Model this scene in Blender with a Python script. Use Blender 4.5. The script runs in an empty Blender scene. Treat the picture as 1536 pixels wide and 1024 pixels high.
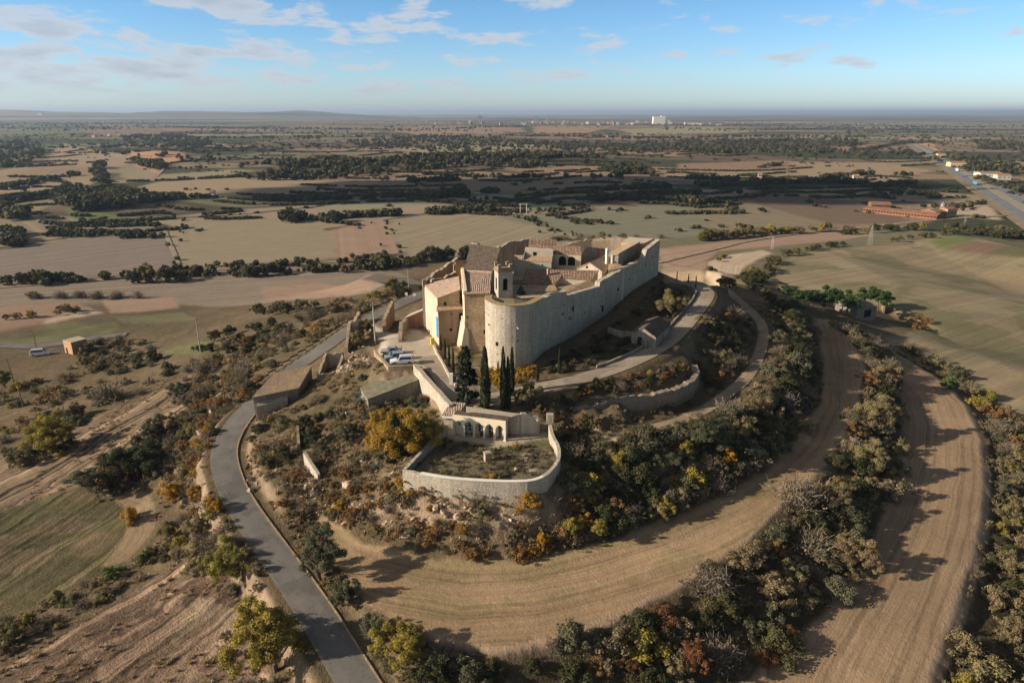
import bpy, math, random
import numpy as np
from mathutils import Vector
from mathutils.geometry import delaunay_2d_cdt

random.seed(11)
rng = np.random.default_rng(11)
C = bpy.context.scene.collection
F, PITCH, ZC = 1025.0, math.radians(18.45), 48.0
CP, SP = math.cos(PITCH), math.sin(PITCH)
SUN_EL, SUN_A = math.radians(21.5), math.radians(12.0)   # sun low on the left, a little behind the viewer

# ------------------------------------------------------------------ noise / geometry helpers
def ray(px, py):
    a, b = (px - 768.0) / F, (512.0 - py) / F
    return a, CP + b * SP, -SP + b * CP

def P(px, py, z):
    dx, dy, dz = ray(px, py)
    t = (z - ZC) / dz
    return (dx * t, dy * t, z)

def PD(px, py, D):
    """point of the sight line at horizontal depth D (metres north of the viewpoint)"""
    dx, dy, dz = ray(px, py)
    t = D / dy
    return (dx * t, D, ZC + dz * t)

def _h(ix, iy, s):
    h = (ix * 374761393 + iy * 668265263 + s * 974634777) & 0xffffffff
    h = ((h ^ (h >> 13)) * 1274126177) & 0xffffffff
    h = h ^ (h >> 16)
    return (h & 0xffff) / 65535.0

def vnoise(x, y, s=0):
    xf, yf = np.floor(x), np.floor(y)
    ix, iy = xf.astype(np.int64), yf.astype(np.int64)
    u, v = x - xf, y - yf
    u = u * u * (3 - 2 * u); v = v * v * (3 - 2 * v)
    a = _h(ix, iy, s); b = _h(ix + 1, iy, s); c = _h(ix, iy + 1, s); d = _h(ix + 1, iy + 1, s)
    return (a * (1 - u) + b * u) * (1 - v) + (c * (1 - u) + d * u) * v

def fbm(x, y, s=0, o=4):
    r = 0; a = 0.5; t = 0
    for i in range(o):
        r = r + a * vnoise(x, y, s + i * 17); t += a
        x = x * 2.03 + 5.1; y = y * 2.03 + 1.7; a *= 0.5
    return r / t

def inpoly(x, y, poly):
    poly = np.asarray(poly, float)
    m = np.zeros(x.shape, bool)
    bb = (x >= poly[:, 0].min()) & (x <= poly[:, 0].max()) & (y >= poly[:, 1].min()) & (y <= poly[:, 1].max())
    if not bb.any(): return m
    xs, ys = x[bb], y[bb]; r = np.zeros(xs.shape, bool)
    n = len(poly)
    for i in range(n):
        x1, y1 = poly[i, :2]; x2, y2 = poly[(i + 1) % n, :2]
        if y1 == y2: continue
        c = ((y1 > ys) != (y2 > ys)) & (xs < (x2 - x1) * (ys - y1) / (y2 - y1) + x1)
        r ^= c
    m[bb] = r
    return m

def pdist(x, y, line):
    """distance to a polyline, and its z interpolated at the nearest point"""
    best = np.full(x.shape, 1e9); zb = np.zeros(x.shape)
    for (a, b) in zip(line[:-1], line[1:]):
        dx, dy = b[0] - a[0], b[1] - a[1]
        L = dx * dx + dy * dy + 1e-9
        t = np.clip(((x - a[0]) * dx + (y - a[1]) * dy) / L, 0, 1)
        d = np.hypot(x - a[0] - t * dx, y - a[1] - t * dy)
        k = d < best
        best[k] = d[k]; zb[k] = (a[2] + t * (b[2] - a[2]))[k]
    return best, zb

def resample(line, step):
    out = []
    for a, b in zip(line[:-1], line[1:]):
        n = max(1, int(math.dist(a[:2], b[:2]) / step))
        for i in range(n):
            t = i / n
            out.append(tuple(a[k] + (b[k] - a[k]) * t for k in range(3)))
    out.append(tuple(line[-1]))
    return out

def smooth_line(line, n=2):
    for _ in range(n):
        q = [line[0]]
        for a, b in zip(line[:-1], line[1:]):
            q.append(tuple(.75 * a[k] + .25 * b[k] for k in range(3)))
            q.append(tuple(.25 * a[k] + .75 * b[k] for k in range(3)))
        q.append(line[-1]); line = q
    return line

# ------------------------------------------------------------------ terrain heights
def far_ground(x, y):
    """the wide plain: nearly level, with low swells and the blue hills at its far left edge"""
    D = np.hypot(x, y)
    amp = np.clip((D - 450) / 2500, 0, 1)
    z = -32 + (fbm(x / 420, y / 420, 3, 3) - .5) * 10 * amp + (fbm(x / 2300, y / 2300, 8, 3) - .5) * 36 * np.clip((D - 1500) / 6000, 0, 1)
    for (cx, cy, rx, ry, h) in MOUNDS:
        z = z + h * np.exp(-(((x - cx) / rx) ** 2 + ((y - cy) / ry) ** 2))
    th = np.arctan2(x, y)
    ridge = np.exp(-((D - 15000) / 4200) ** 2) * np.clip((math.radians(-7) - th) / math.radians(9), 0, 1)
    z = z + ridge * (70 + 75 * fbm(th * 18, D / 3000, 21, 3))
    ridge2 = np.exp(-((D - 24000) / 5000) ** 2)
    z = z + ridge2 * 60 * fbm(th * 14 + 9, D / 5000, 31, 3)
    return z

def mound(px, py, rx, ry, h):
    x, y, _ = P(px, py, -30)
    return (x, y, rx, ry, h)
MOUNDS = [mound(250, 196, 420, 260, 16), mound(240, 232, 70, 60, 9), mound(700, 245, 330, 110, 13), mound(1000, 232, 260, 140, 9),
          mound(150, 312, 70, 35, 5), mound(900, 300, 120, 60, 6), mound(1240, 215, 190, 120, 10), mound(30, 260, 90, 120, 9),
          mound(420, 255, 120, 50, 8), mound(700, 192, 900, 500, 10)]

F1_IN = [(470, 768), (500, 785), (540, 808), (580, 823), (640, 838), (700, 845), (780, 842), (850, 828), (920, 808), (1000, 782), (1080, 748), (1150, 705), (1200, 660), (1228, 600), (1235, 545), (1228, 505), (1222, 478)]
F1_OUT = [(470, 768), (505, 850), (560, 905), (620, 950), (700, 978), (760, 980), (850, 962), (930, 933), (1020, 888), (1110, 828), (1200, 743), (1250, 690), (1288, 615), (1300, 550), (1283, 512), (1240, 480)]
F2_IN = [(1060, 1080), (1120, 1024), (1180, 968), (1260, 893), (1310, 812), (1340, 730), (1350, 650), (1345, 580), (1335, 530)]
F2_OUT = [(1380, 1080), (1400, 1024), (1420, 965), (1450, 885), (1472, 805), (1480, 725), (1474, 655), (1448, 603), (1400, 560), (1340, 528)]
YARD = [(668, 650), (645, 668), (611, 704), (640, 712), (700, 719), (770, 722), (805, 720), (832, 702), (843, 680), (836, 658), (827, 643), (803, 645), (762, 650), (720, 643)]

def z_(pts, z): return [(a, b, z) for a, b in pts]
LINES = [
    z_(F1_IN, -13), z_(F1_OUT, -13.2), z_(F2_IN, -18.2), z_(F2_OUT, -18.6),
    z_([(600, 870), (760, 905), (900, 870), (1050, 800), (1180, 700), (1260, 600), (1265, 530)], -13.15),
    z_([(1280, 1000), (1370, 880), (1420, 750), (1410, 640), (1380, 580)], -18.4),
    # bank just outside field 1 and below field 2
    z_([(640, 985), (760, 1000), (880, 985), (1000, 930), (1110, 862), (1220, 770), (1280, 690), (1312, 610), (1318, 545)], -14.6),
    z_([(1430, 1024), (1460, 930), (1490, 820), (1500, 730), (1490, 660), (1465, 612), (1420, 575), (1365, 545)], -20.8),
    z_([(1536, 1024), (1560, 900), (1580, 760), (1560, 680), (1500, 625), (1440, 585), (1380, 550)], -22.2),
    # big field
    z_([(1150, 428), (1300, 460), (1400, 500), (1536, 560), (1700, 640)], -22.4),
    z_([(1165, 397), (1250, 410), (1420, 430), (1600, 470)], -23), z_([(1200, 380), (1330, 366), (1440, 354), (1536, 372), (1640, 385)], -25),
    # castle foot, right and left
    [(731, 551, -1), (745, 554, -1), (770, 553, -1), (800, 541, -.5), (844, 520, 0), (881, 489, .6), (912, 470, 1.5), (953, 445, 3.5), (987, 411, 5.2)],
    [(731, 548, -.9), (715, 530, -.6), (698, 530, -.5), (690, 524, -.4), (659, 518, -.3), (640, 497, 0)],
    # car park
    z_([(566, 531), (575, 515), (590, 505), (620, 490), (640, 490)], 0), z_([(566, 532), (584, 551), (622, 550), (640, 552)], -.05),
    z_([(600, 530), (640, 525), (655, 530)], 0),
    # foot of the parking wall and slope below it
    [(560, 533, -3.0), (576, 556, -3.4)], [(556, 622, -5.7), (600, 607, -5.7), (628, 597, -5.2)], [(648, 592, -3.3), (662, 608, -3.3), (670, 620, -4.2)],
    # lane and castle road
    [(640, 556, -.4), (664, 590, -1.4), (690, 610, -1.9), (740, 610, -2.0), (790, 602, -1.7), (830, 594, -1.4)],
    [(664, 545, -.3), (682, 580, -1.1), (705, 592, -1.6), (760, 580, -1.4), (820, 570, -.8), (860, 564, -.5)],
    [(860, 576, -.7), (911, 563, -.4), (941, 556, -.1), (985, 532, .2), (1016, 512, .7), (1044, 481, 1.8), (1068, 449, 2.8), (1062, 430, 3.4)],
    [(860, 566, -.5), (896, 555, -.2), (938, 535, .1), (969, 524, .3), (1005, 499, .9), (1040, 455, 2.2), (1052, 438, 3.2)],
    # bank above and foot of the dry stone wall
    [(836, 606, -2.2), (857, 609, -2.4), (932, 596, -2.3), (980, 587, -2.2), (1027, 566, -1.8), (1045, 545, -1.8)],
    [(828, 628, -3.9), (860, 619, -3.9), (890, 624, -5.1), (920, 626, -6.1), (974, 620, -6.1), (1010, 613, -6), (1041, 592, -6), (1058, 570, -6)],
    # terrace and track
    [(850, 640, -5.8), (900, 655, -6), (960, 652, -6), (1010, 645, -6.2), (1060, 622, -6.3), (1100, 600, -6.3), (1135, 570, -6.2), (1155, 530, -6.1), (1158, 493, -6.0), (1145, 465, -5.6), (1115, 442, -4.9)],
    [(1060, 600, -6.2), (1090, 585, -6), (1115, 560, -6), (1130, 525, -6), (1136, 495, -6), (1125, 473, -5.5), (1098, 447, -4.8)],
    # brow of the dark slope
    [(852, 700, -7.0), (900, 697, -7.2), (960, 680, -6.6), (1040, 655, -6.3), (1105, 630, -6.3), (1155, 590, -6.4), (1182, 545, -6.6), (1184, 495, -6.8), (1160, 455, -6.4), (1130, 430, -5.5)],
    # yard
    z_(YARD, -5),
    z_([(690, 680), (760, 690), (810, 680)], -4.9),
    [(598, 722, -6.9), (640, 741, -7.0), (700, 751, -7.1), (760, 755, -7.1), (806, 755, -7.1), (842, 733, -7.0)],
    [(668, 628, -4.6), (600, 700, -5.9), (604, 713, -6.1), (640, 725, -6.2), (700, 733, -6.25), (760, 736, -6.25), (803, 737, -6.25), (830, 721, -6.3), (850, 690, -6.2), (845, 655, -6.0), (833, 634, -5.4)],
    [(560, 760, -10.2), (620, 780, -10.6), (700, 800, -11), (780, 800, -11), (850, 780, -10.8), (930, 755, -10.6), (1030, 715, -10.4), (1120, 665, -10.4), (1180, 610, -10.8), (1205, 555, -10.8), (1205, 505, -10.6)],
    # hillside left of the yard
    [(540, 580, -3.6), (520, 600, -4.8), (490, 600, -5.6), (470, 620, -6.6)], [(560, 640, -5.4), (520, 650, -6.5), (470, 660, -7.8), (420, 680, -9)],
    [(590, 700, -7.4), (540, 710, -8.4), (490, 720, -9.3), (440, 735, -10.4), (400, 740, -11.2)], [(480, 750, -11.6), (440, 770, -12.2), (420, 790, -12.6)],
    [(500, 545, -4.2), (520, 520, -3.0), (545, 500, -1.4), (556, 520, -1.2)],
    # bank between road and field 1
    [(455, 775, -12.9), (490, 850, -13.2), (540, 912, -13.4), (600, 962, -13.8), (640, 1000, -14.2)],
    [(436, 800, -13.2), (470, 865, -13.6), (510, 930, -14.0), (560, 990, -14.6), (600, 1040, -15)],
    # left of the road
    [(400, 860, -14.4), (370, 810, -13.8), (335, 760, -13.2), (318, 715, -12.6), (312, 680, -12.4), (330, 640, -12)],
    [(390, 900, -17), (330, 840, -17), (290, 780, -16.6), (270, 720, -16.2), (270, 670, -16), (300, 620, -15.2)],
    [(470, 1040, -16.4), (440, 985, -16.6), (400, 950, -17.2)],
    [(380, 1050, -19), (330, 960, -19), (200, 900, -19.4), (60, 985, -20), (-200, 1100, -20.5)],
    [(310, 800, -19), (200, 862, -20), (60, 940, -20.6), (-60, 1000, -21)], [(300, 785, -20), (190, 850, -21.2), (50, 915, -21.8), (-100, 990, -22)],
    [(230, 745, -20.5), (150, 725, -21), (0, 765, -22), (-200, 800, -23)], [(100, 820, -21.6), (0, 850, -22)],
    [(240, 700, -19.5), (170, 690, -20.5), (60, 730, -22)], [(300, 590, -18), (220, 620, -20), (100, 690, -22), (0, 720, -23.5)],
    [(320, 560, -17.6), (250, 560, -20.5), (150, 590, -24), (0, 650, -26)], [(345, 530, -15.8), (300, 525, -20), (240, 530, -23.5), (150, 545, -26), (0, 580, -27.5)],
    [(400, 530, -11.5), (420, 500, -12), (380, 490, -17), (300, 490, -24), (200, 500, -27)],
    [(470, 492, -8.5), (440, 470, -16), (380, 465, -22)], [(540, 455, -6), (560, 440, -13), (500, 440, -21)], [(600, 436, -5), (580, 425, -15), (540, 418, -24)],
    z_([(0, 480), (150, 475), (300, 465), (430, 445), (520, 430)], -29), z_([(0, 440), (200, 430), (400, 420), (560, 410)], -31),
    z_([(-300, 500), (-300, 600), (-400, 800)], -27),
    # right, beyond the track
    [(1100, 425, -3.6), (1085, 432, -1), (1075, 440, 1)], [(1110, 415, -9), (1060, 405, -14)], [(1190, 440, -14), (1170, 420, -17)], [(1215, 470, -12.4), (1260, 470, -15), (1310, 500, -16.4)],
    [(1290, 455, -19.5), (1330, 455, -20), (1400, 490, -20.6), (1340, 505, -18.5), (1300, 480, -17.5)], 
    z_([(1000, 395), (1060, 385), (1150, 372), (1170, 365)], -27), z_([(1000, 372), (1100, 362), (1250, 352), (1400, 338), (1536, 345)], -30),
    z_([(-200, 1250), (300, 1250), (768, 1300)], -20), z_([(1000, 1200), (1400, 1200), (1900, 1250)], -21), z_([(1900, 1000), (1950, 700)], -23),
]
WLINES = [   # plan points where the castle hides the ground
    [(-20, 153, 0), (-18, 166, 1.5), (-6, 190, 3), (5, 201, 4), (30, 204, 5), (42, 191, 5.2)],
    [(-26, 168, -.2), (-24, 180, 0), (-14, 200, 0), (0, 214, -1), (30, 222, -3), (52, 205, -2), (56, 186, 1)],
    [(-40, 190, -14), (-20, 222, -16), (5, 240, -18), (40, 245, -19), (70, 225, -16)], [(-60, 210, -24), (-20, 255, -28), (40, 275, -29), (90, 255, -24)],
    [(-2, 140, 2), (8, 150, 3), (20, 170, 4), (32, 188, 5)], [(-12, 152, 2), (0, 175, 4), (14, 190, 5)],
]
ROAD1 = [P(548, 1045, -15.2), P(512, 985, -14.8), P(470, 915, -14.3), P(425, 850, -13.7), P(385, 795, -13), P(352, 745, -12.4), P(337, 705, -11.8), P(334, 675, -11.3), P(347, 645, -10.7),
         P(366, 620, -10.2), (-54, 132, -9.8), (-53, 139, -8.6), (-49.5, 147, -7), (-44.5, 156, -5), (-41, 162, -3.2), (-36, 168.5, -1.5), (-30, 176.6, -.3), (-24, 187, .2), (-10, 204, .2), (10, 222, -2)]
ROAD2 = [P(640, 535, 0), P(655, 548, -.2), P(672, 575, -.8), P(690, 597, -1.6), P(712, 602, -1.9), P(760, 593, -1.7), P(800, 583, -1.2), P(860, 571, -.6), P(904, 559, -.3), P(940, 545.5, 0), P(977, 528, .3),
         P(1010, 506, .8), P(1042, 468, 2), P(1060, 444, 3), P(1057, 434, 3.4), P(1040, 424, 3.7)]
TRACK = [P(1085, 430, -3.6), P(1107, 450, -5), P(1134, 473, -5.6), P(1147, 493, -6), P(1141, 530, -6), P(1121, 567, -6), P(1084, 597, -6.2), P(1040, 625, -6.2), P(990, 640, -6.1), P(930, 650, -6)]

GX0, GX1, GY0, GY1, GS = -330.0, 360.0, 10.0, 520.0, 0.6
gnx, gny = int((GX1 - GX0) / GS) + 1, int((GY1 - GY0) / GS) + 1
gx = GX0 + np.arange(gnx) * GS; gy = GY0 + np.arange(gny) * GS
GXX, GYY = np.meshgrid(gx, gy)

def build_tin():
    pts = []
    for L in LINES:
        pts += resample([P(*p) for p in L], 1.3)
    for L in WLINES + [ROAD1, TRACK]:
        pts += resample(L, 1.5)
    A = np.array(pts)
    keep = []; cell = {}
    for i, p in enumerate(A):                       # drop near-duplicates
        k = (round(p[0] / .6), round(p[1] / .6))
        if k in cell: continue
        cell[k] = 1; keep.append(i)
    A = A[keep]
    anch = []
    for x in np.arange(GX0 - 60, GX1 + 90, 30.0):
        for y in np.arange(GY0 - 60, GY1 + 90, 30.0):
            xx = x + random.uniform(-6, 6); yy = y + random.uniform(-6, 6)
            if np.min(np.hypot(A[:, 0] - xx, A[:, 1] - yy)) > 48:
                d = math.hypot(xx, yy)
                if d < 150 and yy < 120: z = -21
                else: z = float(far_ground(np.array([xx]), np.array([yy]))[0])
                anch.append((xx, yy, z))
    A = np.vstack([A, np.array(anch)])
    A[:, 0:2] += rng.uniform(-.01, .01, (len(A), 2))
    v, e, f, ov, oe, of = delaunay_2d_cdt([Vector((a[0], a[1])) for a in A], [], [], 0, 1e-4)
    Z = np.array([A[o[0], 2] if o else -32 for o in ov]); V = np.array([(p.x, p.y) for p in v])
    G = np.full((gny, gnx), -32.0)
    for t in f:
        a, b, c = V[t[0]], V[t[1]], V[t[2]]
        i0 = max(0, int((min(a[0], b[0], c[0]) - GX0) / GS)); i1 = min(gnx - 1, int((max(a[0], b[0], c[0]) - GX0) / GS) + 1)
        j0 = max(0, int((min(a[1], b[1], c[1]) - GY0) / GS)); j1 = min(gny - 1, int((max(a[1], b[1], c[1]) - GY0) / GS) + 1)
        if i1 < i0 or j1 < j0: continue
        X = gx[i0:i1 + 1][None, :]; Y = gy[j0:j1 + 1][:, None]
        den = (b[1] - c[1]) * (a[0] - c[0]) + (c[0] - b[0]) * (a[1] - c[1])
        if abs(den) < 1e-9: continue
        w0 = ((b[1] - c[1]) * (X - c[0]) + (c[0] - b[0]) * (Y - c[1])) / den
        w1 = ((c[1] - a[1]) * (X - c[0]) + (a[0] - c[0]) * (Y - c[1])) / den
        w2 = 1 - w0 - w1
        m = (w0 >= -1e-6) & (w1 >= -1e-6) & (w2 >= -1e-6)
        zz = w0 * Z[t[0]] + w1 * Z[t[1]] + w2 * Z[t[2]]
        sub = G[j0:j1 + 1, i0:i1 + 1]; sub[m] = zz[m]
    return G

def blur(G, n):
    for _ in range(n):
        Gp = np.pad(G, 1, mode='edge')
        G = (Gp[1:-1, 1:-1] * 2 + Gp[:-2, 1:-1] + Gp[2:, 1:-1] + Gp[1:-1, :-2] + Gp[1:-1, 2:]) / 6
    return G

HG = blur(build_tin(), 8)
_fg = far_ground(GXX, GYY)
_edge = np.minimum.reduce([GXX - GX0, GX1 - GXX, GY1 - GYY, np.full_like(GXX, 400.)])
_w = np.clip(_edge / 70, 0, 1); _w = _w * _w * (3 - 2 * _w)
HG = HG * _w + _fg * (1 - _w)

def H(x, y):
    x = np.asarray(x, float); y = np.asarray(y, float)
    fx = (x - GX0) / GS; fy = (y - GY0) / GS
    ins = (fx >= 0) & (fx < gnx - 1.001) & (fy >= 0) & (fy < gny - 1.001)
    out = np.empty(x.shape)
    if (~ins).any(): out[~ins] = far_ground(x[~ins], y[~ins])
    if ins.any():
        a = fx[ins]; b = fy[ins]; i = a.astype(int); j = b.astype(int); u = a - i; v = b - j
        out[ins] = (HG[j, i] * (1 - u) + HG[j, i + 1] * u) * (1 - v) + (HG[j + 1, i] * (1 - u) + HG[j + 1, i + 1] * u) * v
    return out
def h1(x, y): return float(H(np.array([x]), np.array([y]))[0])

_T = np.exp(np.linspace(math.log(40), math.log(60000), 2600))
def hit(px, py):
    """where the sight line of a picture point meets the ground"""
    dx, dy, dz = ray(px, py)
    if dz > -.0015: dz = -.0015
    x, y, z = dx * _T, dy * _T, ZC + dz * _T
    g = H(x, y); b = np.nonzero(z < g)[0]
    if len(b) == 0: return P(px, py, -32)
    i = b[0]
    if i == 0: return (x[0], y[0], g[0])
    f0, f1 = z[i - 1] - g[i - 1], z[i] - g[i]; t = f0 / (f0 - f1 + 1e-12)
    X, Y = x[i - 1] + t * (x[i] - x[i - 1]), y[i - 1] + t * (y[i] - y[i - 1])
    return (X, Y, h1(X, Y))
def hits(L): return [hit(*p) for p in L]

# ---- roughness: rough banks and slopes, smooth fields
W_F1 = [P(a, b, -13.1) for a, b in F1_IN] + [P(a, b, -13.1) for a, b in F1_OUT[::-1]]
W_F2 = [P(a, b, -18.4) for a, b in F2_IN] + [P(a, b, -18.4) for a, b in F2_OUT[::-1]]
W_YARD = [P(a, b, -5) for a, b in YARD]
W_DSW = [P(a, b, -4) for a, b in ((830, 600), (900, 590), (980, 575), (1040, 540), (1070, 560), (1050, 605), (1000, 630), (920, 645), (840, 640))]
BIGF_PX = [(1150, 424), (1166, 397), (1200, 380), (1330, 366), (1440, 353), (1470, 358), (1536, 373), (1700, 395), (1750, 760), (1560, 655), (1500, 612), (1420, 565), (1340, 520), (1330, 506), (1402, 492), (1340, 462), (1290, 452), (1220, 436)]
W_BIG = hits(BIGF_PX)
PARK_PX = [(566, 533), (584, 551), (624, 549), (640, 556), (664, 590), (690, 612), (712, 610), (700, 590), (683, 572), (665, 545), (658, 525), (640, 499), (612, 492), (600, 500), (580, 497), (560, 485), (552, 480), (545, 490), (566, 505), (575, 515)]
W_PARK = hits(PARK_PX)
rough = np.clip(1.2 - np.hypot(GXX - 20, GYY - 130) / 210, 0.12, 1)
for poly in (W_F1, W_F2, W_BIG, W_PARK): rough[inpoly(GXX, GYY, poly)] = 0.0
rough[inpoly(GXX, GYY, W_YARD)] = 0.12; rough[inpoly(GXX, GYY, W_DSW)] = .15
FIELD_A = hits([(-60, 790), (0, 765), (150, 722), (225, 742), (235, 790), (190, 845), (60, 905), (-60, 960)])
FIELD_B = hits([(-100, 1040), (60, 975), (200, 885), (310, 815), (370, 880), (395, 960), (420, 1080), (0, 1180)])
for poly in (FIELD_A, FIELD_B): rough[inpoly(GXX, GYY, poly)] = 0.15
rough = blur(rough, 6)
gy_, gx_ = np.gradient(HG, GS)
slope = np.hypot(gx_, gy_)
steep = np.clip((slope - .45) / .5, 0, 1)
n1 = fbm(GXX / 7, GYY / 7, 40, 3) - .5; n2 = fbm(GXX / 2.2, GYY / 2.2, 50, 3) - .5
led = np.abs(fbm(GXX / 3.5, GYY / 3.5, 60, 3) - .5)
HG = HG + rough * (n1 * 1.1 + n2 * .55 + steep * (n2 * 1.6 - led * 1.8 + .3))

def flatten(line, half, drop=.06, feather=2.2):
    global HG
    line = smooth_line(line)
    d, z = pdist(GXX, GYY, line)
    w = np.clip((half + .4 + feather - d) / feather, 0, 1); w = w * w * (3 - 2 * w)
    HG = HG * (1 - w) + (z - drop) * w
_ym = blur(inpoly(GXX, GYY, W_YARD).astype(float), 1); HG = HG * (1 - _ym) + _ym * (-5 + n2 * .25)
flatten(ROAD1, 2.9); flatten(ROAD2, 2.3); flatten(TRACK, 1.5)

# ------------------------------------------------------------------ material helpers
class NT:
    def __init__(s, name, rough=.9, spec=.2):
        s.m = bpy.data.materials.new(name); s.m.use_nodes = True
        s.t = s.m.node_tree; s.n = s.t.nodes; s.l = s.t.links
        s.b = s.n['Principled BSDF']; s.b.inputs['Roughness'].default_value = rough
        s.b.inputs['Specular IOR Level'].default_value = spec
    def add(s, ty, **kw):
        n = s.n.new(ty)
        for k, v in kw.items():
            if k == 'ins':
                for a, b in v.items(): s.set(n.inputs[a], b)
            else: setattr(n, k, v)
        return n
    def set(s, sock, v):
        if isinstance(v, bpy.types.NodeSocket): s.l.new(v, sock)
        else: sock.default_value = v
    def math(s, op, a, b=0.0, c=0.0):
        n = s.add('ShaderNodeMath', operation=op); s.set(n.inputs[0], a); s.set(n.inputs[1], b); s.set(n.inputs[2], c); return n.outputs[0]
    def vmath(s, op, a, b=(0, 0, 0), out=0):
        n = s.add('ShaderNodeVectorMath', operation=op); s.set(n.inputs[0], a); s.set(n.inputs[1], b); return n.outputs[out]
    def noise(s, vec, scale, detail=4, rough=.55, dims='3D'):
        n = s.add('ShaderNodeTexNoise', noise_dimensions=dims)
        if vec is not None:
            s.set(n.inputs['W' if dims == '1D' else 'Vector'], vec)
        n.inputs['Scale'].default_value = scale; n.inputs['Detail'].default_value = detail; n.inputs['Roughness'].default_value = rough
        return n.outputs[0]
    def ramp(s, fac, stops):
        if len(stops) == 1: stops = [stops[0], (1.0, stops[0][1])]
        n = s.add('ShaderNodeValToRGB'); e = n.color_ramp.elements
        while len(e) < len(stops): e.new(.5)
        for k, (p, c) in enumerate(stops): e[k].position = p; e[k].color = (*c, 1) if len(c) == 3 else c
        s.set(n.inputs[0], fac); return n.outputs[0]
    def mix(s, fac, a, b, blend='MIX'):
        n = s.add('ShaderNodeMix', data_type='RGBA', blend_type=blend)
        s.set(n.inputs[0], fac)
        for q, v in ((6, a), (7, b)):
            if isinstance(v, tuple) and len(v) == 3: v = (*v, 1)
            s.set(n.inputs[q], v)
        return n.outputs[2]
    def mr(s, v, a, b, c, d):
        n = s.add('ShaderNodeMapRange'); s.set(n.inputs[0], v)
        for k, q in enumerate((a, b, c, d)): n.inputs[k + 1].default_value = q
        return n.outputs[0]
    def color(s, v):
        if isinstance(v, tuple) and len(v) == 3: v = (*v, 1)
        s.set(s.b.inputs['Base Color'], v)
    def bump(s, h, dist=.05, strength=1.0):
        n = s.add('ShaderNodeBump'); s.set(n.inputs['Height'], h); n.inputs['Distance'].default_value = dist; n.inputs['Strength'].default_value = strength
        s.l.new(n.outputs[0], s.b.inputs['Normal'])
    def pos(s): return s.add('ShaderNodeNewGeometry').outputs['Position']
    def wall_uv(s):
        """u along the wall, v up it, from the face's own normal"""
        g = s.add('ShaderNodeNewGeometry')
        t = s.vmath('NORMALIZE', s.vmath('CROSS_PRODUCT', (0, 0, 1), g.outputs['True Normal']))
        u = s.vmath('DOT_PRODUCT', g.outputs['Position'], t, 1)
        w = s.vmath('DOT_PRODUCT', g.outputs['Position'], s.vmath('CROSS_PRODUCT', g.outputs['True Normal'], t), 1)
        c = s.add('ShaderNodeCombineXYZ'); s.l.new(u, c.inputs[0]); s.l.new(w, c.inputs[1])
        return c.outputs[0], u, w, g.outputs['Position']

def stone(name, c1, c2, mortar, bw=.55, rh=.27, stain=.35, bump=.06):
    t = NT(name)
    uv, u, v, p = t.wall_uv()
    br = t.add('ShaderNodeTexBrick', offset=.5)
    wob = t.vmath('ADD', uv, t.vmath('SCALE', t.add('ShaderNodeTexNoise', ins={'Vector': p, 'Scale': .9}).outputs['Color']))
    wob.node.inputs[1].links[0].from_node.inputs['Scale'].default_value = .22
    t.set(br.inputs['Vector'], wob)
    for k, q in (('Color1', c1), ('Color2', c2), ('Mortar', mortar)): br.inputs[k].default_value = (*q, 1)
    br.inputs['Scale'].default_value = 1; br.inputs['Brick Width'].default_value = bw; br.inputs['Row Height'].default_value = rh
    br.inputs['Mortar Size'].default_value = .022; br.inputs['Bias'].default_value = 0
    big = t.noise(p, .35, 5, .6)
    sv = t.add('ShaderNodeMapping', ins={'Vector': p, 'Scale': (1.3, 1.3, .12)}).outputs[0]
    streak = t.noise(sv, 1.0, 4, .6)
    col = t.mix(t.mr(big, .38, .62, 0, stain * 1.5), br.outputs['Color'], tuple(q * .55 for q in c1))
    col = t.mix(t.mr(t.noise(t.vmath('ADD', p, (9, 4, 2)), .13, 4, .6), .45, .62, 0, .45), col, (c2[0] * .75, c2[1] * .78, c2[2] * .82))
    col = t.mix(t.mr(streak, .46, .68, 0, min(.8, stain * 1.6)), col, (c1[0] * .42, c1[1] * .42, c1[2] * .42))
    fine = t.noise(p, 3.2, 4, .7)
    col = t.mix(t.mr(fine, .3, .75, 0, .55), col, tuple(min(1, q * 1.25) for q in c2))
    t.color(col)
    t.bump(t.math('ADD', t.math('MULTIPLY', br.outputs['Fac'], -.5), t.math('MULTIPLY', fine, 1.6)), bump)
    return t.m

def tile(name, cols, period=.3, row=.42, bump=.09):
    t = NT(name)
    uv, u, v, p = t.wall_uv()
    wv = t.math('ADD', u, t.math('MULTIPLY', t.noise(p, .8, 2), .12))
    a = t.math('DIVIDE', wv, period); cid = t.math('FLOOR', a); rid = t.math('FLOOR', t.math('DIVIDE', v, row))
    c = t.add('ShaderNodeCombineXYZ'); t.l.new(cid, c.inputs[0]); t.l.new(rid, c.inputs[1])
    wn = t.add('ShaderNodeTexWhiteNoise', noise_dimensions='2D'); t.l.new(c.outputs[0], wn.inputs['Vector'])
    n = len(cols)
    col = t.ramp(wn.outputs['Value'], [(k / max(1, n - 1), q) for k, q in enumerate(cols)])
    lich = t.noise(p, .9, 5, .65)
    col = t.mix(t.mr(lich, .5, .75, 0, .5), col, tuple(cols[0][k] * .6 for k in range(3)))
    t.color(col)
    prof = t.math('ABSOLUTE', t.math('SINE', t.math('MULTIPLY', a, math.pi)))
    fr = t.math('FRACT', t.math('DIVIDE', v, row))
    t.bump(t.math('ADD', prof, t.math('MULTIPLY', fr, .25)), bump)
    return t.m

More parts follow.
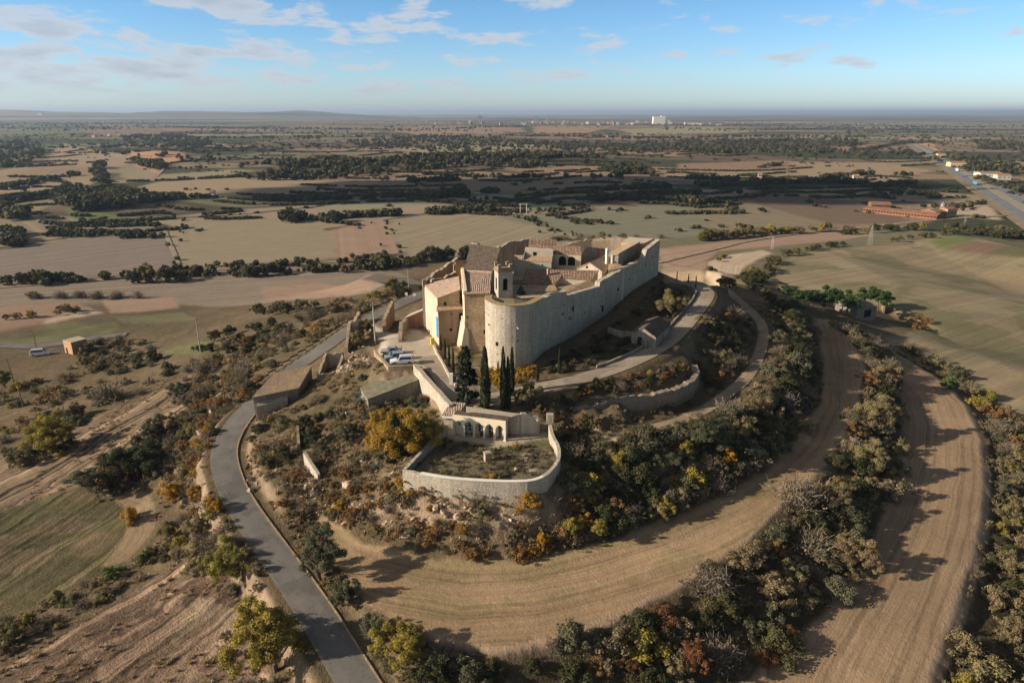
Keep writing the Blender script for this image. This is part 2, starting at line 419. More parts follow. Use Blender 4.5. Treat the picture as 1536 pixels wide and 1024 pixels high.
def plain(name, c, rough=.8, var=.25, scale=1.5, spec=.2, metal=0, bump=0):
    t = NT(name, rough, spec); p = t.pos()
    n = t.noise(p, scale, 4, .6)
    t.color(t.mix(t.mr(n, .3, .7, 0, 1), tuple(q * (1 - var) for q in c), tuple(min(1, q * (1 + var)) for q in c)))
    t.b.inputs['Metallic'].default_value = metal
    if bump: t.bump(n, bump)
    return t.m

def leaf(name, cols, trans=.28, var=.3):
    t = NT(name, .75, .25)
    oi = t.add('ShaderNodeObjectInfo'); at = t.add('ShaderNodeAttribute', attribute_name='tint')
    n = len(cols)
    base = t.ramp(oi.outputs['Random'], [(k / max(1, n - 1), q) for k, q in enumerate(cols)])
    vv = t.mr(at.outputs['Fac'], 0, 1, 1 - var * 1.3, 1 + var * 1.6)
    mul = t.add('ShaderNodeVectorMath', operation='SCALE'); t.l.new(base, mul.inputs[0]); t.l.new(vv, mul.inputs['Scale'])
    t.color(mul.outputs[0])
    tr = t.add('ShaderNodeBsdfTranslucent'); t.l.new(mul.outputs[0], tr.inputs['Color'])
    ms = t.add('ShaderNodeMixShader'); ms.inputs[0].default_value = trans
    t.l.new(t.b.outputs[0], ms.inputs[1]); t.l.new(tr.outputs[0], ms.inputs[2])
    t.l.new(ms.outputs[0], t.n['Material Output'].inputs['Surface'])
    return t.m

M = {}
M['stone_pale'] = stone('pale limestone', (.42, .36, .28), (.6, .525, .42), (.32, .265, .205), .75, .36, .36, .08)
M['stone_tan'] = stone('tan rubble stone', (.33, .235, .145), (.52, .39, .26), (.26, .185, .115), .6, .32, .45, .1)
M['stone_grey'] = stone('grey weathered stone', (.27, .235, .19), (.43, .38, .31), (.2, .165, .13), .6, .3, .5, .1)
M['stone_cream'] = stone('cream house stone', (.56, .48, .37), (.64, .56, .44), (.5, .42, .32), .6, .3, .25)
M['stone_dry'] = stone('dry stone', (.27, .215, .165), (.36, .30, .235), (.09, .07, .05), .6, .32, .35, .15)
M['rubble'] = stone('fallen rubble', (.36, .28, .2), (.46, .37, .28), (.2, .15, .1), .45, .3, .4, .12)
M['plaster'] = plain('cream plaster', (.74, .64, .46), .8, .07, 1.2)
M['white'] = plain('white render', (.78, .74, .66), .8, .07, 1.2)
M['brickwall'] = stone('red brick', (.36, .17, .1), (.44, .22, .13), (.36, .27, .2), .25, .09, .35, .02)
M['adobe'] = stone('orange brick hut', (.50, .29, .16), (.56, .34, .2), (.45, .3, .2), .3, .1, .3, .02)
M['tile_dark'] = tile('old dark roof tile', [(.085, .062, .05), (.125, .09, .07), (.17, .13, .1), (.1, .08, .065)], .42)
M['tile_old'] = tile('weathered pink grey roof tile', [(.34, .24, .19), (.27, .18, .14), (.42, .33, .27), (.3, .2, .16)], .4)
M['tile_red'] = tile('red brown roof tile', [(.16, .1, .072), (.24, .15, .105), (.33, .225, .16), (.2, .14, .105)], .38)
M['tile_pink'] = tile('pink roof tile', [(.46, .31, .23), (.54, .39, .3), (.38, .26, .19), (.58, .45, .36)], .36, .42, .06)
M['tile_orange'] = tile('sun bleached orange roof tile', [(.42, .28, .17), (.5, .36, .23), (.34, .23, .15), (.46, .36, .25)], .36, .42, .06)
M['gravel_roof'] = plain('pale gravel roof', (.45, .38, .29), .9, .25, 3, bump=.03)
M['moss_roof'] = plain('mossy concrete roof', (.19, .175, .12), .9, .3, 1.0, bump=.03)
M['dark'] = plain('dark opening', (.012, .011, .011), .9, .1)
M['wood'] = plain('weathered wood', (.16, .1, .06), .8, .3, 4)
M['metal'] = plain('galvanised metal', (.35, .36, .37), .45, .1, 3, .4, .6)
M['concrete'] = plain('concrete post', (.42, .4, .37), .85, .12, 2)
M['iron'] = plain('dark iron', (.03, .03, .035), .5, .1, 2, .4, .5)
M['bark'] = plain('bark', (.13, .095, .07), .9, .3, 4, bump=.04)
M['blue'] = plain('blue cloth', (.05, .28, .62), .8, .1)
M['yellow'] = plain('yellow plastic', (.75, .62, .06), .6, .06)
M['green_cloth'] = plain('green umbrella', (.03, .06, .05), .8, .1)
M['glass'] = plain('dark glass', (.02, .025, .03), .08, .1, 1, .6)
M['tyre'] = plain('tyre rubber', (.02, .02, .02), .85, .1)
M['rim'] = plain('alloy rim', (.5, .5, .52), .3, .05, 1, .5, .8)
M['lamp'] = plain('lamp glass', (.7, .7, .68), .15, .05, 1, .6)
M['redlamp'] = plain('red lamp', (.4, .02, .02), .2, .05, 1, .6)
M['rock'] = plain('pink limestone rock', (.42, .32, .24), .9, .35, 1.2, bump=.12)
M['flower'] = plain('yellow flowers', (.7, .5, .03), .8, .2, 8)

# ------------------------------------------------------------------ object helpers
def obj(name, me, parent=None, loc=(0, 0, 0)):
    o = bpy.data.objects.new(name, me); C.objects.link(o)
    if parent is not None: o.parent = parent
    o.location = loc
    return o
def tag(o, label, cat, group=None):
    o['label'] = label; o['category'] = cat
    if group: o['group'] = group
    return o
def thing(name, label, cat, loc=(0, 0, 0), rz=0, group=None):
    o = bpy.data.objects.new(name, None); C.objects.link(o); o.location = loc; o.rotation_euler = (0, 0, rz)
    o.empty_display_size = .5
    return tag(o, label, cat, group)
def structure(o): o['kind'] = 'structure'; return o

def np_mesh(name, V, Fq, mat, smooth=False, attrs=None, nper=4):
    me = bpy.data.meshes.new(name)
    V = np.asarray(V, np.float32); Fq = np.asarray(Fq, np.int32)
    me.vertices.add(len(V)); me.vertices.foreach_set('co', V.ravel())
    me.loops.add(Fq.size); me.loops.foreach_set('vertex_index', Fq.ravel())
    me.polygons.add(len(Fq)); me.polygons.foreach_set('loop_start', np.arange(0, Fq.size, nper, dtype=np.int32))
    me.polygons.foreach_set('use_smooth', np.full(len(Fq), smooth, bool))
    for k, (dom, ty, a) in (attrs or {}).items():
        at = me.attributes.new(k, ty, dom)
        at.data.foreach_set('color' if ty == 'FLOAT_COLOR' else 'value', np.asarray(a, np.float32).ravel())
    if mat: me.materials.append(mat)
    me.update(calc_edges=True); me.validate()
    return me

class MB:
    """collects shapes that belong to one mesh"""
    def __init__(s): s.v = []; s.f = []
    def poly(s, pts, flip=False):
        i = len(s.v); s.v += [tuple(p) for p in pts]; k = list(range(i, i + len(pts))); s.f.append(k[::-1] if flip else k)
    def prism(s, pts, z0):
        """pts: ring (x,y,ztop) counter-clockwise; closed block down to z0 (number or per point)"""
        n = len(pts); i = len(s.v)
        zb = z0 if hasattr(z0, '__len__') else [z0] * n
        a = sum(pts[k][0] * pts[(k + 1) % n][1] - pts[(k + 1) % n][0] * pts[k][1] for k in range(n))
        if a < 0: pts = pts[::-1]; zb = list(zb)[::-1]
        s.v += [tuple(p) for p in pts] + [(p[0], p[1], z) for p, z in zip(pts, zb)]
        s.f.append(list(range(i, i + n))); s.f.append(list(range(i + 2 * n - 1, i + n - 1, -1)))
        for k in range(n):
            q = (k + 1) % n; s.f.append([i + k, i + n + k, i + n + q, i + q])
    def slab(s, pts, th):
        s.prism([tuple(p) for p in pts], [p[2] - th for p in pts])
    def box(s, c, d, rz=0.0, taper=1.0):
        x, y, z = c; a, b, h = d[0] / 2, d[1] / 2, d[2]; i = len(s.v); cs, sn = math.cos(rz), math.sin(rz)
        for k, zz in ((1, z), (taper, z + h)):
            for px, py in ((-a, -b), (a, -b), (a, b), (-a, b)):
                s.v.append((x + (px * cs - py * sn) * k, y + (px * sn + py * cs) * k, zz))
        s.f += [[i + 3, i + 2, i + 1, i], [i + 4, i + 5, i + 6, i + 7]] + [[i + k, i + (k + 1) % 4, i + 4 + (k + 1) % 4, i + 4 + k] for k in range(4)]
    def tube(s, pts, rad, n=8, cap=True):
        i0 = len(s.v); pts = [Vector(p) for p in pts]
        for k, p in enumerate(pts):
            d = (pts[min(k + 1, len(pts) - 1)] - pts[max(k - 1, 0)]).normalized()
            a = d.cross(Vector((0, 0, 1))) if abs(d.z) < .95 else d.cross(Vector((1, 0, 0)))
            a.normalize(); b = d.cross(a)
            r = rad[k] if hasattr(rad, '__len__') else rad
            for j in range(n):
                t = 2 * math.pi * j / n; q = p + (a * math.cos(t) + b * math.sin(t)) * r; s.v.append(tuple(q))
        for k in range(len(pts) - 1):
            for j in range(n):
                a = i0 + k * n + j; b = i0 + k * n + (j + 1) % n; s.f.append([a, a + n, b + n, b])
        if cap:
            s.f.append([i0 + j for j in range(n)]); e = i0 + (len(pts) - 1) * n; s.f.append([e + j for j in range(n - 1, -1, -1)])
    def make(s, name, mat, parent=None, smooth=False, bevel=0):
        off = parent.location if parent is not None else Vector((0, 0, 0))
        par = parent
        while par is not None and par.parent is not None: par = par.parent; off = off + par.location
        if parent is None and s.v:
            vs = np.array(s.v); off = Vector((vs[:, 0].mean(), vs[:, 1].mean(), vs[:, 2].min()))
        me = bpy.data.meshes.new(name)
        me.from_pydata([(v[0] - off.x, v[1] - off.y, v[2] - off.z) for v in s.v], [], s.f)
        me.materials.append(mat)
        if smooth:
            for p in me.polygons: p.use_smooth = True
        me.update()
        o = obj(name, me, parent, tuple(off) if parent is None else (0, 0, 0))
        if bevel:
            b = o.modifiers.new('bevel', 'BEVEL'); b.width = bevel; b.segments = 2; b.limit_method = 'ANGLE'
        return o

# ------------------------------------------------------------------ the ground sheet
def ground_material():
    t = NT('ground', .95, .1)
    al = t.add('ShaderNodeAttribute', attribute_name='albedo'); ro = t.add('ShaderNodeAttribute', attribute_name='row')
    ra = t.add('ShaderNodeAttribute', attribute_name='row_amount'); sc = t.add('ShaderNodeAttribute', attribute_name='scrub')
    p = t.pos()
    rr_ = t.math('ADD', ro.outputs['Fac'], t.math('MULTIPLY', t.noise(p, .09, 3), t.mr(sc.outputs['Fac'], 0, .6, .8, 7)))
    r1 = t.noise(rr_, .75, 4, .75, '1D'); r2 = t.noise(rr_, .2, 2, .6, '1D')
    brk = t.noise(p, .25, 3)
    rows = t.math('MULTIPLY', t.math('ADD', t.math('MULTIPLY', t.math('SUBTRACT', r1, .5), 2.5), t.math('MULTIPLY', t.math('SUBTRACT', r2, .5), 1.7)), t.math('MULTIPLY', ra.outputs['Fac'], t.mr(brk, .3, .7, .45, 1.3)))
    a = t.noise(p, .06, 5, .6); b = t.noise(p, .7, 5, .7); c = t.noise(p, 3.0, 3, .7)
    k = t.math('ADD', 1.0, rows)
    k = t.math('ADD', k, t.math('MULTIPLY', t.math('SUBTRACT', a, .5), .35))
    k = t.math('ADD', k, t.math('MULTIPLY', t.math('SUBTRACT', b, .5), t.mr(sc.outputs['Fac'], 0, 1, .32, 1.4)))
    k = t.math('ADD', k, t.math('MULTIPLY', t.math('SUBTRACT', c, .5), t.mr(sc.outputs['Fac'], 0, 1, .5, 1.0)))
    mul = t.add('ShaderNodeVectorMath', operation='SCALE'); t.l.new(al.outputs['Color'], mul.inputs[0]); t.l.new(t.math('MAXIMUM', k, .18), mul.inputs['Scale'])
    dry = t.noise(p, .33, 5, .65)
    col = t.mix(t.math('MULTIPLY', t.mr(dry, .5, .68, 0, .5), sc.outputs['Fac']), mul.outputs[0], (.085, .07, .04))
    pale = t.noise(t.vmath('ADD', p, (31, 7, 3)), .45, 5, .7)
    col = t.mix(t.math('MULTIPLY', t.mr(pale, .55, .7, 0, .55), sc.outputs['Fac']), col, (.31, .22, .14))
    t.color(col)
    hgt = t.math('ADD', t.math('MULTIPLY', t.math('ADD', b, t.math('MULTIPLY', c, .7)), t.mr(sc.outputs['Fac'], 0, 1, .26, 1.2)), t.math('MULTIPLY', r1, t.math('MULTIPLY', ra.outputs['Fac'], .35)))
    t.bump(hgt, .35, .9)
    return t.m

TH = np.linspace(math.radians(-62), math.radians(62), 900)
_r = [22.0]
while _r[-1] < 62000:
    d = _r[-1]
    _r.append(d + (max(.42, d * .0042) if d < 230 else d * .0062))
R = np.array(_r); NR, NTH = len(R), len(TH)
RR, TT = np.meshgrid(R, TH, indexing='ij')
VX, VY = RR * np.sin(TT), RR * np.cos(TT)
VZ = H(VX, VY)
print('ground', NR, NTH)
DD = RR
J = np.clip(DD * .007, .5, 9)
QX = VX + (fbm(VX / (J * 5), VY / (J * 5), 71, 3) - .5) * J * 2.4
QY = VY + (fbm(VX / (J * 5), VY / (J * 5), 91, 3) - .5) * J * 2.4

ALB = np.zeros((NR, NTH, 3)); ROW = np.zeros((NR, NTH)); RAM = np.zeros((NR, NTH)); SCR = np.zeros((NR, NTH))
# far patchwork of fields: irregular cells in rows
def TERR(x, y):
    """contour lines of scrub between the terraces"""
    c = fbm(x / 420, y / 300, 55, 3) * 13
    return np.clip(1.6 - np.abs((c - np.floor(c)) - .5) / .045, 0, 1) * (fbm(x / 120, y / 120, 58, 2) > .42)
def patchwork():
    pal = np.array([(.30, .22, .145), (.25, .18, .12), (.33, .26, .17), (.18, .13, .09), (.34, .23, .16), (.21, .19, .11), (.13, .16, .06), (.27, .22, .13), (.08, .085, .05), (.07, .08, .045), (.37, .29, .2)])
    wx = VX + (fbm(VX / 260, VY / 260, 5, 3) - .5) * 190; wy = VY + (fbm(VX / 260, VY / 260, 15, 3) - .5) * 190
    best = np.full(DD.shape, 1e9); idx = np.zeros(DD.shape, np.int64); sec = np.full(DD.shape, 1e9); ang = np.zeros(DD.shape)
    S = np.where(DD < 1400, 150.0, np.where(DD < 4000, 260.0, 700.0))
    u, v = wx / (S * 2.3), wy / S
    iu, iv = np.floor(u).astype(np.int64), np.floor(v).astype(np.int64)
    for a in (-1, 0, 1):
        for b in (-1, 0, 1):
            cu, cv = iu + a, iv + b
            d = np.hypot(cu + _h(cu, cv, 3) - u, cv + _h(cu, cv, 4) - v)
            k = d < best
            sec = np.where(k, best, np.minimum(sec, d)); best = np.where(k, d, best)
            idx = np.where(k, (_h(cu, cv, 9) * 65535).astype(np.int64), idx); ang = np.where(k, _h(cu, cv, 12) * 3.14, ang)
    col = pal[idx % len(pal)]
    edge = np.clip((sec - best) / .09, 0, 1)[..., None]
    col = col * .82 * edge + np.array((.06, .062, .035)) * (1 - edge); tb = TERR(VX, VY)[..., None] * np.clip((DD - 420) / 150, 0, 1)[..., None] * np.clip((3600 - DD) / 900, 0, 1)[..., None]
    return col * (1 - tb) + np.array((.05, .052, .03)) * tb, VX * np.cos(ang) + VY * np.sin(ang)
pc, prow = patchwork()
ALB[:] = pc; ROW[:] = prow; RAM[:] = .35
# near ground: dry grass and scrub
near = np.clip((470 - DD) / 160, 0, 1)
g1 = fbm(VX / 11, VY / 11, 101, 4); g2 = fbm(VX / 31, VY / 31, 111, 3)
scrub = np.array((.15, .105, .065))[None, None] * (1 - g1[..., None]) * 1.3 + np.array((.095, .08, .042))[None, None] * g1[..., None] * 1.0
scrub = scrub * (.8 + .4 * g2[..., None])
ALB = ALB * (1 - near[..., None]) + scrub * near[..., None]
SCR[:] = near * .75; RAM *= (1 - near)

def paint(poly, col, row=None, amt=0.0, scr=0.0, var=0.0, world=False, opacity=1.0):
    W = poly if world else hits(poly)
    m = inpoly(QX, QY, W)
    if not m.any(): return m
    i, j = np.nonzero(m); i0, i1, j0, j1 = max(0, i.min() - 3), i.max() + 4, max(0, j.min() - 3), j.max() + 4
    s = np.s_[i0:i1, j0:j1]; w = m[s].astype(float); w = blur(w, 2)[..., None] * opacity       # soft rim
    c = np.ones((*w.shape[:2], 1)) * np.array(col)[None, None, :]
    if var: c = c * (1 + (fbm(VX[s] / 14, VY[s] / 14, 7, 3)[..., None] - .5) * var * 2)
    ALB[s] = ALB[s] * (1 - w) + c * w
    RAM[m] = amt; SCR[s] = SCR[s] * (1 - w[..., 0]) + scr * w[..., 0]
    if row is not None:
        if isinstance(row, list): ROW[m] = pdist(VX[m], VY[m], row)[0]
        else:   # two picture points giving the direction of the furrows
            a, b = hit(*row[0]), hit(*row[1]); L = math.hypot(b[0] - a[0], b[1] - a[1])
            ROW[m] = (-(b[1] - a[1]) * VX[m] + (b[0] - a[0]) * VY[m]) / L
    return m
TAN, PNK, BRN, OLV, GRN, GRY, PAL = (.33, .245, .16), (.33, .225, .16), (.175, .125, .088), (.285, .235, .155), (.13, .13, .062), (.23, .185, .155), (.46, .36, .26)
# ---- the plain
paint([(0, 375), (90, 362), (245, 345), (268, 385), (260, 402), (120, 416), (-60, 432), (-60, 380)], GRY, ((0, 380), (240, 350)), .5)
paint([(250, 345), (300, 333), (380, 325), (410, 330), (480, 340), (500, 355), (512, 386), (400, 396), (275, 402), (268, 385)], OLV, ((275, 395), (505, 380)), .3)
paint([(500, 345), (575, 328), (602, 380), (512, 388)], PNK, ((575, 330), (600, 380)), .3)
paint([(580, 330), (650, 323), (745, 318), (840, 345), (900, 362), (1000, 374), (760, 386), (605, 382)], OLV, ((610, 375), (760, 330)), .4)
paint([(745, 326), (890, 315), (930, 310), (1030, 305), (1100, 335), (1060, 352), (990, 362), (830, 345)], (.2, .19, .13), ((830, 340), (1030, 310)), .3)
paint([(1030, 305), (1090, 318), (1147, 305), (1257, 337), (1240, 350), (1075, 345)], (.23, .19, .125), ((1040, 310), (1200, 340)), .3)
paint([(1147, 283), (1220, 296), (1300, 308), (1377, 333), (1257, 337), (1140, 307), (1125, 290)], BRN, ((1150, 285), (1300, 310)), .3)
paint([(990, 374), (1060, 366), (1170, 352), (1262, 346), (1330, 350), (1230, 364), (1080, 377), (1065, 390), (1000, 402)], PNK, ((1000, 385), (1200, 355)), .4)
paint([(1060, 414), (1066, 392), (1100, 382), (1150, 375), (1160, 380), (1120, 402), (1098, 424), (1070, 425)], PAL, [P(1030, 440, -24), P(1050, 395, -25), P(1100, 372, -26), P(1200, 360, -26)], .5)
paint([(995, 403), (1062, 392), (1058, 412), (1050, 430), (1000, 425)], TAN, None, 0, .4)
paint([(-60, 432), (120, 424), (270, 410), (430, 400), (600, 408), (640, 425), (560, 438), (420, 452), (200, 452), (-60, 466)], (.25, .2, .15), ((0, 450), (500, 415)), .4)
paint([(148, 452), (205, 447), (262, 446), (275, 462), (160, 470)], PNK, ((150, 460), (270, 455)), .3)
paint([(395, 432), (470, 424), (560, 420), (560, 434), (470, 448), (400, 450)], PNK, ((400, 440), (550, 425)), .3)
paint([(-40, 462), (90, 452), (140, 462), (60, 485), (-40, 505)], (.3, .2, .14), None, 0, .2)
paint([(-40, 520), (40, 500), (80, 487), (170, 483), (178, 492), (150, 506), (40, 516)], (.16, .155, .075), ((0, 510), (170, 488)), .3, .3, .7)
paint([(70, 478), (130, 463), (150, 470), (60, 487)], PAL, None, 0, .4)
paint([(245, 522), (300, 510), (340, 512), (310, 530), (260, 536)], (.14, .135, .065), None, .2, .4, .6)
paint([(165, 475), (280, 468), (300, 478), (180, 483)], (.16, .15, .075), None, .2, .2)
paint([(190, 286), (250, 270), (330, 262), (460, 268), (600, 276), (690, 270), (560, 290), (400, 296), (330, 291), (220, 296)], TAN, ((200, 288), (600, 275)), .3)
paint([(600, 268), (800, 262), (980, 262), (1020, 276), (860, 282), (640, 290), (500, 292)], (.24, .18, .12), ((600, 280), (980, 265)), .3)
paint([(90, 214), (200, 232), (180, 258), (110, 285), (-60, 292), (-60, 266), (60, 250)], TAN, ((0, 275), (180, 235)), .3)
paint([(190, 226), (235, 226), (278, 232), (270, 241), (240, 244), (196, 236)], (.5, .29, .17), None, 0, .3)
paint([(205, 246), (245, 256), (240, 262), (200, 256)], (.45, .27, .16), None, 0, .3)
paint([(160, 255), (200, 248), (240, 262), (340, 255), (400, 256), (330, 262), (250, 270), (165, 275)], OLV, ((170, 270), (380, 256)), .2)
paint([(0, 308), (95, 296), (60, 318), (0, 345)], (.24, .2, .12), None, .2)
paint([(90, 312), (240, 328), (235, 336), (110, 330)], (.14, .16, .07), None, .2)
paint([(60, 340), (130, 330), (240, 342), (235, 352), (70, 352)], (.22, .2, .14), None, .2)
paint([(720, 290), (890, 295), (880, 310), (760, 318), (740, 306)], (.21, .21, .14), ((730, 300), (880, 300)), .5)
paint([(550, 296), (640, 290), (650, 304), (520, 318), (470, 312)], (.26, .24, .16), None, .2)
paint([(1180, 242), (1330, 244), (1400, 256), (1330, 272), (1250, 276), (1190, 262)], TAN, ((1190, 258), (1390, 256)), .3)
paint([(1020, 246), (1180, 240), (1190, 254), (1020, 260)], (.28, .19, .13), None, .3)
paint([(1000, 260), (1180, 254), (1190, 264), (1100, 274), (1000, 270)], (.3, .23, .15), None, .3)
paint([(1380, 306), (1480, 308), (1500, 330), (1440, 326), (1400, 318)], PAL, None, 0, .2)
paint([(1370, 216), (1395, 214), (1410, 226), (1384, 228)], (.58, .33, .17), None, 0, .2)
paint([(600, 224), (690, 213), (840, 218), (760, 228), (620, 232)], (.3, .26, .15), None, .2)
paint([(580, 196), (640, 190), (780, 192), (800, 199), (660, 204)], (.3, .2, .14), None, .2)
paint([(800, 190), (840, 188), (920, 190), (880, 200), (800, 200)], (.33, .22, .14), None, .2)
paint([(930, 194), (1060, 190), (1130, 198), (950, 204)], (.3, .26, .15), None, .2)
paint([(0, 196), (110, 194), (170, 198), (60, 206), (0, 205)], (.13, .16, .07), None, .2)
paint([(110, 194), (190, 190), (260, 192), (230, 204), (150, 204)], (.22, .16, .11), None, .2)
# ---- the near fields
mB = paint(W_BIG, (.265, .22, .135), ((1250, 440), (1536, 390)), .28, .12, .3, world=True)
gb = fbm(VX / 22, VY / 22, 131, 3)
k = mB & (gb > .56); ALB[k] = ALB[k] * .55 + np.array((.17, .17, .08)) * .35
k = mB & (gb < .42); ALB[k] = ALB[k] * .6 + np.array((.3, .22, .14)) * .4
paint([(1425, 372), (1460, 362), (1536, 372), (1536, 378), (1480, 382)], (.2, .13, .09), None, .2)
paint([(1478, 376), (1520, 370), (1640, 382), (1600, 390), (1500, 383)], GRN, None, .2)
paint([(1395, 362), (1440, 353), (1465, 360), (1420, 372)], (.16, .18, .07), None, .2)
F1IN_W = [P(a, b, -13) for a, b in F1_IN]; F2OUT_W = [P(a, b, -18.6) for a, b in F2_OUT]
m1 = paint(W_F1, (.325, .225, .135), F1IN_W, .55, .1, .25, world=True)
gf = fbm(VX / 6, VY / 6, 141, 3); rw = fbm(ROW / 2.2, ROW * 0 + VX / 60, 151, 2)
k = m1 & (gf + rw * .8 > 1.02); ALB[k] = ALB[k] * .72 + np.array((.15, .15, .06)) * .28
m2 = paint(W_F2, (.31, .215, .135), F2OUT_W, .55, .08, .25, world=True)
for mm, rows_ in ((m1, (2.4, 4.1, 9.3, 11.0, 15.2)), (m2, (2.0, 3.7, 8.4, 10.1, 15.0, 16.7))):      # wheel ruts
    for r0 in rows_:
        k = mm & (np.abs(ROW - r0 - (fbm(VX / 9, VY / 9, 77, 2) - .5) * 1.2) < .26) & (fbm(VX / 13, VY / 13, 78, 2) > .4); ALB[k] *= .8
for L, w in (([P(a, b, -13.2) for a, b in F1_OUT[3:]], 1.2), (F2OUT_W, .8)):
    d, _ = pdist(VX[:520], VY[:520], L); k = np.zeros(DD.shape, bool); k[:520] = d < w * (.6 + fbm(VX[:520] / 3, VY[:520] / 3, 5, 2)); ALB[k] = np.array((.36, .26, .175)); RAM[k] = 0
mA = paint(FIELD_A, (.085, .075, .036), ((0, 900), (200, 760)), 1.1, .5, .5, world=True)
kk = np.clip((fbm(VX / 9, VY / 5, 161, 4) - .47) / .1, 0, 1)[..., None] * mA[..., None] * .6; ALB = ALB * (1 - kk) + np.array((.17, .12, .075)) * kk
paint([(130, 725), (225, 742), (235, 790), (190, 845), (150, 850), (190, 790), (180, 760)], (.25, .18, .11), [P(100, 810, -21.5), P(90, 812, -21.5)], .6, .2)
mBf = paint(FIELD_B, (.19, .13, .088), ((60, 1030), (330, 850)), 1.3, .8, .6, world=True)
k = mBf & (fbm(VX / 5, VY / 8, 171, 4) > .54); ALB[k] = np.array((.27, .2, .135))
k = mBf & (fbm(VX / 7, VY / 7, 175, 4) < .42); ALB[k] = np.array((.13, .085, .06))
mt = paint([(-60, 760), (-60, 700), (90, 650), (200, 600), (290, 560), (310, 590), (250, 650), (150, 710), (0, 768)], (.2, .145, .095), ((30, 740), (290, 580)), 2.0, .4, .3)
# ---- village ground
paint(YARD, (.19, .16, .1), None, 0, .8, .4)
paint([(664, 640), (688, 632), (790, 634), (826, 640), (828, 656), (766, 670), (745, 672), (700, 662), (650, 657)], (.42, .35, .26), None, 0, .1)
paint(W_PARK, (.46, .39, .30), None, 0, .1, .15, world=True)
paint([(690, 612), (705, 596), (760, 586), (800, 578), (840, 572), (840, 584), (800, 594), (760, 604), (712, 615)], (.44, .34, .25), None, 0, .15)
paint([(640, 500), (660, 522), (700, 590), (760, 580), (800, 565), (795, 550), (735, 560), (690, 530), (660, 518)], (.3, .24, .16), None, 0, .5)
paint([(850, 640), (920, 650), (1000, 640), (1050, 610), (1060, 622), (1010, 655), (930, 668), (860, 660)], (.46, .35, .24), None, 0, .25)
# dark leaf litter and ivy under the thickets, deep shade painted into the colour
LITTER_SHADE = (.055, .044, .026)
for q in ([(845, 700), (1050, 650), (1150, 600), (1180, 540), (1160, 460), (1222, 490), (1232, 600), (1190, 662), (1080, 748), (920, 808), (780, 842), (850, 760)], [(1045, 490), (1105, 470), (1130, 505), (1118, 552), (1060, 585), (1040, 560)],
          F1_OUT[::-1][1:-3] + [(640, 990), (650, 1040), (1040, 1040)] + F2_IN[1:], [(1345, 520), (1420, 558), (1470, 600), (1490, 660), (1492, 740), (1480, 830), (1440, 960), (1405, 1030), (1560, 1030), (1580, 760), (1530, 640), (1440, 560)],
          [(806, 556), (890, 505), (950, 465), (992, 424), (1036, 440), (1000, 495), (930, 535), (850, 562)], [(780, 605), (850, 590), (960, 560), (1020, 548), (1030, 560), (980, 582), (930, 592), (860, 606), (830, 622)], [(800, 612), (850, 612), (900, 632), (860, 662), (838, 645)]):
    paint(q, LITTER_SHADE, None, 0, .8, .5, opacity=.85)
paint([(668, 662), (700, 664), (745, 674), (770, 671), (826, 658), (834, 670), (770, 684), (700, 676)], (.085, .1, .04), None, 0, .7, opacity=.6)
paint([(783, 682), (800, 678), (806, 690), (790, 694)], (.5, .44, .35), None, 0, .3, opacity=.8)
paint([(790, 700), (808, 698), (806, 710), (792, 712)], (.46, .4, .32), None, 0, .3, opacity=.7)
# bare rock on the steep cuts
_gz = np.abs(H(VX + .7, VY) - H(VX - .7, VY)) / 1.4; _gy = np.abs(H(VX, VY + .7) - H(VX, VY - .7)) / 1.4
st = np.clip((np.hypot(_gz, _gy) - .62) / .5, 0, 1) * near * (.35 + fbm(VX / 4, VY / 4, 181, 3)) * np.where(VX > 14, .35, 1)
ROCK = np.array((.31, .225, .155))[None, None] * (.75 + .5 * fbm(VX / 1.5, VY / 1.5, 191, 3)[..., None])
ALB = ALB * (1 - st[..., None]) + ROCK * st[..., None]

ii = np.arange(NR * NTH).reshape(NR, NTH)
Fq = np.stack([ii[:-1, :-1], ii[:-1, 1:], ii[1:, 1:], ii[1:, :-1]], -1).reshape(-1, 4)[:, ::-1]
V = np.stack([VX, VY, VZ], -1).reshape(-1, 3)
rgba = np.concatenate([np.clip(ALB, .01, .9), np.ones((NR, NTH, 1))], -1).reshape(-1, 4)
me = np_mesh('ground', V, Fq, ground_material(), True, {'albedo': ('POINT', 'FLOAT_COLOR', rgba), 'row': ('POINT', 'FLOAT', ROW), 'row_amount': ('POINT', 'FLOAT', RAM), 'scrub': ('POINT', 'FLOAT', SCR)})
structure(obj('ground', me))

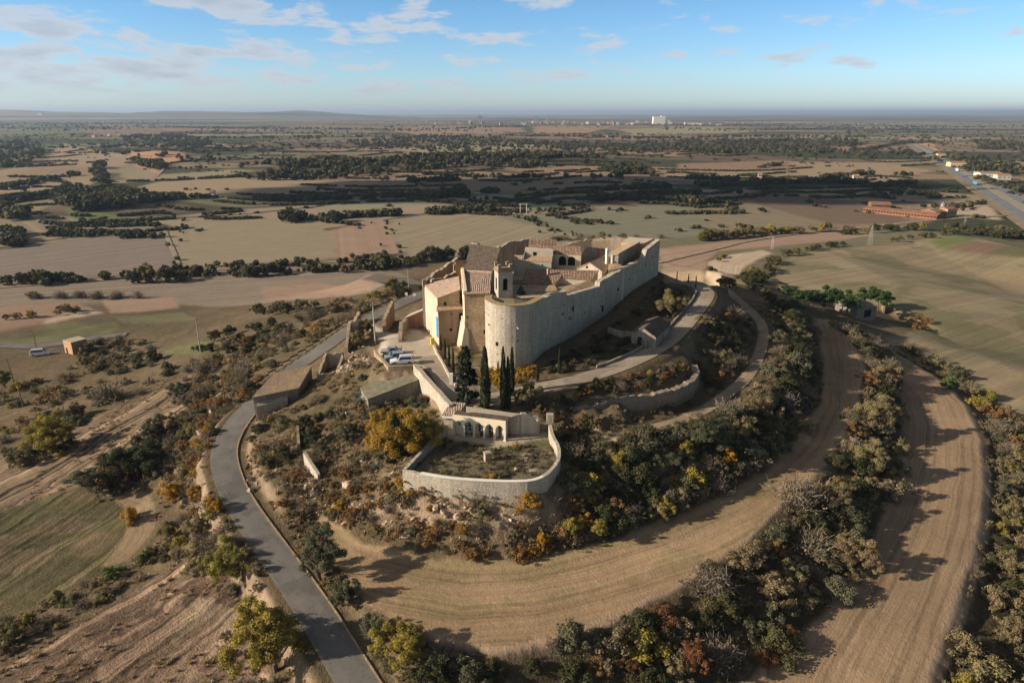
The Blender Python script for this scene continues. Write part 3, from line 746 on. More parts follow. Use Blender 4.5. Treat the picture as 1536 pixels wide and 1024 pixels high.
# ------------------------------------------------------------------ roads
def road_mat(name, c, edge, var=.2):
    t = NT(name, .85, .25); p = t.pos()
    a = t.noise(p, .35, 5, .6); b = t.noise(p, 4, 3, .7)
    at = t.add('ShaderNodeAttribute', attribute_name='across')
    e = t.math('ABSOLUTE', at.outputs['Fac'])
    col = t.mix(t.mr(a, .3, .7, 0, 1), tuple(q * (1 - var) for q in c), tuple(q * (1 + var) for q in c))
    tr = t.math('COMPARE', t.math('ABSOLUTE', t.math('SUBTRACT', e, .45)), 0, .17)
    col = t.mix(t.math('MULTIPLY', tr, .18), col, tuple(q * 1.25 for q in c))
    col = t.mix(t.math('MULTIPLY', t.mr(t.math('ADD', e, t.math('MULTIPLY', t.math('SUBTRACT', t.noise(p, .8, 4), .5), .5)), .84, .97, 0, 1), .75), col, edge)
    col = t.mix(t.mr(b, .3, .75, 0, .25), col, tuple(q * 1.3 for q in c))
    pt = t.noise(p, .16, 2, .4); col = t.mix(t.math('MULTIPLY', t.mr(pt, .56, .58, 0, 1), .45), col, tuple(q * .62 for q in c))
    ck = t.math('LESS_THAN', t.math('ABSOLUTE', t.math('SUBTRACT', t.noise(p, .55, 3, .6), .5)), .006); col = t.mix(t.math('MULTIPLY', ck, .6), col, tuple(q * .4 for q in c))
    t.color(col); t.bump(b, .01); return t.m
def ribbon(name, line, width, mat, lift=.05, step=1.0, drape=False, n=6):
    L = resample(smooth_line(line, 3), step); V = []; A = []
    for i, p in enumerate(L):
        q0, q1 = L[max(0, i - 1)], L[min(len(L) - 1, i + 1)]
        dx, dy = q1[0] - q0[0], q1[1] - q0[1]; l = math.hypot(dx, dy) + 1e-9; nx, ny = -dy / l, dx / l
        for k in range(n + 1):
            s = (k / n - .5) * 2; x, y = p[0] + nx * s * width / 2, p[1] + ny * s * width / 2
            z = (h1(x, y) if drape else p[2]) + lift + (.04 * (1 - s * s))
            V.append((x, y, z)); A.append(s)
    m = n + 1; Fq = [(i * m + k, i * m + k + 1, (i + 1) * m + k + 1, (i + 1) * m + k) for i in range(len(L) - 1) for k in range(n)]
    return structure(obj(name, np_mesh(name, V, np.array(Fq)[:, ::-1], mat, True, {'across': ('POINT', 'FLOAT', A)})))
asph = road_mat('old asphalt', (.165, .152, .138), (.23, .18, .12)); lane = road_mat('concrete lane', (.31, .255, .195), (.25, .2, .14))
dirt = road_mat('dirt track', (.31, .235, .16), (.15, .115, .07), .3)
ribbon('road', ROAD1, 4.45, asph); ribbon('castle_lane', ROAD2, 4.4, lane); ribbon('track', TRACK, 2.8, dirt)
ribbon('path', hits([(-60, 436), (0, 431), (150, 421), (268, 408), (350, 403), (420, 398), (520, 392), (600, 386), (680, 380)]), 4.5, dirt, .3, 4, True)
ribbon('path', hits([(268, 408), (266, 390), (250, 355), (246, 340)]), 3, dirt, .3, 4, True)
ribbon('path', hits([(235, 265), (250, 250), (225, 240), (200, 236)]), 4, dirt, .5, 5, True)
ribbon('side_road', hits([(-60, 515), (0, 518), (55, 521), (110, 513), (150, 506), (190, 502)]), 5, asph, .25, 2, True)
ribbon('path', hits([(985, 395), (1040, 382), (1120, 362), (1180, 352), (1260, 345), (1330, 338), (1400, 330), (1470, 326), (1536, 322)]), 5, dirt, .4, 5, True)
# highway: two carriageways with a paler median
HWY = hits([(1372, 218), (1400, 233), (1432, 252), (1470, 276), (1510, 301), (1560, 332), (1640, 380)])
HWY = [(x, y, max(z, -31) + 1.2) for x, y, z in HWY]
hm = road_mat('motorway asphalt', (.2, .205, .215), (.55, .53, .5), .1)
def offset(line, d):
    o = []
    for i, p in enumerate(line):
        q0, q1 = line[max(0, i - 1)], line[min(len(line) - 1, i + 1)]; dx, dy = q1[0] - q0[0], q1[1] - q0[1]; l = math.hypot(dx, dy)
        o.append((p[0] - dy / l * d, p[1] + dx / l * d, p[2]))
    return o
ribbon('motorway', offset(HWY, 9), 11.5, hm, .1, 8); ribbon('motorway', offset(HWY, -9), 11.5, hm, .1, 8)
ribbon('motorway_median', HWY, 6.4, plain('dry grass median', (.33, .27, .15), .9, .2, .2), -.02, 8)
ribbon('motorway_embankment', HWY, 44, plain('embankment soil', (.26, .2, .13), .9, .3, .05), -.5, 8)

# ------------------------------------------------------------------ foliage prototypes (unit height)
def leaf_quads(cen, nrm_bias, size, elong, r):
    n = len(cen)
    nrm = r.normal(size=(n, 3)) * .8 + nrm_bias; nrm /= np.linalg.norm(nrm, axis=1)[:, None] + 1e-9
    a = np.cross(nrm, r.normal(size=(n, 3))); a /= np.linalg.norm(a, axis=1)[:, None] + 1e-9
    b = np.cross(nrm, a)
    s = (size * r.uniform(.6, 1.35, n))[:, None]
    bend = nrm * s * .25
    return np.stack([cen - a * s * elong, cen - b * s + bend, cen + a * s * elong, cen + b * s + bend], 1)   # diamond leaf sprays

def crown(seed, kind):
    fine = kind.endswith('_f'); kind = kind[:-2] if fine else kind
    r = np.random.default_rng(seed)
    Q = []; T = []
    def clumps(cc, rad, per, size, elong=1.0, squash=.8, fill=.55):
        for c, q in zip(cc, rad):
            n = max(6, int(per * (q / np.mean(rad)) ** 2)); d = r.normal(size=(n, 3)); d /= np.linalg.norm(d, axis=1)[:, None]
            rr = q * (fill + (1 - fill) * r.uniform(0, 1, n) ** .5) * (1 + .35 * r.normal(size=n) * .5)
            p = np.array(c) + d * rr[:, None] * np.array((1, 1, squash))
            Q.append(leaf_quads(p, d * 1.1 + np.array((0, 0, .5)), size, elong, r)); T.append(np.clip(r.uniform(.2, .8) + r.normal(size=n) * .14, 0, 1))
    if kind in ('round', 'olive', 'autumn', 'khaki'):
        n = {'round': 64, 'olive': 58, 'autumn': 66, 'khaki': 70}[kind]
        cc = []; 
        lob = r.normal(size=(5, 3)) * .16
        for i in range(n):
            d = r.normal(size=3); d /= np.linalg.norm(d); d[2] = abs(d[2]) * 1.0 - .35 if r.random() < .75 else d[2]
            k = r.uniform(.45, 1) ** .6
            c = np.array((.36, .36, .42)) * d * k + np.array((0, 0, .54)) + lob[i % 5] * np.array((1, 1, .6)); cc.append(c)
        clumps(cc, r.uniform(.045, .125, n), 330 if fine else 130, .0098 if fine else .0145, 1.4, .8, .35)
    elif kind == 'pine':
        n = 26; cc = [np.array((r.normal() * .19, r.normal() * .19, .45 + .5 * r.random() ** .8)) for _ in range(n)]
        clumps(cc, r.uniform(.09, .15, n), 110, .019, 1.9, .6)
    elif kind == 'conifer':
        cc = []; rad = []
        for k in range(80):
            z = .04 + .94 * r.random(); w = (1.04 - z) * .27 * r.uniform(.3, 1.25); a = r.uniform(0, 6.283)
            cc.append((w * math.cos(a), w * math.sin(a), z)); rad.append(r.uniform(.035, .07))
        clumps(cc, np.array(rad), 80, .017, 2.0, .6, .3)
    elif kind == 'cypress':
        n = 3000; z = r.random(n) ** .9; w = .105 * np.clip(z / .06, 0, 1) ** .5 * np.clip((1 - z) / .62, 0, 1) ** .5
        a = r.uniform(0, 6.283, n); k = w * (1 + .2 * np.sin(a * 3 + z * 9) + r.normal(size=n) * .1) * (.75 + .25 * r.random(n))
        p = np.stack([k * np.cos(a), k * np.sin(a), .015 + z * .985], 1)
        d = np.stack([np.cos(a), np.sin(a), np.full(n, .6)], 1)
        Q.append(leaf_quads(p, d * 1.2, .014, 1.8, r)); T.append(np.clip(.45 + .3 * np.sin(a * 5 + z * 31) + r.normal(size=n) * .15, 0, 1))
    elif kind == 'bush':
        n = 38; cc = []
        for i in range(n):
            a = r.uniform(0, 6.283); q = r.uniform(.0, .52); cc.append((q * math.cos(a), q * math.sin(a), r.uniform(.2, .8) * (1 - q * .75)))
        clumps(cc, r.uniform(.07, .19, n), 85, .021, 1.5, .9, .3)
    elif kind == 'loose':
        n = 36; cc = []
        for i in range(n):
            a = r.uniform(0, 6.283); q = r.uniform(.0, .6); cc.append((q * math.cos(a), q * math.sin(a), r.uniform(.12, .85) * (1 - q * .6)))
        clumps(cc, r.uniform(.05, .15, n), 70, .018, 1.8, 1.0, .2)
    elif kind == 'twigs':
        nb = 30
        for i in range(nb):
            a = r.uniform(0, 6.283); e = r.uniform(.35, 1.5); L = r.uniform(.55, 1.0)
            d = np.array((math.cos(a) * math.cos(e), math.sin(a) * math.cos(e), math.sin(e)))
            n = 34; t = r.uniform(.25, 1, n) * L
            p = d[None] * t[:, None] + r.normal(size=(n, 3)) * (.07 + .05 * t[:, None]); p[:, 2] = np.abs(p[:, 2])
            dirn = d[None] + r.normal(size=(n, 3)) * .45; dirn /= np.linalg.norm(dirn, axis=1)[:, None]
            sd = np.cross(dirn, r.normal(size=(n, 3))); sd /= np.linalg.norm(sd, axis=1)[:, None]
            l = r.uniform(.05, .14, n)[:, None]; w = r.uniform(.006, .013, n)[:, None]
            Q.append(np.stack([p - dirn * l - sd * w, p - dirn * l + sd * w, p + dirn * l + sd * w * .4, p + dirn * l - sd * w * .4], 1)); T.append(np.clip(r.uniform(.25, .75) + r.normal(size=n) * .15, 0, 1))
        k = 220; a = r.uniform(0, 6.283, k); q = r.random(k) ** .5 * .6
        p = np.stack([q * np.cos(a), q * np.sin(a), r.uniform(.05, .9, k) * (1 - q * .6)], 1)
        Q.append(leaf_quads(p, np.array((0, 0, .5)), .028, 1.2, r)); T.append(r.uniform(.1, .9, k))
    elif kind == 'farlite':
        n = 26; d = r.normal(size=(n, 3)); d /= np.linalg.norm(d, axis=1)[:, None]
        p = d * np.array((.45, .45, .36)) * r.uniform(.5, 1.05, (n, 1)) + np.array((0, 0, .4))
        Q.append(leaf_quads(p, d * 1.5, .24, 1.2, r)); T.append(r.uniform(.1, .9, n))
    elif kind == 'far':
        n = 70; d = r.normal(size=(n, 3)); d /= np.linalg.norm(d, axis=1)[:, None]
        p = d * np.array((.42, .42, .4)) * r.uniform(.6, 1.05, (n, 1)) + np.array((0, 0, .48))
        Q.append(leaf_quads(p, d * 1.5, .15, 1.1, r)); T.append(r.uniform(.1, .9, n))
    Q = np.concatenate(Q); T = np.concatenate(T)
    return Q, T

def quads_mesh(name, Q, T, mat):
    V = Q.reshape(-1, 3); Fq = np.arange(len(V)).reshape(-1, 4)
    return np_mesh(name, V, Fq, mat, False, {'tint': ('FACE', 'FLOAT', T)})

LM = {
 'olive': leaf('olive leaves', [(.1, .105, .055), (.135, .135, .075), (.17, .16, .1)]),
 'oak': leaf('evergreen oak leaves', [(.05, .058, .023), (.075, .078, .032), (.11, .1, .042)]),
 'khaki': leaf('khaki leaves', [(.21, .18, .08), (.26, .215, .1), (.2, .16, .085), (.27, .2, .11)]),
 'yellow': leaf('yellow autumn leaves', [(.42, .22, .025), (.34, .21, .035), (.46, .26, .03)]),
 'ygreen': leaf('yellow green leaves', [(.25, .225, .05), (.31, .25, .05), (.34, .26, .055)]),
 'red': leaf('red autumn leaves', [(.2, .085, .04), (.17, .09, .045), (.25, .1, .035)]),
 'rust': leaf('rusty leaves', [(.26, .14, .06), (.21, .13, .065), (.3, .16, .05), (.19, .14, .08)]),
 'bare': leaf('bare twigs', [(.18, .145, .11), (.22, .18, .135), (.15, .12, .085), (.2, .165, .105)], .1),
 'cypress': leaf('cypress leaves', [(.032, .043, .014), (.045, .056, .02)]),
 'pine': leaf('pine needles', [(.045, .085, .025), (.065, .11, .03)]),
 'fir': leaf('fir needles', [(.03, .042, .022), (.04, .05, .026)]),
 'lime': leaf('fresh green leaves', [(.12, .18, .04), (.16, .2, .05)]),
 'scrub': leaf('low scrub', [(.15, .12, .068)], .15, .5),
 'dry': leaf('dry shrub leaves', [(.2, .155, .09), (.16, .135, .075), (.23, .17, .095), (.17, .15, .1)], .15),
 'grass': leaf('dry grass', [(.4, .3, .18), (.36, .28, .16)], .3),
 'far': leaf('far woodland leaves', [(.058, .061, .029)], .15, .45),
}
SHAPE = {'olive': 'olive', 'oak': 'round', 'khaki': 'khaki', 'yellow': 'autumn', 'ygreen': 'autumn', 'red': 'autumn', 'rust': 'loose', 'bare': 'twigs', 'cypress': 'cypress', 'pine': 'pine', 'fir': 'conifer', 'lime': 'round'}
PROTO = {}
def proto(shape, species, k):
    key = (shape, species, k)
    if key not in PROTO:
        gk = (shape, k)
        if gk not in PROTO: PROTO[gk] = crown(abs(hash_(shape)) % 9999 + k * 37, shape)
        Q, T = PROTO[gk]; PROTO[key] = quads_mesh('crown', Q, T, LM[species])
    return PROTO[key]
def hash_(s): return sum((i + 3) * ord(c) * 131 for i, c in enumerate(s))

def trunk_mesh(seed, h=.55, r0=.035, limbs=5):
    rr = random.Random(seed); mb = MB()
    p = [(0, 0, -.05), (rr.uniform(-.02, .02), rr.uniform(-.02, .02), h * .35), (rr.uniform(-.05, .05), rr.uniform(-.05, .05), h * .7), (rr.uniform(-.06, .06), rr.uniform(-.06, .06), h)]
    mb.tube(p, [r0 * 1.3, r0, r0 * .75, r0 * .5], 7)
    for k in range(limbs):
        a = 6.283 * k / limbs + rr.uniform(-.4, .4); b = p[1 + k % 2]; L = rr.uniform(.22, .34)
        q = (b[0] + math.cos(a) * L * .5, b[1] + math.sin(a) * L * .5, b[2] + L * .6); e = (b[0] + math.cos(a) * L, b[1] + math.sin(a) * L, b[2] + L * 1.25)
        mb.tube([b, q, e], [r0 * .6, r0 * .4, r0 * .15], 5)
    me = bpy.data.meshes.new('trunk'); me.from_pydata(mb.v, [], mb.f); me.materials.append(M['bark']); me.update(); return me
TRUNKS = [trunk_mesh(k) for k in range(4)] + [trunk_mesh(9, .9, .02, 0)]

NAME = {'olive': ('olive_tree', 'tree'), 'oak': ('evergreen_oak', 'tree'), 'khaki': ('field_tree', 'tree'), 'yellow': ('autumn_tree', 'tree'), 'ygreen': ('almond_tree', 'tree'), 'red': ('maple_tree', 'tree'),
        'rust': ('rusty_bush', 'bush'), 'bare': ('bare_bush', 'bush'), 'cypress': ('cypress_tree', 'tree'), 'pine': ('pine_tree', 'tree'), 'fir': ('fir_tree', 'tree'), 'lime': ('green_tree', 'tree')}
def tree(x, y, hgt, sp, label, group=None, wide=1.0, k=None, z=None):
    k = random.randrange(4) if k is None else k
    nm, cat = NAME[sp]
    t = thing(nm, label, cat, (x, y, h1(x, y) - (.05 if sp in ('cypress', 'fir', 'pine') else .09 * hgt) if z is None else z), random.uniform(0, 6.28), group)
    t.scale = (hgt * wide, hgt * wide, hgt)
    obj('trunk', TRUNKS[4 if sp in ('cypress', 'fir', 'pine') else k], t)
    obj('crown', proto(SHAPE[sp] + ('_f' if hgt > 5.2 and SHAPE[sp] in ('olive', 'round', 'autumn', 'khaki') else ''), sp, k), t)
    return t
def tree_px(px, py, hpx, sp, label, group=None, wide=1.0, z=None):
    """plant a tree at the ground seen at (px, py); hpx is how tall it stands in the photo"""
    x, y, zz = hit(px, py)
    dep = y * CP + (ZC - zz) * SP
    a = math.atan2(ZC - zz, math.hypot(x, y))
    hgt = hpx * dep / F / (math.cos(a) + (0 if sp in ('cypress', 'fir') else .62 * math.sin(a) * wide))
    return tree(x, y, hgt, sp, label, group, wide, z=z)
BUSH = {'olive': 'grey_green_bush', 'oak': 'evergreen_bush', 'khaki': 'khaki_bush', 'yellow': 'yellow_bush', 'ygreen': 'yellow_green_bush', 'red': 'red_bush', 'rust': 'rusty_bush', 'bare': 'bare_bush', 'lime': 'green_bush', 'pine': 'juniper_bush', 'dry': 'dry_shrub'}
def bush(x, y, hgt, sp, label, group=None, wide=1.2, shape=None):
    k = random.randrange(5)
    shape = shape or {'bare': 'twigs', 'dry': 'loose', 'rust': 'loose', 'khaki': 'loose', 'yellow': 'loose'}.get(sp, 'bush')
    o = obj(BUSH[sp], proto(shape, sp, k), None, (x, y, h1(x, y) - .12 * hgt))
    o.rotation_euler = (random.uniform(-.08, .08), random.uniform(-.08, .08), random.uniform(0, 6.28))
    w = wide * random.uniform(.85, 1.2); o.scale = (hgt * w, hgt * w * random.uniform(.85, 1.15), hgt)
    return tag(o, label, 'bush', group)
def bush_px(px, py, hpx, sp, label, group=None, wide=1.2, shape=None):
    x, y, zz = hit(px, py); dep = y * CP + (ZC - zz) * SP
    a = math.atan2(ZC - zz, math.hypot(x, y))
    return bush(x, y, hpx * dep / F / (math.cos(a) + .6 * math.sin(a)), sp, label, group, wide, shape)

TAKEN = []
def scatter(poly, n, mix, hr, where, group, gap=1.0, avoid=()):
    """n bushes over a picture polygon laid on the ground; mix = {species: share}"""
    W = np.array([p[:2] for p in hits(poly)]); x0, y0 = W.min(0); x1, y1 = W.max(0)
    sp = list(mix); pr = np.array([mix[s] for s in sp], float); pr /= pr.sum(); done = 0; tries = 0
    word = {'olive': 'grey green', 'oak': 'dark evergreen', 'khaki': 'khaki', 'yellow': 'orange yellow', 'ygreen': 'yellow green', 'red': 'red leaved', 'rust': 'rust brown', 'bare': 'leafless grey brown', 'lime': 'fresh green', 'pine': 'deep green', 'dry': 'dull brown'}
    while done < n and tries < n * 60:
        tries += 1
        x, y = rng.uniform(x0, x1), rng.uniform(y0, y1)
        if not inpoly(np.array([x]), np.array([y]), W)[0]: continue
        if any(inpoly(np.array([x]), np.array([y]), a)[0] for a in avoid): continue
        h = rng.uniform(*hr) * rng.uniform(.75, 1.2)
        if any((x - a) ** 2 + (y - b) ** 2 < (gap * (h + c) * .33) ** 2 for a, b, c in TAKEN): continue
        TAKEN.append((x, y, h)); s = sp[int(rng.choice(len(sp), p=pr))]
        if s == 'bare' and rng.random() < .5: s = 'dry'
        bush(x, y, h, s, f'{word[s]} bush {where}', f'{word[s]} bushes {group}'); done += 1

# ---- the trees one can point to
tree_px(415, 1006, 128, 'ygreen', 'tallest yellow green tree at the bottom edge of the asphalt road', wide=.95)
tree_px(348, 862, 74, 'ygreen', 'olive yellow round tree halfway down the left side of the asphalt road', wide=1.0)
tree_px(300, 800, 46, 'khaki', 'khaki tree just above the round roadside tree, shading the bend')
tree_px(256, 812, 40, 'khaki', 'small khaki tree set back from the roadside among grey bushes')
tree_px(480, 870, 90, 'olive', 'tall grey green olive tree between the asphalt road and the ploughed curved field', wide=.8)
tree_px(513, 908, 62, 'olive', 'smaller bright olive tree just below the tall one beside the curved field', wide=.85)
tree_px(562, 955, 52, 'olive', 'low olive tree at the lower left corner of the curved field')
tree_px(600, 985, 78, 'ygreen', 'spreading ochre green tree at the lower corner of the curved field', wide=1.1)
tree_px(655, 1022, 64, 'oak', 'dark green round tree at the bottom edge below the curved field')
tree_px(712, 1030, 62, 'olive', 'pale grey green tree at the bottom edge, right of the dark one', wide=1.05)
tree_px(207, 716, 78, 'oak', 'big dark evergreen oak standing left of the road bend', wide=1.3)
tree_px(143, 739, 56, 'olive', 'grey green tree left of the big dark oak', wide=1.35)
tree_px(155, 722, 54, 'rust', 'rusty orange bush behind the grey green tree beside the dark oak')
bush_px(196, 781, 42, 'yellow', 'lone orange bush at the corner of the green brown field', wide=.62, shape='bush')
tree_px(262, 752, 44, 'yellow', 'golden tree on the verge left of the road bend', wide=1.1)
tree_px(296, 748, 34, 'yellow', 'bright orange small tree beside the golden one on the road verge')
tree_px(322, 768, 30, 'yellow', 'bright yellow bushy tree touching the left edge of the road', wide=1.1)
tree_px(606, 682, 96, 'yellow', 'large golden autumn tree left of the white arcade chapel', wide=1.1)
tree_px(580, 664, 70, 'yellow', 'golden brown tree leaning against the large autumn tree', wide=1.1)
tree_px(596, 692, 66, 'fir', 'slim dark fir in front of the golden autumn tree', wide=.8)
tree_px(632, 668, 72, 'ygreen', 'olive green tree at the right flank of the golden autumn tree', wide=1.0)
tree_px(700, 606, 84, 'fir', 'ragged dark fir behind the tiled end of the chapel', wide=.8)
cy = 'cypresses by the castle'
tree_px(728, 613, 90, 'cypress', 'tallest and thickest cypress, behind the chapel roof', cy, .66)
tree_px(755, 615, 92, 'cypress', 'slender tall cypress right of the thick one behind the chapel', cy, .42)
tree_px(762, 613, 76, 'cypress', 'lower twin cypress growing against the slender one', cy, .45)
tree_px(768, 592, 70, 'cypress', 'cypress standing back across the lane in front of the round bastion', cy, .46)
tree_px(839, 560, 40, 'cypress', 'short cypress in front of the long shaded castle wall', cy, .5)
tree_px(806, 572, 28, 'cypress', 'thin young cypress beside the orange shrubs by the lane', cy, .55)
for px, py, h, l in ((661.5, 525, 24, 'first'), (668, 537, 30, 'second'), (674, 549, 32, 'third'), (680, 557, 36, 'last and lowest')):
    tree_px(px, py, h, 'cypress', f'{l} cypress of the row stepping down from the house front', 'cypress row below the house front', .5)
for px, py, h, l in ((1015, 421, 15, 'left'), (1032, 427, 17, 'middle'), (1043, 433, 20, 'right and tallest')):
    tree_px(px, py, h, 'cypress', f'{l} of three small cypresses at the far bend of the castle lane', 'cypresses at the lane bend', .5)
tree_px(1006, 470, 44, 'khaki', 'round khaki tree lit above the shaded castle garden', wide=1.05)
tree_px(790, 610, 48, 'khaki', 'sparse khaki tree at the lane edge right of the cypresses', wide=.9)
tree_px(838, 655, 36, 'khaki', 'khaki tree beside the iron gate of the walled yard', wide=1.1)
tree_px(862, 692, 42, 'bare', 'grey brown bush under the bend of the yard wall')
tree_px(1053, 668, 66, 'olive', 'big pale olive tree on the terrace end above the dark slope', wide=1.15)
tree_px(1108, 655, 46, 'khaki', 'khaki tree at the sunlit tip of the terrace', wide=1.2)
tree_px(1090, 700, 36, 'yellow', 'small yellow tree catching light on the dark slope', wide=1.0)
tree_px(855, 803, 44, 'ygreen', 'yellow green tree at the foot of the dark slope above the field', wide=1.0)
tree_px(872, 790, 34, 'yellow', 'golden tree beside the yellow green one at the slope foot')
tree_px(900, 810, 46, 'ygreen', 'drooping lime tree in the shade at the slope foot', wide=.8)
tree_px(812, 822, 34, 'yellow', 'orange bush like tree on the rocks under the yard wall', wide=.7)
tree_px(1000, 775, 42, 'ygreen', 'yellow green tree half in shade under the terrace', wide=.9)
tree_px(1328, 577, 46, 'khaki', 'topmost khaki round tree between the two curved fields')
tree_px(1312, 640, 60, 'khaki', 'second khaki tree down between the two curved fields', wide=.95)
tree_px(1300, 705, 62, 'khaki', 'third and broad khaki tree between the curved fields')
tree_px(1250, 760, 56, 'khaki', 'khaki tree bordering the upper curved field, below the broad one', wide=1.1)
tree_px(1270, 852, 64, 'khaki', 'yellowish spreading tree in the dark band between the fields', wide=1.15)
tree_px(1203, 872, 40, 'olive', 'dull olive tree low in the dark band between the fields')
tree_px(1040, 1000, 58, 'red', 'red brown autumn tree in the bottom hedge')
tree_px(946, 1012, 34, 'red', 'small orange tree in the bottom hedge')
tree_px(1425, 583, 30, 'lime', 'fresh green round tree on the rim of the big field', wide=1.1)
tree_px(1462, 612, 26, 'ygreen', 'yellow green tree next along the rim of the big field', wide=1.1)
tree_px(1090, 437, 30, 'red', 'orange red autumn tree at the top of the track', wide=1.2)
tree_px(1325, 470, 28, 'pine', 'lone young pine against the grey shed')
for i, (px, py, h) in enumerate(((1178, 452, 26), (1196, 462, 30), (1216, 466, 34), (1236, 470, 36), (1250, 466, 40), (1270, 472, 34), (1288, 466, 32), (1304, 462, 34), (1316, 466, 36))):
    tree_px(px, py, h, 'pine', 'green pine in the clump left of the grey shed', 'pine clump by the shed', 1.15)
for i, (px, py, h) in enumerate(((322, 512, 22), (345, 505, 22), (362, 517, 22), (318, 526, 20), (384, 496, 22), (396, 510, 22), (408, 488, 20), (342, 530, 20), (300, 527, 18), (426, 500, 20), (372, 528, 22))):
    tree_px(px, py, h, 'oak', 'dark olive tree in the grove above the left hillside', 'dark grove on the left hillside', 1.2)
for px, py, h, sp, l in ((130, 552, 24, 'khaki', 'khaki shrubby tree right of the brick hut'), (232, 540, 26, 'oak', 'dark tree right of the green verge near the tall pole'), (250, 556, 20, 'olive', 'grey green tree below the green verge'),
        (165, 600, 44, 'bare', 'bare round tree on the striped tillage'), (115, 625, 34, 'khaki', 'brownish tree on the striped tillage, lower left'), (75, 676, 72, 'ygreen', 'yellow green tree at the left edge above the green brown field'),
        (8, 580, 34, 'ygreen', 'yellow tree at the left edge beside two dark poles'), (30, 700, 40, 'khaki', 'khaki tree low at the left edge'), (270, 600, 40, 'olive', 'grey tree on the slope above the road bend'), (305, 560, 34, 'bare', 'bare tree by the boulder above the road'),
        (228, 660, 44, 'olive', 'grey green tree between the tillage and the road'), (262, 640, 36, 'rust', 'rusty bush beneath the boulder by the road'), (300, 600, 34, 'bare', 'bare bush on the hillside over the road'),
        (12, 965, 46, 'khaki', 'pale tree at the left edge by the leaning pole'), (40, 940, 34, 'ygreen', 'yellow green bush tree next to the leaning pole'), (90, 905, 30, 'khaki', 'loose khaki tree on the field bank'), (165, 870, 36, 'lime', 'fresh green tree in the middle of the field bank'), (215, 845, 30, 'lime', 'light green tree at the upper end of the field bank'),
        (455, 640, 30, 'oak', 'dark bush tree right of the tiled barn'), (470, 668, 36, 'oak', 'dark green tree on the slope below the barn'), (425, 690, 30, 'oak', 'dark shrub tree by the road under the barn'), (520, 660, 36, 'olive', 'grey green tree in the middle of the ruined slope'), (405, 700, 26, 'oak', 'low dark tree on the road cutting'),
        (545, 505, 40, 'khaki', 'khaki tree beside the concrete pole above the parked cars'), (536, 520, 30, 'khaki', 'smaller khaki tree left of the concrete pole'),
        (500, 470, 26, 'khaki', 'ochre tree on the slope behind the barn road'), (470, 480, 28, 'bare', 'bare tree on the slope behind the barn road')):
    (tree_px if sp not in ('bare', 'rust') else tree_px)(px, py, h, sp, l)

# ---- bushes by slope
AV = [np.array(p)[:, :2] for p in (W_PARK, W_YARD, W_F1, W_F2)]
for L in (ROAD1, ROAD2, TRACK):
    S = smooth_line(L); o1 = offset(S, 3.1 if L is ROAD1 else 2.4); o2 = offset(S, -3.1 if L is ROAD1 else -2.4)
    for k in range(0, len(S) - 6, 6): AV.append(np.array([p[:2] for p in o1[k:k + 7] + o2[k:k + 7][::-1]]))
KEEP = [hits(p) for p in ([(372, 600), (378, 640), (470, 600), (475, 545), (410, 556)], [(535, 580), (640, 548), (660, 600), (640, 640), (560, 620)])]
AV += [np.array(p)[:, :2] for p in KEEP]
dark = {'oak': 4, 'olive': 3, 'bare': 3, 'khaki': 1.2, 'ygreen': .8, 'rust': .8}
scatter([(852, 690), (1050, 640), (1170, 600), (1190, 560), (1212, 600), (1190, 655), (1080, 740), (920, 802), (840, 825), (850, 740)], 170, dark, (1.8, 4.2), 'on the shaded slope above the curved field', 'on the shaded slope', .8, AV)
scatter([(1050, 480), (1110, 470), (1135, 500), (1125, 550), (1070, 590), (1040, 575), (1045, 520)], 38, {'bare': 3, 'oak': 3, 'rust': 1.5, 'khaki': 1}, (1.2, 3.0), 'between the castle lane and the track', 'below the castle lane', .85, AV)
scatter([(1140, 440), (1180, 450), (1222, 490), (1228, 590), (1180, 590), (1155, 560), (1160, 500)], 46, {'olive': 3, 'oak': 3, 'bare': 2, 'khaki': 1.5}, (1.8, 4.0), 'right of the track above the fields', 'right of the track', .85, AV)
band = [(1240, 485)] + F1_OUT[::-1][1:-3] + [(640, 985), (650, 1030), (1060, 1030)] + F2_IN[1:] + [(1318, 520), (1290, 508)]
scatter(band, 150, {'khaki': 3, 'bare': 3.5, 'oak': 2.2, 'olive': 2, 'rust': .8, 'red': .25, 'ygreen': .5}, (2.0, 4.9), 'in the bank between the two curved fields', 'between the two curved fields', .85, AV)
scatter([(1345, 520), (1420, 558), (1470, 600), (1496, 660), (1500, 740), (1490, 830), (1450, 960), (1425, 1030), (1560, 1030), (1580, 760), (1530, 640), (1440, 560), (1350, 512)], 100, {'khaki': 4, 'bare': 2.5, 'olive': 2, 'oak': 1.2, 'ygreen': 1, 'rust': .6}, (2.0, 4.4), 'in the hedge along the right field edge', 'along the right field edge', .85, AV)
scatter([(1560, 1030), (1580, 760), (1620, 760), (1640, 1030)], 14, {'khaki': 2, 'bare': 1, 'olive': 1}, (2, 4), 'outside the right hedge', 'outside the right hedge', 1, AV)
scatter([(500, 705), (605, 728), (800, 760), (850, 752), (850, 826), (780, 838), (700, 840), (600, 824), (540, 800), (480, 750)], 70, {'rust': 4, 'bare': 3, 'yellow': 1.6, 'khaki': 1.5, 'olive': .6}, (1.0, 2.6), 'on the rocks below the yard wall', 'on the rocks below the yard wall', .8, AV)
scatter([(380, 645), (450, 605), (540, 560), (600, 610), (605, 700), (500, 690), (430, 730), (380, 740), (365, 700)], 75, {'bare': 4, 'oak': 1.3, 'rust': 2, 'khaki': 1.5, 'olive': 1}, (.8, 2.2), 'on the ruined slope left of the yard', 'on the ruined slope', .8, AV)
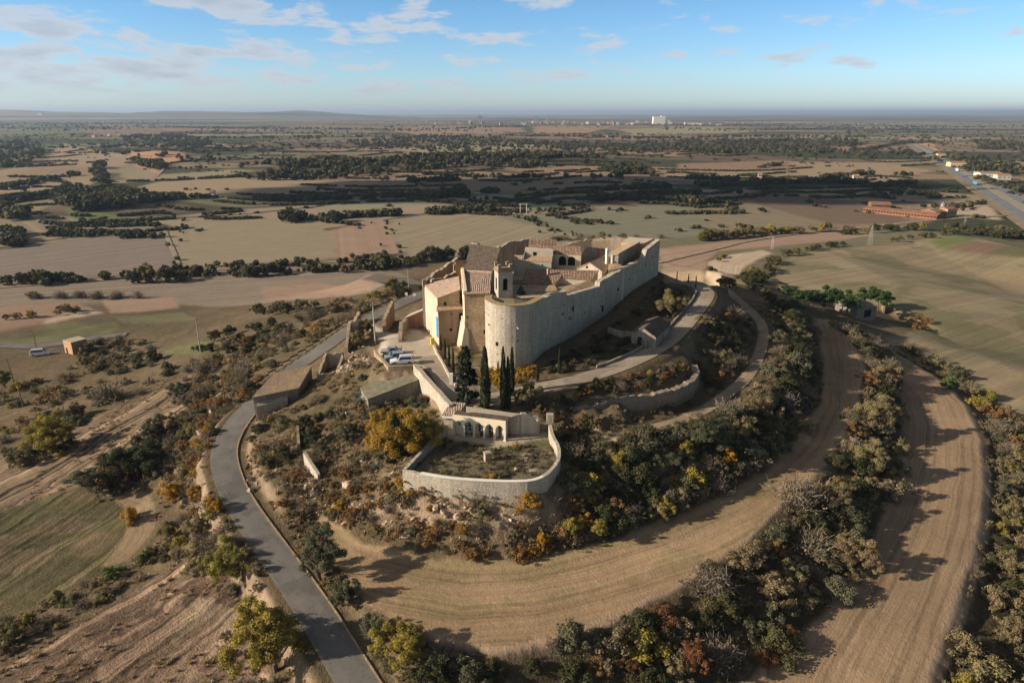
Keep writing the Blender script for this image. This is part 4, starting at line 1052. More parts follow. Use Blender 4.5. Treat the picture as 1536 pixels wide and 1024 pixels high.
scatter([(370, 740), (480, 740), (560, 770), (480, 800), (520, 900), (450, 860), (400, 800)], 34, {'bare': 3, 'rust': 1.5, 'khaki': 1, 'olive': .6}, (.6, 1.6), 'on the stony bank right of the road', 'right of the road', .8, AV)
scatter([(560, 960), (640, 985), (700, 1000), (720, 1040), (600, 1040)], 14, {'bare': 2, 'khaki': 2, 'olive': 2}, (1.2, 2.6), 'on the bank at the lower field corner', 'at the lower field corner', .8, AV)
scatter([(330, 640), (300, 690), (318, 760), (260, 775), (235, 690), (290, 610)], 46, {'bare': 4, 'rust': 3, 'yellow': 1.2, 'khaki': 1, 'olive': 1.2}, (1.0, 2.6), 'on the verge left of the road bend', 'left of the road bend', .8, AV)
scatter([(310, 770), (350, 780), (390, 850), (400, 905), (330, 880), (250, 840), (200, 850), (240, 800)], 46, {'bare': 4, 'khaki': 3, 'olive': 2, 'ygreen': 1}, (1.0, 2.4), 'between the road and the lower fields', 'between road and lower fields', .8, AV)
scatter([(-20, 1000), (-20, 940), (60, 905), (200, 840), (245, 850), (190, 880), (60, 965)], 34, {'khaki': 3, 'bare': 3, 'lime': 1, 'ygreen': 1}, (.9, 2.2), 'along the bank dividing the two lower fields', 'dividing the lower fields', .85, AV)
scatter([(330, 950), (390, 900), (440, 990), (470, 1040), (350, 1040)], 18, {'bare': 3, 'rust': 1.5, 'khaki': 1.5}, (.8, 1.8), 'at the foot of the tall roadside tree', 'by the tall roadside tree', .8, AV)
scatter([(300, 640), (240, 560), (330, 525), (420, 520), (470, 520), (380, 590), (350, 600)], 55, {'bare': 3, 'rust': 2.5, 'olive': 2.5, 'khaki': 1.5, 'oak': 1}, (1.2, 3.2), 'on the hillside behind the tiled barn', 'behind the tiled barn', .85, AV)
scatter([(420, 500), (500, 450), (590, 440), (600, 448), (545, 476), (480, 520)], 50, {'khaki': 4, 'bare': 3, 'rust': 1.5, 'ygreen': 1}, (1.6, 3.6), 'on the slope beside the upper road', 'beside the upper road', .85, AV)
scatter([(0, 560), (140, 540), (240, 548), (230, 590), (150, 620), (60, 680), (0, 690)], 40, {'bare': 3, 'khaki': 2, 'rust': 1.5, 'olive': 1.5, 'ygreen': .7}, (1.2, 3.0), 'on the left edge of the striped tillage', 'by the striped tillage', 1, AV)
scatter([(780, 605), (850, 590), (960, 560), (1020, 548), (1030, 560), (980, 582), (930, 592), (860, 606), (830, 622)], 60, {'oak': 3, 'rust': 3, 'bare': 1.5, 'ygreen': .8}, (.8, 1.8), 'on the bank above the dry stone wall', 'above the dry stone wall', .7, AV)
scatter([(860, 655), (1000, 648), (1060, 640), (1080, 660), (960, 690), (860, 700)], 40, {'bare': 3, 'rust': 2, 'khaki': 1}, (.6, 1.6), 'on the edge of the dirt terrace', 'on the terrace edge', .8, AV)
scatter([(810, 556), (890, 505), (950, 465), (990, 425), (1040, 440), (1000, 495), (930, 535), (850, 562)], 90, {'oak': 5, 'bare': 2, 'rust': .6}, (.7, 2.0), 'in the dark garden under the castle wall', 'in the castle garden', .8, AV)
scatter([(800, 615), (850, 612), (905, 632), (860, 662), (838, 645)], 26, {'oak': 3, 'bare': 2, 'khaki': 1, 'rust': 1}, (.8, 2.0), 'on the bank right of the iron gate', 'right of the iron gate', .7, AV)
scatter([(1120, 640), (1165, 600), (1190, 550), (1190, 500), (1170, 460), (1195, 470), (1212, 540), (1200, 600), (1150, 660)], 34, {'oak': 4, 'olive': 2, 'khaki': 1.5}, (3.5, 5.6), 'along the brow right of the track', 'along the brow', .5, AV)
scatter([(740, 556), (800, 546), (800, 562), (745, 585), (715, 560)], 46, {'yellow': 8, 'rust': 1}, (.9, 1.6), 'at the foot of the round bastion', 'at the bastion foot', .7, AV)
scatter([(684, 535), (704, 532), (716, 552), (700, 580), (684, 560)], 18, {'yellow': 2, 'oak': 3, 'olive': 1}, (.7, 1.6), 'in the terraced garden under the tan house wall', 'in the terraced garden', .7, AV)
scatter([(640, 690), (820, 665), (838, 690), (800, 715), (640, 706)], 30, {'bare': 5, 'rust': 1, 'olive': 1.5}, (.35, .8), 'inside the walled yard', 'inside the walled yard', .8)
bush_px(693, 532, 24, 'yellow', 'orange creeper climbing at the foot of the flared buttress', wide=.7)
bush_px(776, 672, 20, 'yellow', 'orange shrub at the paving corner inside the walled yard', wide=.7)
bush_px(739, 719, 18, 'yellow', 'yellow green shrub against the front wall inside the yard', wide=1.1)
bush_px(658, 512, 6, 'lime', 'little green shrub under the yellow letterbox on the house corner')
for px, py, h in ((1378, 478, 12), (1390, 484, 14), (1372, 492, 12), (1384, 494, 12)):
    bush_px(px, py, h, 'rust', 'rust brown brush heap at the yard corner of the grey shed', 'brush heap by the shed', 1.6)
scatter([(115, 540), (150, 508), (215, 513), (245, 538), (200, 560), (130, 560)], 46, {'khaki': 3, 'olive': 3, 'bare': 3, 'oak': 1}, (1.6, 3.4), 'in the thicket right of the brick hut', 'right of the brick hut', .8, AV)
scatter([(0, 600), (60, 580), (110, 560), (120, 575), (70, 620), (20, 690), (0, 700)], 30, {'rust': 3, 'khaki': 2, 'bare': 2, 'ygreen': 1}, (1.4, 3.0), 'by the dark poles at the left edge', 'by the left edge poles', .8, AV)
scatter([(240, 690), (300, 560), (372, 600), (340, 650), (318, 700), (270, 720)], 60, {'rust': 4, 'olive': 2, 'oak': 1.5, 'bare': 2, 'khaki': 1.5}, (1.2, 3.0), 'on the slope left of the road', 'left of the asphalt road', .8, AV)
scatter([(300, 560), (330, 520), (430, 490), (470, 510), (400, 560), (372, 598)], 50, {'olive': 3, 'oak': 2, 'khaki': 3, 'bare': 2, 'rust': 1.5}, (1.6, 3.6), 'on the hillside above the barn', 'above the barn', .8, AV)
scatter([(20, 690), (40, 640), (115, 620), (125, 650), (80, 700)], 26, {'ygreen': 4, 'khaki': 2, 'olive': 2}, (1.8, 3.4), 'in the yellow green clump at the left edge of the tillage', 'at the left edge of the tillage', .7, AV)
scatter([(150, 690), (240, 640), (262, 690), (240, 730), (170, 745)], 26, {'oak': 3, 'olive': 2, 'bare': 2, 'rust': 1.5}, (1.8, 3.4), 'round the big dark oak', 'round the big dark oak', .7, AV)
scatter([(552, 612), (600, 604), (634, 592), (642, 606), (600, 625), (556, 632)], 16, {'olive': 3, 'oak': 2, 'rust': 2, 'dry': 2}, (1.4, 2.6), 'along the wall of the mossy roofed shed', 'along the mossy roofed shed', .7)
# cactus like agaves on the ruined slope
def agave(px, py, s, label):
    x, y, z = hit(px, py); mb = MB()
    for k in range(16):
        a = k * 2.4; e = .35 + .9 * (k / 16); L = s * random.uniform(.8, 1.1); w = s * .13
        d = (math.cos(a) * math.cos(e), math.sin(a) * math.cos(e), math.sin(e)); n = (-math.sin(a), math.cos(a))
        b0, b1 = (x + n[0] * w, y + n[1] * w, z + .05), (x - n[0] * w, y - n[1] * w, z + .05)
        m0, m1 = [(x + d[0] * L * .55 + q * n[0] * w, y + d[1] * L * .55 + q * n[1] * w, z + d[2] * L * .55 + .05) for q in (1, -1)]
        tp = (x + d[0] * L, y + d[1] * L, z + d[2] * L * .9); c = (x + d[0] * L * .5, y + d[1] * L * .5, z + d[2] * L * .5 - .08)
        mb.poly([b0, m0, c]); mb.poly([b0, c, b1]); mb.poly([b1, c, m1]); mb.poly([m0, tp, c]); mb.poly([c, tp, m1]); mb.poly([m1, tp, m0]); mb.poly([b1, m1, m0, b0])
    o = mb.make('agave', M['agave']); tag(o, label, 'plant')
M['agave'] = plain('agave leaf', (.2, .28, .24), .6, .2)
agave(541, 604, 2.0, 'large blue green agave at the end of the mossy roofed shed')
agave(562, 702, 1.3, 'blue green agave on the ruined slope left of the yard corner')
agave(545, 690, 1.0, 'small agave beside a white boulder on the ruined slope')

# ---- trees along the hedges of the middle distance, each its own
MID = 0
def hedge_row(line, n, hr, mix, label, group, jit=3.0, tree_share=.6):
    global MID
    W = hits(line); L = resample(W, 2.0); sp = list(mix); pr = np.array([mix[s] for s in sp], float); pr /= pr.sum()
    word = {'olive': 'grey green', 'oak': 'dark green', 'khaki': 'khaki', 'yellow': 'yellow', 'ygreen': 'yellow green', 'red': 'rusty', 'rust': 'rusty', 'bare': 'bare', 'lime': 'green', 'pine': 'deep green'}
    for i in range(n):
        p = L[int(rng.integers(len(L)))]; x, y = p[0] + rng.normal() * jit, p[1] + rng.normal() * jit * .6
        s = sp[int(rng.choice(len(sp), p=pr))]; h = rng.uniform(*hr); k = int(rng.integers(4)); shp = SHAPE[s] if s != 'rust' else 'loose'
        o = obj({'bare': 'bare_tree', 'oak': 'hedge_oak', 'khaki': 'hedge_tree', 'ygreen': 'hedge_tree', 'olive': 'hedge_olive', 'rust': 'hedge_bush', 'yellow': 'hedge_tree', 'pine': 'hedge_pine', 'red': 'hedge_tree', 'lime': 'hedge_tree'}[s], proto(shp, s, k), None, (x, y, h1(x, y) - .08 * h))
        o.scale = (h * rng.uniform(.9, 1.3), h * rng.uniform(.9, 1.3), h); o.rotation_euler = (0, 0, rng.uniform(0, 6.28))
        tag(o, f'{word[s]} hedge tree {label}', 'tree', f'{word[s]} trees {group}'); MID += 1
mixA = {'oak': 5, 'khaki': 3, 'olive': 1, 'ygreen': 1}
hedge_row([(1035, 362), (1100, 358), (1160, 352), (1240, 347)], 34, (4, 9), {'khaki': 5, 'ygreen': 2, 'bare': 3, 'oak': 1.5}, 'in the row behind the castle right end', 'behind the castle right end')
hedge_row([(1120, 440), (1145, 415), (1165, 392), (1200, 380), (1240, 372), (1290, 366)], 44, (3, 6), {'oak': 4, 'olive': 3, 'khaki': 2}, 'along the top edge of the big field', 'along the big field', 2)
hedge_row([(1330, 364), (1400, 356), (1440, 352)], 14, (3, 5), mixA, 'at the far corner of the big field', 'at the far corner of the big field', 2)
hedge_row([(1470, 352), (1500, 356), (1560, 360)], 22, (5, 9), mixA, 'in the copse at the right edge past the big field', 'in the right copse', 6)
hedge_row([(0, 428), (60, 424), (100, 420)], 12, (3, 8), mixA, 'along the left valley path', 'along the left valley path', 2)
hedge_row([(195, 424), (215, 423), (240, 424), (268, 421)], 7, (7, 10), {'oak': 4, 'khaki': 1}, 'in the clump where the valley paths meet', 'where the valley paths meet', 2)
hedge_row([(350, 417), (365, 416), (390, 414), (410, 412)], 7, (4, 8), {'oak': 4, 'olive': 2}, 'in the clump right of the path fork', 'right of the path fork', 2)
hedge_row([(540, 404), (600, 398), (615, 394), (650, 390), (690, 386)], 18, (5, 10), {'oak': 4, 'khaki': 2, 'red': .7, 'olive': 1}, 'left of the castle along the valley path', 'left of the castle', 2.5)
hedge_row([(20, 448), (100, 447), (150, 448), (215, 447)], 14, (2.5, 5), {'bare': 5, 'khaki': 1}, 'on the bank of the reddish strip field', 'on the strip field bank', 2)
hedge_row([(370, 473), (400, 470), (440, 468), (470, 464)], 10, (3, 5), mixA, 'below the reddish field at the hill foot', 'at the hill foot', 3)
hedge_row([(575, 444), (590, 440), (605, 437), (625, 434)], 9, (3, 5), {'oak': 4, 'olive': 2, 'yellow': 1}, 'behind the upper road by the castle left side', 'by the castle left side', 1.5)
hedge_row([(55, 470), (100, 466), (140, 468), (10, 480)], 10, (2, 4), mixA, 'by the small stony yard at the left', 'by the stony yard', 2)
hedge_row([(830, 360), (880, 358), (960, 356), (1000, 360)], 16, (2, 5), {'khaki': 3, 'bare': 3}, 'behind the castle back wall', 'behind the castle back wall', 2.5)
hedge_row([(1240, 352), (1275, 352), (1330, 348), (1380, 345), (1440, 343)], 16, (4, 8), mixA, 'along the valley lane at the right', 'along the right valley lane', 3)
hedge_row([(1060, 408), (1075, 392), (1090, 384)], 8, (2.5, 4), mixA, 'left of the pale ploughed strip', 'left of the pale strip', 2)

# ---- undergrowth nobody could count
def merged(name, spots, shapes, mat, seed=3):
    """one mesh of many small plants; spots = (x, y, h, w)"""
    r = np.random.default_rng(seed); VQ = []; TT_ = []
    base = []
    for k, s in enumerate(shapes):
        Q, T = crown(500 + 13 * k, s)
        if len(Q) > 400:                     # low cover: fewer, larger leaves
            i = r.choice(len(Q), 300, replace=False); Q, T = Q[i], T[i]; c0 = Q.mean(1, keepdims=True); Q = c0 + (Q - c0) * (2.0 if s != 'twigs' else 1.5)
        base.append((Q, T))
    for (x, y, h, w) in spots:
        Q, T = base[int(r.integers(len(base)))]; a = r.uniform(0, 6.283); c, s = math.cos(a), math.sin(a)
        X = (Q[..., 0] * c - Q[..., 1] * s) * h * w; Y = (Q[..., 0] * s + Q[..., 1] * c) * h * w
        VQ.append(np.stack([X + x, Y + y, Q[..., 2] * h + 0], -1)); TT_.append(np.clip(T * .5 + r.uniform(0, .5), 0, 1))
    zz = H(np.array([s[0] for s in spots]), np.array([s[1] for s in spots]))
    for q, z in zip(VQ, zz): q[..., 2] += z - .02
    Q = np.concatenate(VQ); T = np.concatenate(TT_)
    o = obj(name, quads_mesh(name, Q, T, mat)); o['kind'] = 'stuff'; return o
def tuft(seed):
    r = np.random.default_rng(seed); n = 26; a = r.uniform(0, 6.283, n); e = r.uniform(.5, 1.4, n); L = r.uniform(.6, 1.1, n)
    d = np.stack([np.cos(a) * np.cos(e), np.sin(a) * np.cos(e), np.sin(e)], 1); sd = np.stack([-np.sin(a), np.cos(a), a * 0], 1) * .09
    b = r.normal(size=(n, 3)) * .15; b[:, 2] = 0; tp = b + d * L[:, None]
    return np.stack([b - sd, b + sd, tp + sd * .25, tp - sd * .25], 1), r.uniform(.1, .9, n)
_crown = crown
def crown(seed, kind):
    return tuft(seed) if kind == 'tuft' else _crown(seed, kind)
def random_spots(n, poly_px, hr, wr, seed, dens=None, avoid=AV):
    r = np.random.default_rng(seed); W = np.array([p[:2] for p in hits(poly_px)]); x0, y0 = W.min(0); x1, y1 = W.max(0)
    x = r.uniform(x0, x1, n * 4); y = r.uniform(y0, y1, n * 4); m = inpoly(x, y, W) & (fbm(x / 5, y / 5, seed, 3) > .44)
    for a in avoid: m &= ~inpoly(x, y, a)
    x, y = x[m][:n], y[m][:n]
    return [(a, b, r.uniform(*hr), r.uniform(*wr)) for a, b in zip(x, y)]
HILL = [(365, 700), (380, 640), (480, 560), (560, 545), (660, 610), (600, 705), (700, 745), (840, 750), (860, 640), (1060, 600), (1110, 470), (1140, 440), (1225, 490), (1228, 600), (1150, 705), (920, 808), (700, 840), (540, 800), (470, 760), (560, 985), (520, 960), (430, 800)]
merged('dry_grass', random_spots(5200, HILL, (.35, .9), (.8, 1.4), 5), ['tuft'] * 5, LM['grass'], 5)
merged('undergrowth', random_spots(1500, HILL, (.5, 1.3), (1.0, 1.8), 6), ['loose', 'twigs', 'bush'], LM['scrub'], 6)
merged('dry_grass', random_spots(1000, [(-40, 1040), (-40, 900), (60, 700), (240, 560), (330, 560), (310, 700), (330, 790), (440, 980), (470, 1040)], (.3, .7), (.8, 1.5), 8, avoid=AV + [np.array(FIELD_A)[:, :2]]), ['tuft'] * 5, LM['grass'], 8)
merged('hedge_undergrowth', random_spots(1100, band, (.7, 1.6), (1.0, 1.6), 9), ['loose', 'twigs', 'bush'], LM['scrub'], 9)
merged('hedge_undergrowth', random_spots(900, [(1345, 520), (1470, 600), (1500, 700), (1490, 830), (1425, 1030), (1560, 1030), (1580, 760), (1530, 640)], (.7, 1.6), (1, 1.6), 10), ['loose', 'twigs', 'bush'], LM['scrub'], 10)

merged('yard_weeds', random_spots(240, YARD, (.25, .7), (1.0, 1.7), 15, avoid=[np.array(hits([(664, 640), (828, 640), (828, 656), (766, 670), (745, 672), (650, 657)]))[:, :2]]), ['twigs', 'loose', 'tuft'], LM['scrub'], 15)

ring = np.array(F2_OUT); out = [(a + 26, b + 4) for a, b in F2_OUT]
merged('dry_grass', random_spots(900, F2_OUT + out[::-1], (.4, 1.0), (.9, 1.6), 21, avoid=[np.array(W_F2)[:, :2]]), ['tuft', 'twigs', 'tuft', 'loose'], LM['scrub'], 21)
o1 = F1_OUT[3:]; merged('dry_grass', random_spots(900, o1 + [(a + 12, b + 16) for a, b in o1][::-1], (.4, 1.0), (.9, 1.6), 22, avoid=[np.array(W_F1)[:, :2]]), ['tuft', 'twigs', 'tuft', 'loose'], LM['scrub'], 22)
# ---- far woodland, one mass
def far_band(poly, n, hr, seed, clump=True):
    r = np.random.default_rng(seed); W = np.array([p[:2] for p in hits(poly)]); x0, y0 = W.min(0); x1, y1 = W.max(0)
    x = r.uniform(x0, x1, n * 8); y = r.uniform(y0, y1, n * 8); m = inpoly(x, y, W)
    if clump: m &= fbm(x / 60, y / 60, seed, 3) > .42
    x, y = x[m][:n], y[m][:n]; return [(a, b, r.uniform(*hr), r.uniform(.9, 1.5)) for a, b in zip(x, y)]
def far_line(line, n, hr, seed, w=4):
    r = np.random.default_rng(seed); L = np.array(resample(hits(line), 3.0)); k = r.integers(0, len(L), n)
    # gaps along the row
    g = vnoise(k / 6.0, k * 0.0, seed) > .28; k = k[g]
    return [(L[i, 0] + r.normal() * w, L[i, 1] + r.normal() * w, r.uniform(*hr), r.uniform(.9, 1.5)) for i in k]
S = []
for i, (ln, n, hr) in enumerate([
    ([(190, 303), (260, 299), (330, 298), (430, 302), (520, 299), (600, 296), (740, 290)], 330, (3, 8)), ([(410, 330), (450, 331), (500, 333)], 90, (5, 10)), ([(500, 328), (560, 324), (640, 322), (740, 316)], 190, (3, 7)),
    ([(60, 352), (120, 354), (230, 356)], 120, (2, 5)), ([(110, 338), (240, 340)], 60, (2, 5)), ([(0, 305), (40, 300), (95, 288), (115, 275)], 120, (3, 7)), ([(0, 285), (60, 272), (110, 262)], 90, (3, 7)), ([(0, 312), (30, 330)], 40, (5, 9)),
    ([(150, 250), (152, 262), (158, 280)], 34, (6, 12)), ([(265, 330), (275, 405)], 18, (1.5, 3)), ([(270, 405), (420, 398), (590, 386)], 80, (2, 4)), ([(0, 427), (130, 421), (270, 408)], 70, (2, 5)), ([(275, 414), (400, 410), (540, 404), (600, 400)], 90, (2, 5)),
    ([(720, 300), (800, 294), (890, 290)], 60, (2, 5)), ([(745, 320), (830, 316), (890, 312)], 60, (2, 4)), ([(880, 300), (960, 300), (1020, 302), (1060, 306)], 110, (4, 8)), ([(830, 285), (900, 286), (1020, 280), (1150, 278)], 170, (4, 8)), ([(960, 293), (1040, 290), (1100, 290)], 80, (3, 6)),
    ([(1030, 268), (1110, 272), (1170, 276), (1240, 274), (1290, 276)], 170, (4, 8)), ([(1220, 270), (1290, 262), (1370, 264)], 110, (4, 8)), ([(1290, 282), (1370, 276), (1420, 280)], 70, (3, 7)), ([(1300, 296), (1380, 290), (1400, 298)], 50, (3, 6)),
    ([(640, 262), (720, 266), (830, 266), (940, 266)], 120, (3, 7)), ([(600, 274), (700, 270)], 60, (4, 8)), ([(1380, 312), (1420, 314), (1470, 306)], 30, (3, 5)), ([(1140, 252), (1180, 246)], 40, (3, 6)),
    ([(745, 318), (790, 328), (830, 345), (860, 352)], 40, (1.5, 3.5)), ([(580, 332), (603, 380)], 24, (1, 2.5)), ([(1080, 300), (1100, 318)], 30, (2, 5)), ([(650, 298), (690, 292)], 40, (6, 11)),
    ([(200, 205), (330, 208), (460, 206), (600, 206), (760, 208)], 240, (5, 10)), ([(640, 205), (800, 204), (960, 208), (1150, 205), (1300, 206)], 300, (5, 10)), ([(450, 192), (600, 196), (780, 190)], 160, (5, 10)), ([(240, 190), (420, 194), (560, 194)], 140, (5, 10)),
    ([(1000, 192), (1140, 196), (1300, 192), (1536, 190)], 300, (5, 10)), ([(900, 186), (1100, 188), (1300, 184)], 200, (5, 10)), ([(1400, 240), (1460, 262), (1540, 300)], 70, (3, 6)), ([(1430, 236), (1500, 246), (1550, 262)], 120, (5, 10)), ([(1470, 270), (1536, 290)], 60, (4, 8)), ([(1180, 224), (1300, 226), (1370, 214)], 130, (4, 9))]):
    S += far_line(ln, n, hr, 300 + i)
for i, (pl, n, hr) in enumerate([
    ([(85, 305), (100, 292), (190, 288), (235, 300), (232, 325), (180, 322), (100, 316)], 330, (5, 11)), ([(180, 205), (260, 202), (320, 212), (300, 222), (200, 222)], 260, (5, 11)), ([(200, 240), (245, 246), (250, 256), (210, 250)], 60, (6, 11)),
    ([(270, 215), (340, 218), (350, 245), (290, 250), (260, 240)], 150, (4, 8)), ([(345, 265), (370, 248), (470, 240), (560, 240), (700, 232), (880, 232), (912, 246), (800, 252), (660, 256), (560, 262), (480, 270), (390, 272)], 900, (5, 10)),
    ([(520, 212), (640, 206), (800, 212), (980, 214), (1120, 222), (1120, 236), (960, 226), (780, 222), (640, 226), (540, 222)], 800, (5, 10)), ([(0, 214), (60, 210), (70, 240), (20, 262), (0, 262)], 240, (5, 10)),
    ([(1010, 212), (1150, 210), (1290, 212), (1300, 226), (1180, 232), (1020, 228)], 560, (5, 10)), ([(900, 252), (960, 250), (980, 262), (920, 262)], 120, (5, 10)), ([(1240, 190), (1300, 186), (1420, 190), (1400, 200), (1280, 202)], 200, (6, 11)),
    ([(0, 186), (240, 182), (240, 192), (100, 198), (0, 194)], 260, (6, 12)), ([(1440, 246), (1500, 250), (1520, 262), (1450, 258)], 90, (5, 10)), ([(1460, 212), (1536, 214), (1536, 226), (1470, 224)], 160, (6, 11)), ([(0, 345), (30, 348), (45, 375), (0, 372)], 60, (3, 7))]):
    S += far_band(pl, n, hr, 400 + i)
SL = []
r7 = np.random.default_rng(70)
for k in range(46):
    x0 = r7.uniform(-20, 1450); y0 = r7.uniform(208, 322); L_ = r7.uniform(60, 230) * (y0 - 150) / 110
    if (250 < x0 + L_ / 2 < 1050 and y0 > 312) or (1290 < x0 + L_ and y0 > 300): continue
    a_ = r7.normal() * .06; SL += far_line([(x0, y0), (x0 + L_ / 2, y0 + a_ * L_ * .5 + r7.normal() * 3), (x0 + L_, y0 + a_ * L_)], int(L_ * 1.5), (1.4, 3.6), 900 + k, 1.3)
# groups of long parallel terrace banks
for gi, (cx_, cy_, L_, n_, dy_, bow) in enumerate(((800, 312, 170, 4, 7, 6), (900, 298, 210, 3, 8, -5), (640, 248, 240, 4, 7, 5), (760, 262, 300, 3, 7, 7), (150, 336, 170, 4, 8, 5), (70, 300, 150, 5, 9, -6), (860, 246, 260, 4, 6, -4), (1230, 286, 200, 4, 7, 4), (1340, 282, 140, 4, 7, -3), (1060, 296, 150, 5, 6, 6),
      (420, 300, 260, 3, 7, 5), (320, 322, 150, 3, 7, 4), (600, 306, 240, 2, 9, -4), (1120, 262, 220, 3, 6, 4), (480, 234, 260, 3, 6, 4), (1000, 228, 240, 3, 5, 3), (330, 222, 180, 3, 5, 3), (1330, 238, 160, 3, 5, 3), (560, 284, 220, 2, 6, 3), (60, 240, 140, 4, 7, 4))):
    for q in range(n_):
        l = L_ * r7.uniform(.65, 1.1); x0 = cx_ - l / 2 + r7.normal() * 14; y0 = cy_ + (q - n_ / 2) * dy_; t_ = r7.normal() * 1.5
        SL += far_line([(x0, y0 - t_), (x0 + l * .25, y0 + bow * .7), (x0 + l * .5, y0 + bow), (x0 + l * .75, y0 + bow * .7), (x0 + l, y0 + t_)], int(l * 2.6), (1.2, 3.0), 1300 + gi * 9 + q, 1.1)
# scattered dots of trees over the far plain
r_ = np.random.default_rng(77); th = r_.uniform(-.72, .72, 5200); dd = np.exp(r_.uniform(math.log(1300), math.log(9000), 5200)); xs, ys = dd * np.sin(th), dd * np.cos(th)
m = fbm(xs / 330, ys / 260, 41, 4) > .56
S += [(a, b, h, w) for a, b, h, w in zip(xs[m], ys[m], r_.uniform(4, 8, m.sum()), r_.uniform(1, 2.2, m.sum()))]
x = r_.uniform(-2600, 2600, 160000); y = r_.uniform(480, 3000, 160000); m = (np.abs(x) < y * .85) & (TERR(x, y) > .5); x, y = x[m][:5200], y[m][:5200]
SL += [(a, b, h, w) for a, b, h, w in zip(x, y, r_.uniform(1.4, 3.6, len(x)), r_.uniform(1.1, 2.2, len(x)))]
print('far trees', len(S), 'mid', MID)
merged('terrace_hedges', SL, ['farlite'] * 4, leaf('terrace hedge leaves', [(.07, .07, .033)], .15, .45), 14)
cut = len(S) // 2
random.shuffle(S)
o = merged('far_woodland', S[:int(len(S) * .7)], ['far'] * 4, LM['far'], 12)
LM['far2'] = leaf('far khaki leaves', [(.10, .085, .04)], .15, .45)
o = merged('far_woodland', S[int(len(S) * .7):], ['far'] * 4, LM['far2'], 13)

# ------------------------------------------------------------------ walls along a line
def wall_mb(path, ztop, zbase, th, rag=0.0, seed=0, cap=None, step=.8):
    """standing wall: path of (x,y); ztop/zbase functions of (index fraction, x, y)"""
    L = resample([(p[0], p[1], k) for k, p in enumerate(path)], step); n = len(L); mb = MB(); rr = random.Random(seed)
    ring = []
    for i, p in enumerate(L):
        q0, q1 = L[max(0, i - 1)], L[min(n - 1, i + 1)]; dx, dy = q1[0] - q0[0], q1[1] - q0[1]; l = math.hypot(dx, dy) + 1e-9; nx, ny = -dy / l * th / 2, dx / l * th / 2
        zt = ztop(p[2], p[0], p[1]) + (rr.uniform(-rag, rag) if rag else 0); zb = zbase(p[2], p[0], p[1])
        ring.append(((p[0] + nx, p[1] + ny), (p[0] - nx, p[1] - ny), zt, zb))
    for i, (a, b, zt, zb) in enumerate(ring):
        mb.v += [(*a, zb), (*a, zt), (*b, zt), (*b, zb)]
        if i:
            k = i * 4
            for q in range(4): mb.f.append([k - 4 + q, k - 4 + (q + 1) % 4, k + (q + 1) % 4, k + q][::-1])
    mb.f.append([0, 1, 2, 3][::-1]); k = (n - 1) * 4; mb.f.append([k, k + 1, k + 2, k + 3]); return mb
def lerp_at(tab):
    def f(t, x=0, y=0):
        for (a, za), (b, zb) in zip(tab[:-1], tab[1:]):
            if t <= b: return za + (zb - za) * max(0, min(1, (t - a) / (b - a + 1e-9)))
        return tab[-1][1]
    return f
ground_base = lambda t, x, y: h1(x, y) - 1.2

def opening(mb, p, n, w, h, dz=.05):
    """dark recess plate on a wall face: p centre of its sill, n outward normal (2D)"""
    tx, ty = -n[1], n[0]; a = [(p[0] + tx * s * w / 2 + n[0] * d, p[1] + ty * s * w / 2 + n[1] * d) for d in (-.1, dz) for s in (-1, 1)]
    mb.prism([(*a[0], p[2] + h), (*a[1], p[2] + h), (*a[3], p[2] + h), (*a[2], p[2] + h)], p[2])
def add_window(parent, p, n, w=.8, h=1.1, frame=None, name='window'):
    m = MB(); opening(m, p, n, w, h); wn = m.make(name, M['dark'], parent)
    if frame:
        tx, ty = -n[1], n[0]; f = MB()
        for s in (-1, 1): opening(f, (p[0] + tx * s * (w / 2 + .07), p[1] + ty * s * (w / 2 + .07), p[2]), n, .14, h, .09)
        opening(f, (p[0], p[1], p[2] + h), n, w + .28, .14, .1); opening(f, (p[0], p[1], p[2] - .14), n, w + .36, .14, .13)
        fo = f.make('frame', frame, None); fo.parent = wn; L = parent.location; fo.data.transform(__import__('mathutils').Matrix.Translation(fo.location - L)); fo.location = (0, 0, 0)
    return wn
def edge_pt(c, k, s, z):
    """point on wall k of corner ring c at share s and height z, with its outward normal"""
    a, b = c[k], c[(k + 1) % len(c)]; dx, dy = b[0] - a[0], b[1] - a[1]; l = math.hypot(dx, dy)
    cx = sum(q[0] for q in c) / len(c); cy = sum(q[1] for q in c) / len(c); n = (dy / l, -dx / l)
    x, y = a[0] + dx * s, a[1] + dy * s
    if (x - cx) * n[0] + (y - cy) * n[1] < 0: n = (-n[0], -n[1])
    return (x, y, z), n
def grow(c, d):
    cx = sum(q[0] for q in c) / len(c); cy = sum(q[1] for q in c) / len(c); o = []
    for q in c:
        l = math.hypot(q[0] - cx, q[1] - cy); o.append((q[0] + (q[0] - cx) / l * d, q[1] + (q[1] - cy) / l * d, q[2]))
    return o
